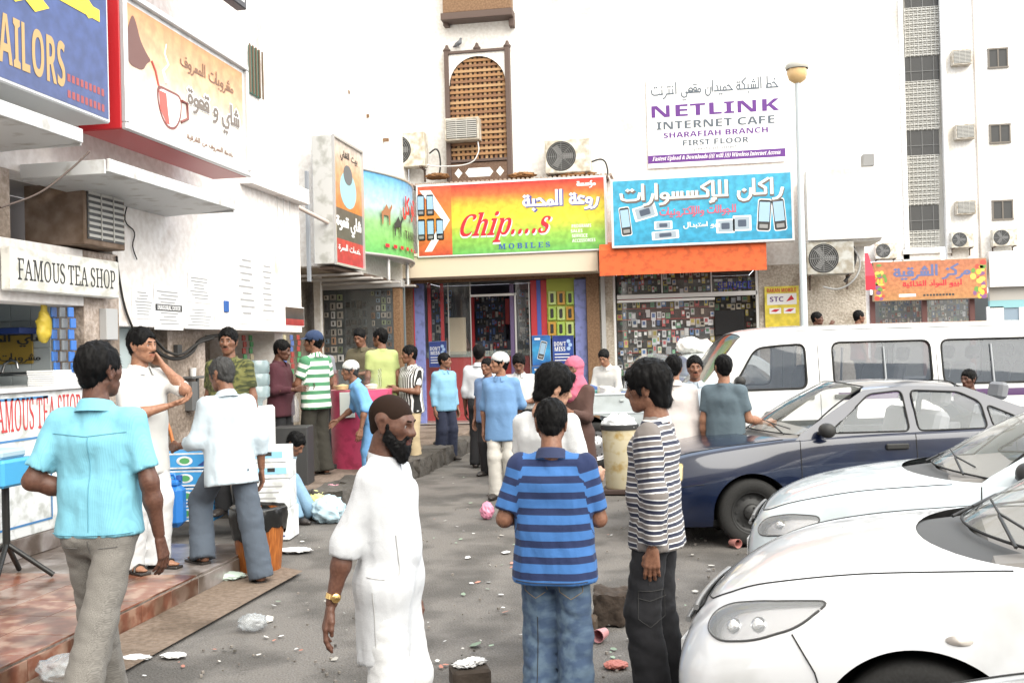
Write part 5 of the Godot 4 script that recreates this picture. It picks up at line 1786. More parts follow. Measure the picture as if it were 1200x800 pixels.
func vehicles() -> void:
	var white := paint("white", L(0.66, 0.67, 0.69), 0.3)
	# the nearest white saloon
	sedan("white_saloon", "white saloon with clear wraparound headlights and barred grille, parked nose to the street", cam_xz(1.71, 4.34), heading(158), {
		"st": [[-3.62, 0.6, 0.55, 0.32, 0.5, 0.78, 0.5, 0.86], [-3.5, 0.76, 0.7, 0.25, 0.55, 0.9, 0.68, 1.0], [-3.3, 0.83, 0.78, 0.22, 0.6, 0.96, 0.74, 1.06], [-2.6, 0.87, 0.82, 0.2, 0.6, 0.98, 0.78, 1.06], [-1.8, 0.88, 0.84, 0.18, 0.6, 0.97, 0.8, 1.02], [-1.0, 0.88, 0.84, 0.18, 0.6, 0.95, 0.8, 1.0],
			[-0.4, 0.88, 0.84, 0.18, 0.6, 0.935, 0.785, 1.0], [-0.1, 0.88, 0.84, 0.18, 0.6, 0.915, 0.77, 0.97], [0.2, 0.875, 0.83, 0.18, 0.6, 0.885, 0.74, 0.932], [0.45, 0.855, 0.81, 0.18, 0.58, 0.842, 0.7, 0.885], [0.62, 0.825, 0.78, 0.18, 0.55, 0.79, 0.62, 0.84], [0.75, 0.78, 0.73, 0.18, 0.51, 0.725, 0.55, 0.775], [0.83, 0.72, 0.68, 0.185, 0.48, 0.66, 0.49, 0.71], [0.89, 0.64, 0.6, 0.19, 0.45, 0.595, 0.43, 0.64], [0.93, 0.54, 0.5, 0.2, 0.43, 0.53, 0.36, 0.57], [0.955, 0.4, 0.38, 0.22, 0.42, 0.48, 0.28, 0.51]],
		"r": 0.315, "wb": 2.6, "track": 0.76, "rims": "silver", "paint": white, "cowl": -0.2, "deck": -2.75, "handle_paint": true, "inside": L(0.22, 0.2, 0.17),
		"lamp": soft([Vector2(0.3, 0.815), Vector2(0.55, 0.782), Vector2(0.68, 0.747), Vector2(0.76, 0.7), Vector2(0.785, 0.64), Vector2(0.72, 0.62), Vector2(0.58, 0.65), Vector2(0.42, 0.715)], 0.05), "bulbs": [Vector2(0.7, 0.665), Vector2(0.6, 0.69)],
		"grille": [0.555, 0.675, 4.9],
		"bumper_cut": [[Vector2(0.44, 0.69), Vector2(0.36, 0.57), Vector2(0.34, 0.5)]], "hood": [[-0.3, 4.45], [0.2, 4.5], [0.5, 4.45], [0.7, 4.5], [0.79, 4.9], [0.835, 5.6], [0.845, 7.0]], "doors": [-0.42, -1.45, -2.4], "handles": [-1.25, -2.2], "marker": Vector2(-0.12, 0.72),
		"green": {"belt": 0.945, "hb": 0.79, "w0": [-0.16, 1.0, 0.74, 0.36], "w1": [-0.98, 1.44, 0.58, 0.1], "r1": [-2.2, 1.43, 0.56, 0.1], "r0": [-3.0, 1.07, 0.66, 0.3], "crown": 0.035, "mirror": Vector2(-0.62, 1.02),
			"frame": [Vector2(-0.36, 0.93), Vector2(-0.47, 1.0), Vector2(-0.75, 1.18), Vector2(-1.07, 1.375), Vector2(-1.5, 1.415), Vector2(-2.1, 1.385), Vector2(-2.6, 1.2), Vector2(-2.95, 1.02), Vector2(-2.9, 0.95)],
			"wins": [[Vector2(-0.62, 0.985), Vector2(-1.12, 1.345), Vector2(-1.42, 1.37), Vector2(-1.42, 0.985)], [Vector2(-1.5, 0.985), Vector2(-1.5, 1.375), Vector2(-2.05, 1.34), Vector2(-2.38, 1.16), Vector2(-2.4, 0.99)]]}})
	# older pale saloon behind it
	var older := {
		"st": [[-3.4, 0.6, 0.55, 0.32, 0.5, 0.72, 0.5, 0.8], [-3.3, 0.76, 0.7, 0.25, 0.55, 0.86, 0.68, 0.96], [-3.1, 0.82, 0.76, 0.22, 0.58, 0.93, 0.73, 1.0], [-2.5, 0.85, 0.8, 0.2, 0.58, 0.95, 0.77, 1.0], [-1.8, 0.855, 0.81, 0.18, 0.58, 0.94, 0.78, 0.98], [-1.0, 0.855, 0.81, 0.18, 0.58, 0.93, 0.78, 0.97],
			[-0.4, 0.855, 0.81, 0.18, 0.58, 0.91, 0.77, 0.97], [-0.1, 0.85, 0.81, 0.18, 0.58, 0.885, 0.745, 0.945], [0.2, 0.84, 0.8, 0.18, 0.57, 0.85, 0.71, 0.905], [0.45, 0.82, 0.78, 0.18, 0.55, 0.8, 0.67, 0.855], [0.62, 0.79, 0.75, 0.18, 0.52, 0.755, 0.62, 0.805], [0.74, 0.74, 0.7, 0.18, 0.49, 0.7, 0.57, 0.75], [0.82, 0.68, 0.64, 0.19, 0.46, 0.64, 0.51, 0.69], [0.87, 0.6, 0.56, 0.2, 0.44, 0.58, 0.44, 0.62], [0.9, 0.46, 0.43, 0.22, 0.42, 0.51, 0.34, 0.54]],
		"r": 0.29, "wb": 2.5, "track": 0.73, "rims": "silver", "paint": paint("pale", L(0.5, 0.56, 0.6), 0.35), "cowl": -0.25, "deck": -2.6, "inside": L(0.2, 0.19, 0.17),
		"lamp": soft([Vector2(0.42, 0.72), Vector2(0.62, 0.715), Vector2(0.76, 0.675), Vector2(0.815, 0.61), Vector2(0.8, 0.57), Vector2(0.62, 0.6), Vector2(0.46, 0.64)], 0.06), "bulbs": [Vector2(0.7, 0.64)],
		"grille": [0.57, 0.65, 5.2],
		"bumper_cut": [[Vector2(0.42, 0.66), Vector2(0.42, 0.5)]], "hood": [[-0.3, 4.4], [0.2, 4.4], [0.6, 4.4], [0.72, 4.6], [0.8, 5.4], [0.8, 7.0]], "doors": [-0.45, -1.42, -2.3], "handles": [-1.22, -2.1],
		"green": {"belt": 0.925, "hb": 0.77, "w0": [-0.22, 0.965, 0.7, 0.3], "w1": [-0.98, 1.36, 0.56, 0.1], "r1": [-2.1, 1.35, 0.54, 0.1], "r0": [-2.85, 1.02, 0.64, 0.25], "crown": 0.035, "mirror": Vector2(-0.65, 1.0),
			"frame": [Vector2(-0.42, 0.91), Vector2(-0.5, 0.97), Vector2(-0.78, 1.14), Vector2(-1.07, 1.3), Vector2(-1.5, 1.335), Vector2(-2.0, 1.31), Vector2(-2.5, 1.13), Vector2(-2.8, 0.97), Vector2(-2.75, 0.92)],
			"wins": [[Vector2(-0.66, 0.96), Vector2(-1.12, 1.27), Vector2(-1.4, 1.295), Vector2(-1.4, 0.96)], [Vector2(-1.48, 0.96), Vector2(-1.48, 1.295), Vector2(-1.98, 1.265), Vector2(-2.28, 1.1), Vector2(-2.3, 0.965)]]}}
	sedan("pale_saloon", "older pale silver-blue saloon with rounded bonnet and oval headlights, parked between navy and white cars", cam_xz(2.47, 6.66), heading(160), older)
	# navy saloon, side on
	var nw := PG(883, 640)
	var hd := 182.0
	var hv := Vector3(cos(deg_to_rad(hd + YAW)), 0, -sin(deg_to_rad(hd + YAW)))
	var rv := Vector3(-hv.z, 0, hv.x)
	sedan("navy_saloon", "dusty navy blue saloon with yellowed headlight and black steel wheels", nw + rv * 0.78, heading(hd), {
		"st": [[-3.3, 0.58, 0.52, 0.34, 0.5, 0.78, 0.5, 0.86], [-3.22, 0.74, 0.7, 0.27, 0.55, 0.9, 0.66, 0.98], [-3.05, 0.8, 0.75, 0.22, 0.58, 0.95, 0.72, 1.01], [-2.4, 0.82, 0.78, 0.2, 0.58, 0.955, 0.755, 1.01], [-1.7, 0.83, 0.79, 0.18, 0.58, 0.94, 0.765, 0.98], [-1.0, 0.83, 0.79, 0.18, 0.58, 0.925, 0.765, 0.96],
			[-0.4, 0.83, 0.79, 0.18, 0.58, 0.905, 0.755, 0.96], [-0.1, 0.825, 0.79, 0.18, 0.58, 0.88, 0.735, 0.93], [0.2, 0.82, 0.78, 0.18, 0.57, 0.85, 0.71, 0.9], [0.45, 0.805, 0.77, 0.18, 0.55, 0.815, 0.69, 0.865], [0.6, 0.785, 0.75, 0.18, 0.52, 0.785, 0.67, 0.835], [0.69, 0.755, 0.72, 0.18, 0.5, 0.75, 0.645, 0.795], [0.74, 0.71, 0.68, 0.185, 0.47, 0.69, 0.61, 0.735], [0.775, 0.66, 0.63, 0.19, 0.44, 0.6, 0.56, 0.63], [0.8, 0.56, 0.54, 0.2, 0.42, 0.5, 0.48, 0.53]],
		"r": 0.292, "wb": 2.44, "track": 0.71, "rims": "black", "paint": paint("navy", L(0.004, 0.009, 0.03), 0.3), "cowl": -0.25, "deck": -2.55, "inside": L(0.14, 0.15, 0.17), "lampcol": Color(0.9, 0.72, 0.35), "lampa": 0.55,
		"lamp": soft([Vector2(0.58, 0.735), Vector2(0.7, 0.72), Vector2(0.765, 0.66), Vector2(0.775, 0.56), Vector2(0.7, 0.555), Vector2(0.6, 0.575)], 0.03), "bulbs": [Vector2(0.72, 0.63)],
		"bumper_cut": [[Vector2(0.78, 0.52), Vector2(0.6, 0.53), Vector2(0.38, 0.55)]], "hood": [[-0.3, 4.35], [0.2, 4.3], [0.55, 4.2], [0.7, 4.2], [0.735, 5.0], [0.735, 7.0]], "doors": [-0.44, -1.46, -2.35], "handles": [-1.28, -2.2],
		"green": {"belt": 0.925, "hb": 0.755, "w0": [-0.22, 0.955, 0.69, 0.28], "w1": [-1.0, 1.375, 0.55, 0.09], "r1": [-2.05, 1.36, 0.53, 0.1], "r0": [-2.75, 1.02, 0.62, 0.2], "crown": 0.03, "mirror": Vector2(-0.62, 0.99), "ta": 0.15,
			"frame": [Vector2(-0.4, 0.9), Vector2(-0.46, 0.96), Vector2(-0.76, 1.14), Vector2(-1.08, 1.315), Vector2(-1.5, 1.345), Vector2(-2.0, 1.32), Vector2(-2.45, 1.14), Vector2(-2.72, 0.98), Vector2(-2.7, 0.93)],
			"wins": [[Vector2(-0.7, 0.955), Vector2(-1.12, 1.28), Vector2(-1.42, 1.305), Vector2(-1.42, 0.955)], [Vector2(-1.5, 0.955), Vector2(-1.5, 1.305), Vector2(-1.93, 1.28), Vector2(-2.1, 1.19), Vector2(-2.12, 0.96)], [Vector2(-2.17, 0.97), Vector2(-2.15, 1.165), Vector2(-2.4, 1.05), Vector2(-2.45, 0.975)]]}})
	van()
	pickup()
	# corner of a grey car nearest the lens
	var gs := older.duplicate()
	gs.paint = paint("grey", L(0.2, 0.21, 0.22), 0.3)
	sedan("grey_saloon", "mid grey saloon of which only the bonnet edge shows beside the white saloon", cam_xz(1.3, 2.0), heading(160), gs)

func van_station(x: float, hw: float, yb: float, yr: float, top: float) -> Array:   # top: half width of the roof edge
	var yk := minf(yr, 1.98)
	return [x, [Vector2(hw - 0.06, yb), Vector2(hw, yb + 0.22), Vector2(hw, minf(0.95, yk * 0.6)), Vector2(lerpf(hw, top, 0.12), minf(1.2, yk * 0.75)), Vector2(lerpf(hw, top, 0.75), yk - 0.2 * yk / 1.98), Vector2(top, yk - 0.085 * yk / 1.98), Vector2(top * 0.8, yk - 0.03), Vector2(0, yk)]]
func van() -> void:
	var o := thing("passenger_van", "long white passenger van with tinted sliding side windows behind the navy car", "van", cam_xz(3.08, 13.4), heading(181.0))
	ST = []
	for q in [[-3.75, 0.72, 0.4, 1.86, 0.58], [-3.68, 0.8, 0.33, 1.94, 0.66], [-3.5, 0.84, 0.28, 1.975, 0.7], [-2.8, 0.845, 0.26, 1.98, 0.71], [-2.0, 0.845, 0.26, 1.98, 0.71], [-1.2, 0.845, 0.26, 1.98, 0.71], [-0.5, 0.845, 0.26, 1.975, 0.71], [0.0, 0.84, 0.26, 1.95, 0.70], [0.25, 0.83, 0.26, 1.88, 0.68], [0.45, 0.82, 0.26, 1.66, 0.68], [0.65, 0.8, 0.26, 1.42, 0.69], [0.84, 0.77, 0.26, 1.2, 0.7], [0.94, 0.73, 0.27, 1.05, 0.68], [1.0, 0.66, 0.29, 0.9, 0.62], [1.04, 0.52, 0.32, 0.72, 0.5]]:
		ST.append(van_station(q[0], q[1], q[2], q[3], q[4]))
	table()
	var n := ST.size() - 1.0
	var wins := []
	for w in [[Vector2(0.42, 1.19), Vector2(0.08, 1.7), Vector2(-0.52, 1.74), Vector2(-0.52, 1.19)], [Vector2(-0.86, 1.2), Vector2(-0.86, 1.745), Vector2(-2.08, 1.745), Vector2(-2.08, 1.2)], [Vector2(-2.22, 1.2), Vector2(-2.22, 1.745), Vector2(-3.46, 1.745), Vector2(-3.46, 1.2)]]:
		wins.append(side_poly(soft(w, 0.1)))
	var ws := PackedVector2Array([Vector2(s_at(0.24), 5.6), Vector2(s_at(0.5), 5.15), Vector2(s_at(0.8), 5.0), Vector2(s_at(0.83), 7.2), Vector2(s_at(0.22), 7.2)])
	var holes := wins.duplicate()
	for x in [0.0, -2.45]:
		var h := side_poly(arch(x, 0.33, 0.38, 0.0))
		for k in h.size():
			if h[k].y < 0.05: h[k].y = -0.5
		holes.append(h)
	holes.append(ws)
	var b := B.new()
	for sg in [-1.0, 1.0]: skin_panel(b, PackedVector2Array([Vector2(0, 0), Vector2(n, 0), Vector2(n, 7), Vector2(0, 7)]), holes, sg, 0.0, 0.16, 0.25)
	for s in [0.0, n]:
		var ps := []
		for k in 15: ps.append(loft(s, k * 0.5))
		for k in 15:
			var p := loft(s, 7.0 - k * 0.5)
			ps.append(Vector3(p.x, p.y, -p.z))
		b.face(ps, Vector3(1 if s > 0 else -1, 0, 0))
	obj("body", b.mesh(), paint("van_white", L(0.66, 0.67, 0.68), 0.35), o)
	var rub := mt("rubber", L(0.01), 0.8)
	for sg in [-1.0, 1.0]:
		for w in wins:
			var gb := B.new()
			skin_panel(gb, w, [], sg, -0.012, 0.2, 0.3)
			var win := obj("side_window", gb.mesh(), glass("van_glass", Color(0.1, 0.12, 0.15), 0.5), o)
			var lp := []
			for p in w: lp.append(p)
			lp.append(w[0])
			var sb := B.new()
			seam(sb, lp, sg, 0.014, 0.0)
			obj("window_seal", sb.mesh(), rub, win)
			var mid: Vector2 = (w[0] + w[10]) * 0.5
		for x in [-1.5, -2.84]:
			var mb := B.new()
			seam(mb, [st_of(Vector2(x, 1.21)), st_of(Vector2(x, 1.735))], sg, 0.016, -0.004)
			obj("sliding_stile", mb.mesh(), mt("van_stile", L(0.3, 0.32, 0.34), 0.4, 0.5), o)
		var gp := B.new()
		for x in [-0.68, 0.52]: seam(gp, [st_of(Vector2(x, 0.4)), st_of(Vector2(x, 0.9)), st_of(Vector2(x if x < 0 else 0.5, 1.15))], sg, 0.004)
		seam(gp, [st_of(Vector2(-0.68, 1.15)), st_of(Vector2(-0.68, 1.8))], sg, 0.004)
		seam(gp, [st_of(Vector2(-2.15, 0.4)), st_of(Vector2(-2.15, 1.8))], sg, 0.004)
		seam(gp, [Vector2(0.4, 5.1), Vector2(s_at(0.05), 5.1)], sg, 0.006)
		obj("gap_shade_strip", gp.mesh(), rub, o)  # dark strips stand in for the shade in door and roof grooves
		for x in [-0.5, -0.95]:
			var q := st_of(Vector2(x, 1.08))
			var w := loft(q.x, q.y)
			boxat("door_handle", Vector3(w.x, w.y, sg * (w.z + 0.012)), Vector3(0.2, 0.055, 0.03), mt("black_plastic", L(0.015), 0.6), o, 0.012)
		var stripe := B.new()
		skin_panel(stripe, side_poly([Vector2(-0.9, 1.04), Vector2(-0.9, 1.13), Vector2(-3.5, 1.13), Vector2(-3.5, 1.04)]), [], sg, 0.003, 0.2, 0.1)
		obj("stripe_print", stripe.mesh(), mt("van_stripe", L(0.06, 0.02, 0.09), 0.35), o)
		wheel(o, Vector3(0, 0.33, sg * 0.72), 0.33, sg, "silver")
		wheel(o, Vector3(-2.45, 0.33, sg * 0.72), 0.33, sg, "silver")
		mirror_wing(o, Vector3(0.35, 1.3, sg * 0.8), sg, mt("black_plastic", L(0.015), 0.6))
		var wg := B.new()
		skin_panel(wg, ws, [], sg, -0.01, 0.2, 0.3)
		obj("windscreen", wg.mesh(), glass("van_screen", Color(0.3, 0.36, 0.36), 0.08), o)
	tub(o, 0.5, -3.5, 0.78, 0.3, 1.1, [-0.45, -1.4, -2.3, -3.1], L(0.08, 0.085, 0.1), 0.8)

func pickup() -> void:
	# heading to the camera's right: the bed's tailboard is at its left end
	var rear := PG(700, 549)
	var hv := Vector3(cos(deg_to_rad(YAW)), 0, -sin(deg_to_rad(YAW)))
	var rv := Vector3(-hv.z, 0, hv.x)   # towards the camera is the right-hand side
	var o := thing("pickup", "white pickup with goods for sale spread on its open bed", "pickup", rear - rv * 0.78 + hv * 2.6, deg_to_rad(YAW))
	var wh := paint("pickup", L(0.5, 0.55, 0.57), 0.4)
	var rub := mt("rubber", L(0.01), 0.8)
	var x0 := -3.62
	var x1 := -1.3
	for z in [0.78, -0.78]:
		var poly := PackedVector2Array([Vector2(x0, 0.56)])
		for k in 15:
			var a := PI - PI * k / 14.0
			poly.append(Vector2(-2.6 + 0.4 * cos(a), 0.42 + 0.36 * sin(a)) if sin(a) > 0.4 else Vector2(-2.6 + 0.4 * cos(a), 0.56))
		poly.append_array([Vector2(x1, 0.56), Vector2(x1, 1.06), Vector2(x0, 1.06)])
		var b := B.new().prism(poly, z - 0.025, z + 0.025)
		b.box(Vector3((x0 + x1) / 2, 1.075, z), Vector3(x1 - x0, 0.035, 0.075), Basis(), 0.01)
		b.box(Vector3((x0 + x1) / 2, 0.8, z + (0.027 if z > 0 else -0.027)), Vector3(x1 - x0 - 0.1, 0.025, 0.012), Basis(), 0.004)
		obj("bed_side", b.mesh(), wh, o)
		for q in 4: boxat("rope_hook", Vector3(x0 + 0.3 + q * 0.55, 0.98, z + (0.035 if z > 0 else -0.035)), Vector3(0.06, 0.03, 0.025), wh, o)
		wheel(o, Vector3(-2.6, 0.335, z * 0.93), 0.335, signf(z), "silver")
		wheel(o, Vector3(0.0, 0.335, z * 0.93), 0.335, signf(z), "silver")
	span("bed_floor", Vector3(x0, 0.8, -0.75), Vector3(x1, 0.84, 0.75), wh, o)
	span("tailboard", Vector3(x0 - 0.05, 0.56, -0.8), Vector3(x0 - 0.002, 1.07, 0.8), wh, o)
	span("headboard", Vector3(x1 + 0.002, 0.56, -0.78), Vector3(x1 + 0.05, 1.3, 0.78), wh, o)
	span("chassis", Vector3(x0 + 0.1, 0.42, -0.45), Vector3(0.4, 0.54, 0.45), rub, o)
	# cab
	ST = []
	for q in [[-1.22, 0.8, 0.3, 1.6, 0.62], [-1.1, 0.82, 0.28, 1.63, 0.64], [-0.6, 0.82, 0.28, 1.65, 0.65], [-0.2, 0.82, 0.28, 1.62, 0.64], [0.1, 0.82, 0.28, 1.4, 0.66], [0.4, 0.81, 0.28, 1.1, 0.7], [0.6, 0.78, 0.28, 0.95, 0.7], [0.75, 0.7, 0.3, 0.85, 0.65], [0.8, 0.6, 0.33, 0.75, 0.55]]: ST.append(van_station(q[0], q[1], q[2], q[3], q[4]))
	table()
	var n := ST.size() - 1.0
	var win := side_poly(soft([Vector2(0.15, 1.08), Vector2(-0.25, 1.45), Vector2(-0.95, 1.45), Vector2(-0.95, 1.08)], 0.06))
	var ws := PackedVector2Array([Vector2(s_at(-0.15), 5.5), Vector2(s_at(0.38), 5.1), Vector2(s_at(0.39), 7.2), Vector2(s_at(-0.18), 7.2)])
	var ah := side_poly(arch(0, 0.335, 0.38, 0.0))
	for k in ah.size():
		if ah[k].y < 0.05: ah[k].y = -0.5
	var b2 := B.new()
	for sg in [-1.0, 1.0]: skin_panel(b2, PackedVector2Array([Vector2(0, 0), Vector2(n, 0), Vector2(n, 7), Vector2(0, 7)]), [win, ws, ah], sg)
	for s in [0.0, n]:
		var ps := []
		for k in 15: ps.append(loft(s, k * 0.5))
		for k in 15:
			var p := loft(s, 7.0 - k * 0.5)
			ps.append(Vector3(p.x, p.y, -p.z))
		b2.face(ps, Vector3(1 if s > 0 else -1, 0, 0))
	obj("cab", b2.mesh(), wh, o)
	for sg in [-1.0, 1.0]:
		var g := B.new()
		skin_panel(g, win, [], sg, -0.01, 0.2, 0.3)
		obj("side_window", g.mesh(), glass("pickup_glass", Color(0.2, 0.23, 0.25), 0.15), o)
		var g2 := B.new()
		skin_panel(g2, ws, [], sg, -0.01, 0.2, 0.3)
		obj("windscreen", g2.mesh(), glass("pickup_glass"), o)
	tub(o, 0.3, -1.1, 0.74, 0.32, 1.05, [-0.4], L(0.08))

# ---------------------------------------------------------------- ground, terrace, pavements
func marble(key: String, base: Color, vein: Color) -> StandardMaterial3D:
	var t := ntex("vein_" + key, 0.012, 5, vein.linear_to_srgb(), base.linear_to_srgb(), 0.3, 0.62)
	return mt("marble_" + key, Color.WHITE, 0.28, 0.0, {"tex": t, "tri": 0.9, "det": ntex("grime", 0.008, 6, Color(0.66, 0.62, 0.58), Color(1, 1, 1), 0.25, 0.6), "dtri": 0.45})
func rough_block(s: Vector3, amp: float, sd: int, seg := 5) -> ArrayMesh:
	var nz := noise(2.2, 3, FastNoiseLite.TYPE_SIMPLEX_SMOOTH, sd)
	var b := B.new()
	for ax in 3:
		for sg in [-1.0, 1.0]:
			var p1 := (ax + 1) % 3
			var p2 := (ax + 2) % 3
			var rows := []
			for i in seg + 1:
				var row := []
				for j in seg + 1:
					var p := Vector3.ZERO
					p[ax] = sg
					p[p1] = lerpf(-1, 1, float(i) / seg)
					p[p2] = lerpf(-1, 1, float(j) / seg)
					var r := p.normalized() * lerpf(1.0, p.length(), 0.82) * (s * 0.5)
					row.append(r * (1.0 + amp * nz.get_noise_3dv(r * 3.0)))
				rows.append(row)
			b.grid(rows, false, sg < 0)
	return b.mesh()
func concrete(key: String, c: Color, rough := 0.9) -> StandardMaterial3D:
	return mt("concrete_" + key, c, rough, 0.0, {"tex": ntex("conc", 0.05, 5, Color(0.84, 0.83, 0.81), Color(1, 1, 1)), "tri": 0.6, "det": ntex("conc2", 0.006, 6, Color(0.76, 0.74, 0.71), Color(1, 1, 1), 0.25, 0.6), "dtri": 0.3, "nrm": nrm("conc_n", 0.05, 5, 5.0), "ns": 0.6})
func setting() -> void:
	added_row()
	var asphalt := mt("asphalt", L(0.185, 0.178, 0.171), 0.92, 0.0, {"tex": ntex("asph", 0.22, 4, Color(0.8, 0.79, 0.78), Color(1, 1, 1), 0.2, 0.85), "tri": 0.55, "det": ntex("asph2", 0.009, 6, Color(0.76, 0.75, 0.74), Color(1, 0.99, 0.98), 0.2, 0.65), "dtri": 0.3, "nrm": nrm("asph_n", 0.2, 4, 8.0), "ns": 0.35})
	var nz := noise(0.35, 3)
	var rows := []
	for i in 61:
		var row := []
		for j in 61:
			var x := lerpf(-7, 9, j / 60.0)
			var z := lerpf(0, -21, i / 60.0)
			var e := minf(minf(i, 60 - i), minf(j, 60 - j)) / 6.0
			row.append(Vector3(x, clampf(e, 0, 1) * (nz.get_noise_2d(x, z) - 0.5) * 0.02, z))
		rows.append(row)
	var b := B.new()
	b.grid(rows, false, true)
	for r in [[-90, -7, 60, -120], [9, 90, 60, -120], [-7, 9, 60, 0], [-7, 9, -21, -120]]:
		b.quad(Vector3(r[0], 0, r[2]), Vector3(r[1], 0, r[2]), Vector3(r[1], 0, r[3]), Vector3(r[0], 0, r[3]), Vector3.UP)
	struct("road", b.mesh(), asphalt)
	# terrace of the tea shop: slab with tiles laid on it
	var slab := struct("terrace", B.new().box(Vector3((-3.6 - 9.0) / 2, 0.068, -3.4), Vector3(5.4, 0.136, 9.8)).mesh(), concrete("bed", L(0.25, 0.22, 0.2)))
	var red := [marble("red", L(0.2, 0.075, 0.045), L(0.3, 0.19, 0.14)), marble("red2", L(0.165, 0.06, 0.036), L(0.28, 0.17, 0.12)), marble("brown", L(0.17, 0.085, 0.06), L(0.26, 0.19, 0.16))]
	var grey := [marble("pale", L(0.24, 0.21, 0.2), L(0.3, 0.275, 0.265)), marble("pale2", L(0.21, 0.185, 0.175), L(0.275, 0.25, 0.24))]
	var tm := bx(Vector3(0.396, 0.013, 0.396), 0.002)
	for i in 14:
		for j in 5:
			var z := -2.9 - i * 0.4
			var o := obj("tile", tm, red[(i * 3 + j * 7) % 3] if z > -7.0 else grey[(i + j) % 2], slab)
			o.position = Vector3(-3.795 - j * 0.4, 0.143 + rng.randf() * 0.0012, z)
			o.rotation.y = (rng.randi() % 4) * PI / 2
	var rm := bx(Vector3(0.014, 0.12, 0.396), 0.002)
	for i in 14:
		var z := -2.9 - i * 0.4
		obj("riser_tile", rm, red[(i * 5) % 3] if z > -7.0 else grey[i % 2], slab).position = Vector3(-3.592, 0.066, z)
	for j in 4: obj("riser_tile", bx(Vector3(0.396, 0.12, 0.014), 0.002), grey[j % 2], slab).position = Vector3(-3.8 - j * 0.4, 0.066, -8.307)
	var strip := B.new()
	strip.quad(Vector3(-3.58, 0.012, -4.2), Vector3(-3.16, 0.012, -4.2), Vector3(-3.08, 0.012, -7.9), Vector3(-3.58, 0.012, -8.2), Vector3.UP)
	struct("path", strip.mesh(), concrete("tan", L(0.2, 0.15, 0.115)))
	# kiosk pavement with its rough kerb
	struct("pavement", B.new().box(Vector3(-8.05, 0.11, -15.9), Vector3(7.9, 0.22, 10.2), Basis(), 0.02).mesh(), concrete("pave", L(0.22, 0.17, 0.14)))
	var kerb := struct("kerb", B.new().box(Vector3(-4.03, 0.05, -15.4), Vector3(0.1, 0.1, 9.0)).mesh(), concrete("kerb0", L(0.08, 0.075, 0.07)))
	for k in 9:
		var o := obj("kerb_stone", rough_block(Vector3(0.42, 0.34, 0.8), 0.25, k), concrete("kerb", L(0.1, 0.092, 0.085)), kerb)
		o.position = Vector3(-3.92 + rng.randf_range(-0.04, 0.04), 0.1 + rng.randf_range(-0.03, 0.02), -11.1 - k * 0.82)
	for k in 3:
		var o := obj("kerb_stone", rough_block(Vector3(0.8, 0.34, 0.36), 0.25, 20 + k), concrete("kerb", L(0.1, 0.092, 0.085)), kerb)
		o.position = Vector3(-4.5 - k * 0.82, 0.1, -10.75)
	# pavement along the phone shops
	struct("pavement_shops", B.new().box(Vector3(4.0, 0.06, -24.2), Vector3(15.8, 0.12, 5.0), Basis(), 0.01).mesh(), concrete("pave2", L(0.28, 0.26, 0.24)))
	var k2 := struct("kerb_shops", B.new().box(Vector3(4.0, 0.04, -21.66), Vector3(15.8, 0.08, 0.06)).mesh(), concrete("kerb0", L(0.08)))
	for k in 17: obj("kerb_stone", bx(Vector3(0.9, 0.14, 0.2), 0.03), concrete("kerb3", L(0.3, 0.29, 0.27)), k2).position = Vector3(-3.4 + k * 0.93, 0.07, -21.58)
	struct("platform", B.new().box(Vector3(4.6, 0.275, -20.5), Vector3(5.4, 0.55, 1.9), Basis(), 0.02).mesh(), concrete("pave2", L(0.28)))

# unseen row added behind the camera to shade the street and darken car reflections
func added_row() -> void:
	var m := concrete("opposite", L(0.4, 0.35, 0.3))
	for k in 3:
		var o := thing("added_building", "unseen tan shop building added across the road, %s" % ["facing the tea shop terrace", "facing the parked saloons", "facing the passenger van"][k], "building", Vector3(-10 + k * 13, 0, 15), 0.0, "unseen buildings added across the road")
		boxat("wall", Vector3(0, 4.2 + k * 0.4, 3), Vector3(12.4, 8.4 + k * 0.8, 6), m, o, 0.05)
		for q in 3: boxat("window", Vector3(-4 + q * 4, 5.5, -0.03), Vector3(1.6, 1.5, 0.06), mt("dark_glass", L(0.05), 0.12), o)
		boxat("shutter", Vector3(0, 1.5, -0.03), Vector3(9, 2.8, 0.06), mt("shutter_grey", L(0.3, 0.32, 0.34), 0.5), o)
		boxat("fascia", Vector3(0, 3.5, -0.15), Vector3(11, 0.9, 0.3), mt("fascia_red", L(0.3, 0.1, 0.08), 0.5), o)

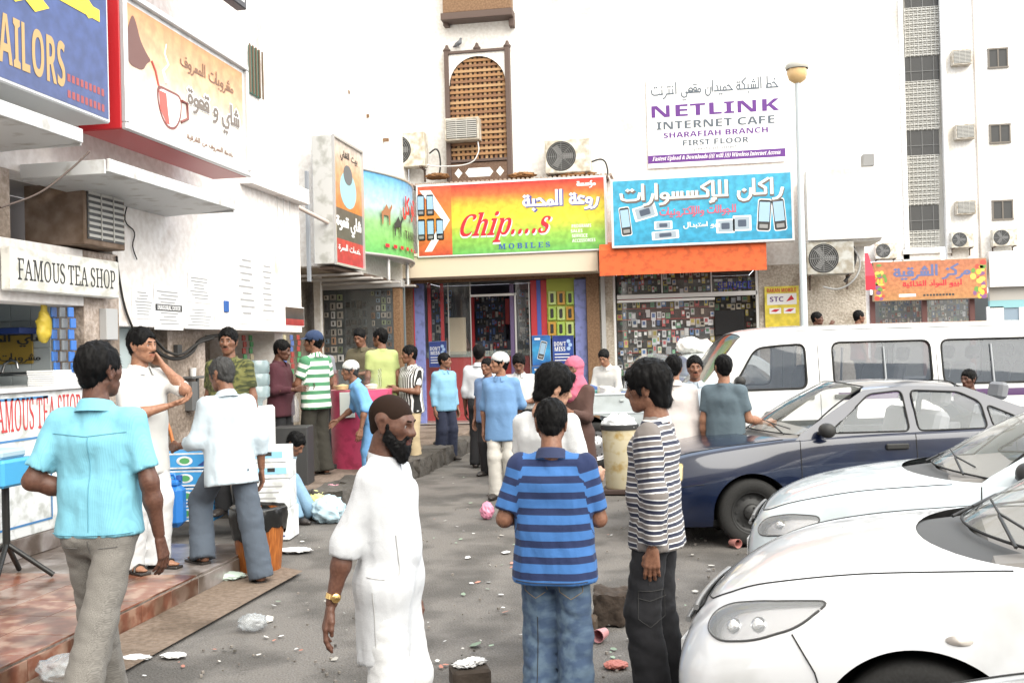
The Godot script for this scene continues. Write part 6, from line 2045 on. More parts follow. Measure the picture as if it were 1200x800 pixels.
# ---------------------------------------------------------------- things on walls
func ac_outdoor(label: String, c: Vector3, facing: Vector3, w: float, h: float, col: Color, group := "") -> Node3D:
	var o := thing("air_conditioner", label, "air conditioner", c, 0.0, group)
	o.basis = Basis(Vector3.UP.cross(facing), Vector3.UP, facing)
	var m := mt("ac_%s" % col, col, 0.6, 0.0, {"tex": ntex("acdirt", 0.01, 5, Color(0.8, 0.76, 0.7), Color(1, 1, 1), 0.2, 0.55), "tri": 0.9})
	obj("casing", bx(Vector3(w, h, 0.32), 0.02), m, o)
	var cx := -w * 0.14
	var r := minf(h * 0.4, w * 0.3)
	obj("fan_opening", B.new().lathe([Vector2(0, 0.0), Vector2(r, 0.0), Vector2(r + 0.012, 0.004), Vector2(r + 0.02, 0.012), Vector2(r + 0.03, 0.0)], Vector3(cx, 0, 0.161), 26, Basis(Vector3.RIGHT, PI / 2)).mesh(), mt("ac_dark", L(0.03), 0.7), o)
	var g := B.new()
	for k in 7:
		var ring := []
		for a in 25: ring.append(Vector3(cx + cos(TAU * a / 24) * r * (k + 1) / 7.0, sin(TAU * a / 24) * r * (k + 1) / 7.0, 0.172))
		g.tube(ring, 0.004, 4)
	for k in 8: g.tube([Vector3(cx, 0, 0.172), Vector3(cx + cos(TAU * k / 8) * r, sin(TAU * k / 8) * r, 0.172)], 0.004, 4)
	obj("fan_grille", g.mesh(), mt("ac_grille", L(0.25), 0.5), o)
	var f := B.new()
	for k in 3:
		var a := TAU * k / 3
		f.box(Vector3(cx + cos(a) * r * 0.5, sin(a) * r * 0.5, 0.164), Vector3(r * 0.75, r * 0.4, 0.004), Basis(Vector3.BACK, a), 0.0)
	obj("fan", f.mesh(), mt("ac_fan", L(0.14), 0.6), o)
	var br := B.new()
	for x in [-w * 0.4, w * 0.4]:
		br.box(Vector3(x, -h / 2 - 0.02, -0.02), Vector3(0.04, 0.035, 0.5))
		br.box(Vector3(x, -h / 2 - 0.16, -0.22), Vector3(0.04, 0.26, 0.04))
	obj("bracket", br.mesh(), mt("rusty", L(0.09, 0.06, 0.045), 0.8), o)
	return o
func ac_window(label: String, c: Vector3, facing: Vector3, w: float, h: float, group := "", dp := 0.4) -> Node3D:
	var o := thing("window_air_conditioner", label, "air conditioner", c, 0.0, group)
	o.basis = Basis(Vector3.UP.cross(facing), Vector3.UP, facing)
	obj("casing", bx(Vector3(w, h, dp), 0.01), mt("acw", L(0.5, 0.47, 0.42), 0.6, 0.0, {"tex": ntex("acdirt", 0.01, 5, Color(0.8, 0.76, 0.7), Color(1, 1, 1)), "tri": 0.9}), o)
	obj("coil", bx(Vector3(w * 0.88, h * 0.82, 0.01), 0.0), mt("coil", L(0.08), 0.6), o).position.z = dp / 2 + 0.006
	for k in 9: boxat("slat", Vector3(0, -h * 0.36 + k * h * 0.09, dp / 2 + 0.018), Vector3(w * 0.86, h * 0.045, 0.012), mt("acslat", L(0.42, 0.41, 0.38), 0.5), o, 0.002)
	for k in 2: boxat("slat", Vector3(-w * 0.15 + k * w * 0.3, 0, dp / 2 + 0.028), Vector3(0.012, h * 0.82, 0.006), mt("acslat", L(0.42), 0.5), o, 0.0)
	return o
func wire(label: String, pts: Array, r := 0.008, col := L(0.02), group := "wires along the walls") -> void:
	var c := Curve3D.new()
	for k in pts.size():
		var t: Vector3 = (pts[mini(k + 1, pts.size() - 1)] - pts[maxi(k - 1, 0)]) * 0.2
		c.add_point(pts[k], -t, t)
	c.bake_interval = 0.06
	var ps := []
	for p in c.get_baked_points(): ps.append(p)
	tag(obj("cable", B.new().tube(ps, r, 5).mesh(), mt("wire_%s" % col, col, 0.7)), label, "cable", group)
# rows of small packets hung on a back board, too small to tell apart
func packs(parent: Node, at: Vector3, bas: Basis, w: float, h: float, nx: int, ny: int, cols: Array, called := "hanging_packets", stuff := true, sz := Vector2(0.8, 0.82)) -> void:
	var b := B.new()
	for i in nx:
		for j in ny:
			if rng.randf() < 0.08: continue
			b.col = cols[rng.randi() % cols.size()] * rng.randf_range(0.5, 1.2)
			var jit := 0.22 if stuff else 0.04
			var p := at + bas * Vector3((i + 0.5 + rng.randf_range(-jit, jit)) / nx * w - w / 2, (j + 0.5 + rng.randf_range(-jit, jit)) / ny * h - h / 2, 0.02 + rng.randf() * 0.05)
			var s := Vector3(w / nx * sz.x * rng.randf_range(0.6, 1.15), h / ny * sz.y * rng.randf_range(0.6, 1.1), 0.03)
			if stuff:
				b.box(p, s, bas, 0.0)
				b.col = cols[rng.randi() % cols.size()] * rng.randf_range(0.3, 1.2)
				b.box(p + bas * Vector3(0, s.y * 0.1, 0.016), s * Vector3(0.6, 0.5, 0.2), bas, 0.0)
			else:
				var q := B.new()
				q.col = b.col
				q.box(Vector3.ZERO, s, Basis(), 0.003)
				q.col = L(0.03)
				q.box(Vector3(0, s.y * 0.02, 0.017), s * Vector3(0.35, 0.6, 0.2), Basis(), 0.002)
				var o := obj(called, q.mesh(), mt("packs", Color.WHITE, 0.35, 0, {"vc": true}), parent)
				o.transform = Transform3D(bas, p)
	if stuff:
		var o := obj(called, b.mesh(), mt("packs", Color.WHITE, 0.35, 0, {"vc": true}), parent)
		o.set_meta("kind", "stuff")
func paper(label: String, tl: Vector3, br: Vector3, facing: Vector3, ink := 8) -> Node3D:
	var o := board("wall_notice", label, "notice", tl, br, facing, 0.004, mt("paper", L(0.72, 0.74, 0.76), 0.8))
	o.position += facing * 0.006
	var w: float = o.get_meta("w")
	var h: float = o.get_meta("h")
	var b := B.new()
	for k in ink:
		var ww := w * rng.randf_range(0.4, 0.8)
		b.box(Vector3(rng.randf_range(-0.05, 0.05) * w, h * (0.4 - 0.8 * (k + 0.5) / ink), 0.003), Vector3(ww, h * 0.22 / ink, 0.001), Basis(), 0.0)
	obj("print", b.mesh(), mt("ink_faint", L(0.3), 0.8), o)
	return o

# ---------------------------------------------------------------- the tea shop and the building over it
func tea_shop() -> void:
	var plaster := mt("plaster", L(0.8, 0.77, 0.75), 0.9, 0.0, {"tex": ntex("plas", 0.04, 5, Color(0.93, 0.92, 0.91), Color(1, 1, 1)), "tri": 0.4, "det": ntex("plas2", 0.006, 6, Color(0.86, 0.82, 0.79), Color(1, 1, 1), 0.1, 0.3), "dtri": 0.22, "nrm": nrm("conc_n", 0.05, 5, 5.0), "ns": 0.15})
	var pebble := concrete("pebble", L(0.5, 0.42, 0.37))
	var X := XW
	var zc := func(u: float, x := XW) -> float: return PX(u, 400, x).z
	var o := thing("tea_shop_building", "white plastered building with tea shop below and big signs over the terrace", "building", Vector3(X, 0, -5))
	var sp := func(called: String, a: Vector3, c: Vector3, m: Material) -> MeshInstance3D: return span(called, a - o.position, c - o.position, m, o)
	var z0: float = zc.call(99)
	var z1: float = zc.call(140)
	var ze := -14.3
	var yh := PX(60, 356, X).y            # head of the hatch
	var yn0 := PX(75, 289, X).y           # niche of the air conditioner
	var yn1 := PX(75, 215, X).y
	var zn0: float = zc.call(15)
	var zn1: float = zc.call(134)
	var soff := PX(250, 386, X).y
	sp.call("wall", Vector3(X, 0.15, z0), Vector3(X - 0.3, yn0, z1), pebble)
	sp.call("wall", Vector3(X, yh, 6), Vector3(X - 0.3, yn0, z0), plaster)
	sp.call("wall", Vector3(X, yn0, 6), Vector3(X - 0.3, yn1, zn0), pebble)
	sp.call("wall", Vector3(X, yn0, zn1), Vector3(X - 0.3, yn1, z1), plaster)
	sp.call("wall", Vector3(X, yn1, 6), Vector3(X - 0.3, 14, z1), plaster)
	sp.call("wall", Vector3(X, soff, z1), Vector3(X - 0.3, 14, ze), plaster)
	sp.call("wall", Vector3(X - 0.3, 0, ze), Vector3(X - 6, 14, ze + 0.3), plaster)
	sp.call("wall", Vector3(X - 0.302, soff, z1), Vector3(X - 1.3, soff + 0.15, ze + 0.302), plaster)
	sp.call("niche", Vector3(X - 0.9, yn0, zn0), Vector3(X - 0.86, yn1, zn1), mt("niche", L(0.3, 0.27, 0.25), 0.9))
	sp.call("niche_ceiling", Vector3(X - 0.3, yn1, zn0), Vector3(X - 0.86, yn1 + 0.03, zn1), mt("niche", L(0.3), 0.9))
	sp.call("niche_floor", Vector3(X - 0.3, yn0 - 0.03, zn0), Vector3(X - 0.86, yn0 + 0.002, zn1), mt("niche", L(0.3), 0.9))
	sp.call("roof", Vector3(X - 0.301, 13.8, 6), Vector3(X - 6, 13.98, ze + 0.301), plaster)
	# ledge and small window of the upper floor
	var lg := PX(330, 225, X)
	sp.call("ledge", Vector3(X + 0.16, lg.y - 0.1, zc.call(285)), Vector3(X, lg.y + 0.12, ze), plaster)
	var w0 := PX(290, 52, X)
	var w1 := PX(303, 116, X)
	var wn := sp.call("window", Vector3(X + 0.03, w1.y, w0.z), Vector3(X + 0.001, w0.y, w1.z), mt("green_frame", L(0.1, 0.2, 0.16), 0.7)) as MeshInstance3D
	for k in 5: boxat("bar", Vector3(0.03, 0, (k - 2) * 0.1), Vector3(0.015, absf(w0.y - w1.y), 0.03), mt("bar_brown", L(0.12, 0.08, 0.05), 0.7), wn, 0.002)
	# recess under the overhang
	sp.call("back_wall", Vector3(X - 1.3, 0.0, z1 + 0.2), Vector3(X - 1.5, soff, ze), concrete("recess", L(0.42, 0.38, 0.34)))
	var pl0: float = zc.call(196, X - 0.25)
	var pl1: float = zc.call(240, X - 0.25)
	sp.call("pillar", Vector3(X - 0.25, 0.0, pl0), Vector3(X - 0.7, soff, pl1), pebble)
	sp.call("pillar", Vector3(X - 0.5, 0.0, pl1), Vector3(X - 0.75, soff, pl1 - 0.35), concrete("wood_brown", L(0.2, 0.12, 0.05)))
	sp.call("door_post", Vector3(X - 0.1, 0.15, zc.call(176)), Vector3(X - 0.18, soff, zc.call(181)), mt("green_post", L(0.02, 0.06, 0.05), 0.5))
	sp.call("door_leaf", Vector3(X - 0.2, 0.15, zc.call(150)), Vector3(X - 0.24, soff, zc.call(176)), mt("pale_door", L(0.4, 0.46, 0.46), 0.5))
	# interior of the tea shop
	sp.call("shop_wall", Vector3(X - 1.9, 0.15, 2), Vector3(X - 2.0, 3.2, z1), mt("inner_grey", L(0.3, 0.35, 0.36), 0.6))
	sp.call("shop_ceiling", Vector3(X - 0.302, yh + 0.25, 2), Vector3(X - 1.9, yh + 0.35, z1), mt("inner_grey", L(0.3), 0.6))
	sp.call("shop_wall", Vector3(X - 0.302, 0.15, z0), Vector3(X - 1.9, yh + 0.25, z0 - 0.1), mt("inner_pale", L(0.4, 0.42, 0.42), 0.7))
	var zw := -8.72
	for i in 9:
		for j in 6: boxat("wall_tile", Vector3(X - 0.42 - i * 0.204, 1.0 + j * 0.254, zw) - o.position, Vector3(0.2, 0.25, 0.012), mt("wall_tile", L(0.42, 0.46, 0.47), 0.25), o, 0.003)
	# counter
	var ct := PX(60, 452, X + 0.12).y
	var c := thing("serving_counter", "white tea counter lettered in red below the serving hatch", "counter", Vector3(X + 0.12, 0, -4.0))
	var cw := mt("counter_white", L(0.7, 0.72, 0.72), 0.35, 0, {"tex": ntex("cwear", 0.012, 5, Color(0.84, 0.84, 0.82), Color(1, 1, 1), 0.2, 0.5), "tri": 0.8})
	var cz := z0 - c.position.z
	span("base", Vector3(0, 0.15, 4), Vector3(-0.5, 0.32, cz), marble("pale", L(0.36), L(0.46)), c)
	span("front_panel", Vector3(0, 0.322, 4), Vector3(-0.5, ct - 0.04, cz), cw, c)
	span("worktop", Vector3(0.04, ct - 0.038, 4), Vector3(-0.75, ct, cz), mt("worktop", L(0.66), 0.3), c)
	var face := Node3D.new()
	face.name = "door_face"
	c.add_child(face, true)
	face.basis = Basis(Vector3(0, 0, -1), Vector3.UP, Vector3.RIGHT)
	face.position = Vector3(0.003, 0, 0)
	var zt0 := -PX(-14, 400, X + 0.12).z + c.position.z
	var zt1 := -PX(92, 400, X + 0.12).z + c.position.z
	text(face, "FAMOUS TEA SHOP", Vector3((zt0 + zt1) / 2, PX(45, 483, X + 0.12).y, 0.0), zt1 - zt0, 0.27, mt("red_paint", L(0.5, 0.05, 0.05), 0.5), "Droid Serif", false)
	var blue := mt("blue_line", L(0.06, 0.2, 0.42), 0.5)
	for q in 6:
		var cx := -3.6 + q * 1.4
		for dy in [0.0, 0.02]:
			pass
		var yb := 0.42
		var yt := PX(60, 510, X + 0.12).y
		decal(face, rect(cx, yb, 1.25, 0.018), blue, 0.002)
		decal(face, rect(cx, yt, 1.25, 0.018), blue, 0.002)
		decal(face, rect(cx - 0.62, (yb + yt) / 2, 0.018, yt - yb - 0.02), blue, 0.002)
		decal(face, rect(cx + 0.62, (yb + yt) / 2, 0.018, yt - yb - 0.02), blue, 0.002)
	decal(face, rect(0, ct - 0.09, 8, 0.02), blue, 0.002)
	# things in the hatch
	var st := thing("paper_stack", "stack of folded white papers on the tea counter", "papers", PX(62, 447, X - 0.05) * Vector3(1, 0, 1) + Vector3(0, ct, 0))
	for k in 7: boxat("sheet", Vector3(rng.randf_range(-0.01, 0.01), 0.01 + k * 0.019, 0), Vector3(0.26, 0.017, 0.36), mt("paper", L(0.72), 0.8), st, 0.003)
	var ysg := board("menu_board", "yellow painted board with black writing inside the tea shop", "sign", PZ(-34, 394, zw + 0.03), PZ(38, 426, zw + 0.03), Vector3.BACK, 0.02, mt("mustard", L(0.3, 0.2, 0.03), 0.6))
	arabic(ysg, "شاي المعروف", Vector3(0.0, 0.09, 0.003), 0.9, 0.14, mt("ink_dark", L(0.03), 0.4), 0.16)
	arabic(ysg, "مشروبات الشبكة", Vector3(0.0, -0.08, 0.003), 0.8, 0.1, mt("ink_dark", L(0.03), 0.4), 0.14)
	tag(span("wall_shelf", PZ(-60, 386, zw + 0.3), PZ(46, 391, zw + 0.01), mt("blue_shelf", L(0.012, 0.035, 0.16), 0.5)), "dark blue shelf on the tiled wall of the tea shop", "shelf")
	var tap := B.new()
	var tp := PZ(2, 436, zw + 0.2)
	tap.tube([tp, tp + Vector3(0.03, 0.08, 0), tp + Vector3(0.1, 0.11, 0), tp + Vector3(0.15, 0.09, 0), tp + Vector3(0.16, 0.03, 0)], 0.014, 8)
	tap.tube([tp + Vector3(-0.3, -0.02, 0), tp + Vector3(0.3, -0.02, 0)], 0.018, 8)
	tag(obj("sink_tap", tap.mesh(), mt("steel", L(0.4), 0.25, 1.0)), "steel swan-neck tap inside the tea shop", "tap")
	var bagp := PZ(51, 378, zw + 0.35)
	var bag := B.new()
	put(bag, sdf([cap(bagp + Vector3(0, 0.14, 0), bagp, 0.03, 0.07, Vector3(1.6, 1, 1)), cap(bagp, bagp - Vector3(0, 0.1, 0), 0.07, 0.08, Vector3(1.6, 1, 1))], 0.015, 0.03, [], noise(12.0), 0.02))
	tag(obj("yellow_bag", bag.mesh(), mt("yellow_bag", L(0.6, 0.45, 0.05), 0.5, 0, {"back": Color(0.3, 0.25, 0.05)})), "yellow plastic bag hung under the hatch lintel", "bag")
	for k in 3:
		var s0 := PZ(62 + k * 10, 358, zw + 0.25)
		var sc := thing("sachet_strip", "%s strip of sachets hanging inside the hatch" % ["blue", "grey", "blue"][k], "sachets", s0, 0.0, "sachet strips at the hatch")
		for q in 6: boxat("sachet", Vector3(0.02 * (q % 2), -0.06 - q * 0.1, 0), Vector3(0.02, 0.09, 0.08), mt("sachet%d" % (k % 2), [L(0.04, 0.16, 0.5), L(0.2, 0.22, 0.24)][k % 2], 0.3), sc, 0.005)
	# painted name board over the hatch
	var sg := board("shop_sign", "white board lettered FAMOUS TEA SHOP in black over the serving hatch", "sign", PX(12, 288, X + 0.14), PX(140, 350, X + 0.14), Vector3.RIGHT, 0.1, mt("board_white", L(0.72, 0.71, 0.66), 0.5, 0, {"tex": ntex("cwear", 0.012, 5, Color(0.84, 0.84, 0.82), Color(1, 1, 1)), "tri": 0.8}))
	text(sg, "FAMOUS TEA SHOP", Vector3(0, 0.0, 0.002), sg.get_meta("w") * 0.9, sg.get_meta("h") * 0.5, mt("black_paint", L(0.02), 0.5), "Droid Serif", false)
	# old window air conditioner in the niche
	var acp := PX(92, 256, X + 0.0)
	var rac := ac_window("rusty window air conditioner in the dark niche over the tea shop sign", Vector3(X - 0.12, yn0 + 0.33, (zc.call(80) + zc.call(129)) / 2), Vector3.RIGHT, absf(zc.call(80) - zc.call(129)), 0.62, "", 0.6)
	(rac.get_node("casing") as MeshInstance3D).material_override = mt("rusty_case", L(0.2, 0.14, 0.1), 0.7, 0, {"tex": ntex("acdirt", 0.01, 5, Color(0.8, 0.76, 0.7), Color(1, 1, 1)), "tri": 0.9})
	# metal canopies below the signs
	for q in [[130, 278, 203, 130, "white sheet metal canopy under the tea and coffee sign"], [-60, 100, 170, 100, "stained sheet metal canopy under the blue tailor sign"]]:
		var xc := X + 0.8
		var p := PX(q[3], q[2], xc)
		var za: float = zc.call(q[0], xc)
		var zb: float = zc.call(q[1], xc)
		var cn := thing("metal_canopy", q[4], "canopy", Vector3(X, p.y, (za + zb) / 2), 0.0)
		var m := mt("canopy%d" % q[0], L(0.55, 0.56, 0.56), 0.45, 0.1, {"tex": ntex("canwear", 0.01, 5, Color(0.8, 0.78, 0.75), Color(1, 1, 1), 0.1, 0.4), "tri": 0.6})
		var l := absf(za - zb)
		var b := B.new()
		b.box(Vector3(0.4, 0.0, 0), Vector3(0.78, 0.025, l), Basis(Vector3.BACK, 0.05), 0.004)
		obj("soffit", b.mesh(), m, cn)
		boxat("front_lip", Vector3(0.805, 0.06, 0), Vector3(0.025, 0.11, l), m, cn, 0.004)
		for s in [-1.0, 1.0]: boxat("end_plate", Vector3(0.4, 0.045, s * (l / 2 + 0.012)), Vector3(0.78, 0.12, 0.02), m, cn, 0.004)
	tea_signs()
	# notices on the wall
	var n1 := paper("plain white notice pasted beside the pillar wall", PX(153, 336, X), PX(179, 374, X), Vector3.RIGHT)
	var n2 := paper("notice headed INAGURAL OFFER in a black bar", PX(179, 333, X), PX(214, 387, X), Vector3.RIGHT, 10)
	var bar := decal(n2, rect(0, 0.0, n2.get_meta("w") * 0.92, 0.07), mt("black_paint", L(0.02), 0.5), 0.003)
	text(n2, "INAGURAL OFFER", Vector3(0, 0, 0.003), n2.get_meta("w") * 0.8, 0.045, mt("ink_white", L(0.75), 0.5))
	paper("notice with a grey lower half under the cable", PX(219, 319, X), PX(247, 356, X), Vector3.RIGHT, 7)
	paper("faded sheet advertising internet by the corner", PX(215, 357, X), PX(250, 386, X), Vector3.RIGHT, 6)
	paper("torn white posters on the bright wall past the canopy", PX(276, 290, X), PX(300, 380, X), Vector3.RIGHT, 9)
	paper("patchy white poster beside the torn posters", PX(303, 300, X), PX(322, 375, X), Vector3.RIGHT, 9)
	var rp := board("small_red_poster", "small red and black poster at the end of the bright wall", "poster", PX(333, 358, X), PX(356, 383, X), Vector3.RIGHT, 0.01, mt("paper", L(0.72), 0.8))
	rp.position.x += 0.006
	var rw: float = rp.get_meta("w")
	var rh: float = rp.get_meta("h")
	sheet(rp, -rw * 0.48, rw * 0.48, -rh * 0.45, rh * 0.45, [[0.0, L(0.3, 0.03, 0.03)], [0.35, L(0.35, 0.05, 0.04)], [0.36, L(0.05)], [1.0, L(0.1, 0.07, 0.05)]])
	tag(boxat("door_number", PX(265, 359, X + 0.01), Vector3(0.02, 0.14, 0.12), mt("blue_plate", L(0.02, 0.1, 0.35), 0.4)), "small blue house number plate on the bright wall", "plate")
	# cables
	var dk := L(0.02, 0.018, 0.016)
	wire("thick black cable looping under the overhang", [PX(160, 388, X - 0.1), PX(175, 402, X - 0.1), PX(190, 416, X - 0.1), PX(208, 420, X - 0.12), PX(225, 412, X - 0.12), PX(235, 398, X - 0.12), PX(260, 392, X - 0.12)], 0.022, dk)
	wire("second black cable sagging beside the thick one", [PX(158, 393, X - 0.06), PX(178, 396, X - 0.06), PX(196, 412, X - 0.06), PX(214, 414, X - 0.08), PX(232, 402, X - 0.08), PX(250, 396, X - 0.08)], 0.016, dk)
	wire("thin cable hanging across the canopies", [PX(0, 243, X + 0.9), PX(45, 226, X + 0.9), PX(80, 200, X + 0.9), PX(104, 178, X + 0.9)], 0.008, L(0.06, 0.04, 0.03))
	wire("curled cable dangling on the notice wall", [PX(150, 236, X + 0.02), PX(146, 258, X + 0.02), PX(157, 272, X + 0.02), PX(155, 288, X + 0.02), PX(160, 304, X + 0.02)], 0.007, dk)
	wire("long black cable running down by the name board", [PX(136, 300, X + 0.02), PX(140, 330, X + 0.02), PX(146, 360, X + 0.02), PX(155, 384, X + 0.02)], 0.012, dk)
	for k in 3: wire("thin vertical cable on the upper wall", [PX(316 + k * 9, 0, X + 0.03), PX(318 + k * 9, 90, X + 0.05), PX(322 + k * 8, 190, X + 0.04), PX(330 + k * 6, 330, X + 0.03)], 0.004, L(0.4), "thin vertical cables on the upper wall")
	# service brackets on the pillar: meter, taps, a cup on a ledge
	var mb := thing("meter_box", "grey meter and pipework fixed to the concrete pillar", "meter", PX(226, 452, X - 0.2))
	boxat("box", Vector3(0, 0.1, 0), Vector3(0.14, 0.03, 0.3), mt("grey_box", L(0.12), 0.6), mb)
	boxat("box", Vector3(0, -0.12, 0.05), Vector3(0.1, 0.34, 0.14), mt("grey_box", L(0.12), 0.6), mb)
	obj("pipe", B.new().tube([Vector3(0.03, 0.1, -0.05), Vector3(0.03, -0.5, -0.05), Vector3(0.0, -0.55, -0.1), Vector3(0.0, -1.0, -0.1)], 0.02, 8).mesh(), mt("pipe_dark", L(0.06), 0.5), mb)
	tag(obj("paper_cup", B.new().lathe([Vector2(0, 0), Vector2(0.03, 0), Vector2(0.04, 0.13), Vector2(0.036, 0.13), Vector2(0.03, 0.01)], PX(226, 446, X - 0.2) + Vector3(0, 0.02, 0), 14).mesh(), mt("cup_white", L(0.7), 0.5)), "tall white cup on the pillar's meter ledge", "cup")
	tag(boxat("switch_box", PX(208, 410, X - 0.22), Vector3(0.06, 0.12, 0.1), mt("grey_box2", L(0.05), 0.6)), "small dark switch box on the concrete pillar", "switch box")
	tag(boxat("wall_fuse_box", PX(127, 380, X + 0.04), Vector3(0.08, 0.3, 0.2), mt("fuse", L(0.4), 0.6)), "pale fuse box on the pebbled wall beside the hatch", "fuse box")
	var bs := B.new().tube([PX(190, 480, X - 0.1), PX(199, 505, X - 0.02), PX(205, 530, X + 0.05)], 0.02, 8)
	tag(obj("broom_handle", bs.mesh(), mt("orange_wood", L(0.5, 0.16, 0.04), 0.5)), "orange broom handle leaning by the door post", "broom")
	# small grocery under the overhang: strips of sachets, water cooler bottle
	for k in 9:
		var s1 := PX(285 + k * 8, 391, X - 0.6)
		var sc := thing("sachet_strip", "strip of small sachets hung in the grocery under the overhang", "sachets", s1, 0.0, "sachet strips in the grocery")
		for q in 7: boxat("sachet", Vector3(0.015 * (q % 2), -0.06 - q * 0.09, 0), Vector3(0.02, 0.08, 0.1), mt("sach%d" % ((k + q / 3) % 4), [L(0.35, 0.06, 0.05), L(0.08, 0.3, 0.12), L(0.5, 0.45, 0.3), L(0.1, 0.16, 0.4)][(k + q / 3) % 4], 0.3), sc, 0.004)

func tea_signs() -> void:
	var X := XW + 0.75
	var alu := mt("alu", L(0.6), 0.35, 0.6)
	# tailor's blue sign (its far end only)
	var tl := PX(-150, 0, X)
	var br := PX(129, 145, X)
	tl.y = br.y + 2.1
	var s := board("tailor_sign", "blue light-box sign with yellow script and gold TAILORS lettering", "sign", tl, br, Vector3.RIGHT, 0.5, mt("lightbox_white", L(0.6, 0.61, 0.62), 0.45))
	var w: float = s.get_meta("w")
	var h: float = s.get_meta("h")
	sheet(s, -w / 2 + 0.03, w / 2 - 0.03, -h / 2 + 0.03, h / 2 - 0.03, [[0.0, L(0.06, 0.09, 0.22)], [0.6, L(0.04, 0.08, 0.26)], [1.0, L(0.04, 0.08, 0.28)]])
	var lx := func(u: float, v: float) -> Vector3:
		var p := s.transform.affine_inverse() * PX(u, v, X)
		return Vector3(p.x, p.y, 0.005)
	var pa: Vector3 = lx.call(-16, 55)
	var pb: Vector3 = lx.call(75, 84)
	text(s, "TAILORS", Vector3((pa.x + pb.x) / 2, pb.y + 0.05, 0.005), pb.x - pa.x, 0.36, mt("gold_letters", L(0.42, 0.27, 0.1), 0.4))
	var y0: Vector3 = lx.call(108, 38)
	arabic(s, "خياط", Vector3(y0.x - 1.0, y0.y + 0.32, 0.005), 2.2, 0.8, mt("yellow_letters", L(0.75, 0.55, 0.02), 0.4), 0.2)
	var y1: Vector3 = lx.call(100, 100)
	for k in 2:   # illegible small print
		for q in 9: decal(s, rect(y1.x - 0.24 + q * 0.06, y1.y - 0.13 * k, 0.04, 0.06), mt("red_small", L(0.3, 0.06, 0.06), 0.5), 0.005)
	# tea and coffee sign
	tl = PX(139, 0, X)
	br = PX(290, 208, X)
	tl.y = PX(290, 80, X).y
	s = board("tea_coffee_sign", "red-sided sign with coffee pot, cup and Arabic tea and coffee lettering", "sign", tl, br, Vector3.RIGHT, 0.42, mt("red_case", L(0.42, 0.015, 0.02), 0.35))
	w = s.get_meta("w")
	h = s.get_meta("h")
	sheet(s, -w / 2 + 0.01, w / 2 - 0.01, -h / 2 + 0.01, h / 2 - 0.01, [[0.0, L(0.72)], [1.0, L(0.72)]])
	sheet(s, -w / 2 + 0.1, w / 2 - 0.1, -h / 2 + 0.1, h / 2 - 0.1, [[0.0, L(0.76, 0.74, 0.7)], [0.35, L(0.74, 0.68, 0.6)], [0.6, L(0.72, 0.48, 0.3)], [1.0, L(0.68, 0.3, 0.12)]], 0.005)
	var fr := B.new()
	for q in [[Vector3(0, h / 2 - 0.03, 0.02), Vector3(w, 0.06, 0.05)], [Vector3(0, -h / 2 + 0.03, 0.02), Vector3(w, 0.06, 0.05)], [Vector3(-w / 2 + 0.03, 0, 0.02), Vector3(0.06, h - 0.122, 0.05)], [Vector3(w / 2 - 0.03, 0, 0.02), Vector3(0.06, h - 0.122, 0.05)]]: fr.box(q[0], q[1], Basis(), 0.008)
	obj("frame", fr.mesh(), alu, s)
	var gm := mt("grey_letters", L(0.16, 0.13, 0.11), 0.5)
	arabic(s, "شاي و قهوة", Vector3(w * 0.19, -h * 0.06, 0.007), w * 0.48, h * 0.3, mt("white_outline", L(0.78), 0.5), 0.3)
	arabic(s, "شاي و قهوة", Vector3(w * 0.19, -h * 0.06, 0.011), w * 0.46, h * 0.28, gm, 0.16)
	arabic(s, "مشروبات المعروف", Vector3(w * 0.14, h * 0.22, 0.007), w * 0.46, h * 0.15, mt("brown_letters", L(0.2, 0.1, 0.06), 0.5), 0.13)
	arabic(s, "خدمة المعروف من الشرقية", Vector3(w * 0.15, -h * 0.36, 0.007), w * 0.4, h * 0.06, mt("brown_letters", L(0.2, 0.1, 0.06), 0.5), 0.14)
	var brn := mt("pot_brown", L(0.14, 0.06, 0.05), 0.5)
	decal(s, soft([Vector2(-0.46 * w, -0.02 * h), Vector2(-0.36 * w, -0.02 * h), Vector2(-0.335 * w, 0.05 * h), Vector2(-0.3 * w, 0.09 * h), Vector2(-0.33 * w, 0.12 * h), Vector2(-0.375 * w, 0.2 * h), Vector2(-0.395 * w, 0.3 * h), Vector2(-0.42 * w, 0.36 * h), Vector2(-0.44 * w, 0.3 * h), Vector2(-0.47 * w, 0.16 * h)], 0.1), brn, 0.008)
	var cup := mt("cup_red", L(0.5, 0.1, 0.08), 0.5)
	decal(s, soft([Vector2(-0.27 * w, -0.06 * h), Vector2(-0.08 * w, -0.06 * h), Vector2(-0.09 * w, -0.25 * h), Vector2(-0.14 * w, -0.36 * h), Vector2(-0.21 * w, -0.36 * h), Vector2(-0.26 * w, -0.24 * h)], 0.1), mt("cup_line", L(0.2, 0.06, 0.05), 0.5), 0.007)
	decal(s, soft([Vector2(-0.26 * w, -0.08 * h), Vector2(-0.09 * w, -0.08 * h), Vector2(-0.1 * w, -0.24 * h), Vector2(-0.145 * w, -0.34 * h), Vector2(-0.205 * w, -0.34 * h), Vector2(-0.25 * w, -0.24 * h)], 0.1), mt("ink_white", L(0.75), 0.5), 0.0085)
	decal(s, [Vector2(-0.255 * w, -0.1 * h), Vector2(-0.2 * w, -0.1 * h), Vector2(-0.19 * w, -0.24 * h), Vector2(-0.18 * w, -0.33 * h), Vector2(-0.205 * w, -0.33 * h), Vector2(-0.248 * w, -0.24 * h)], cup, 0.0095)
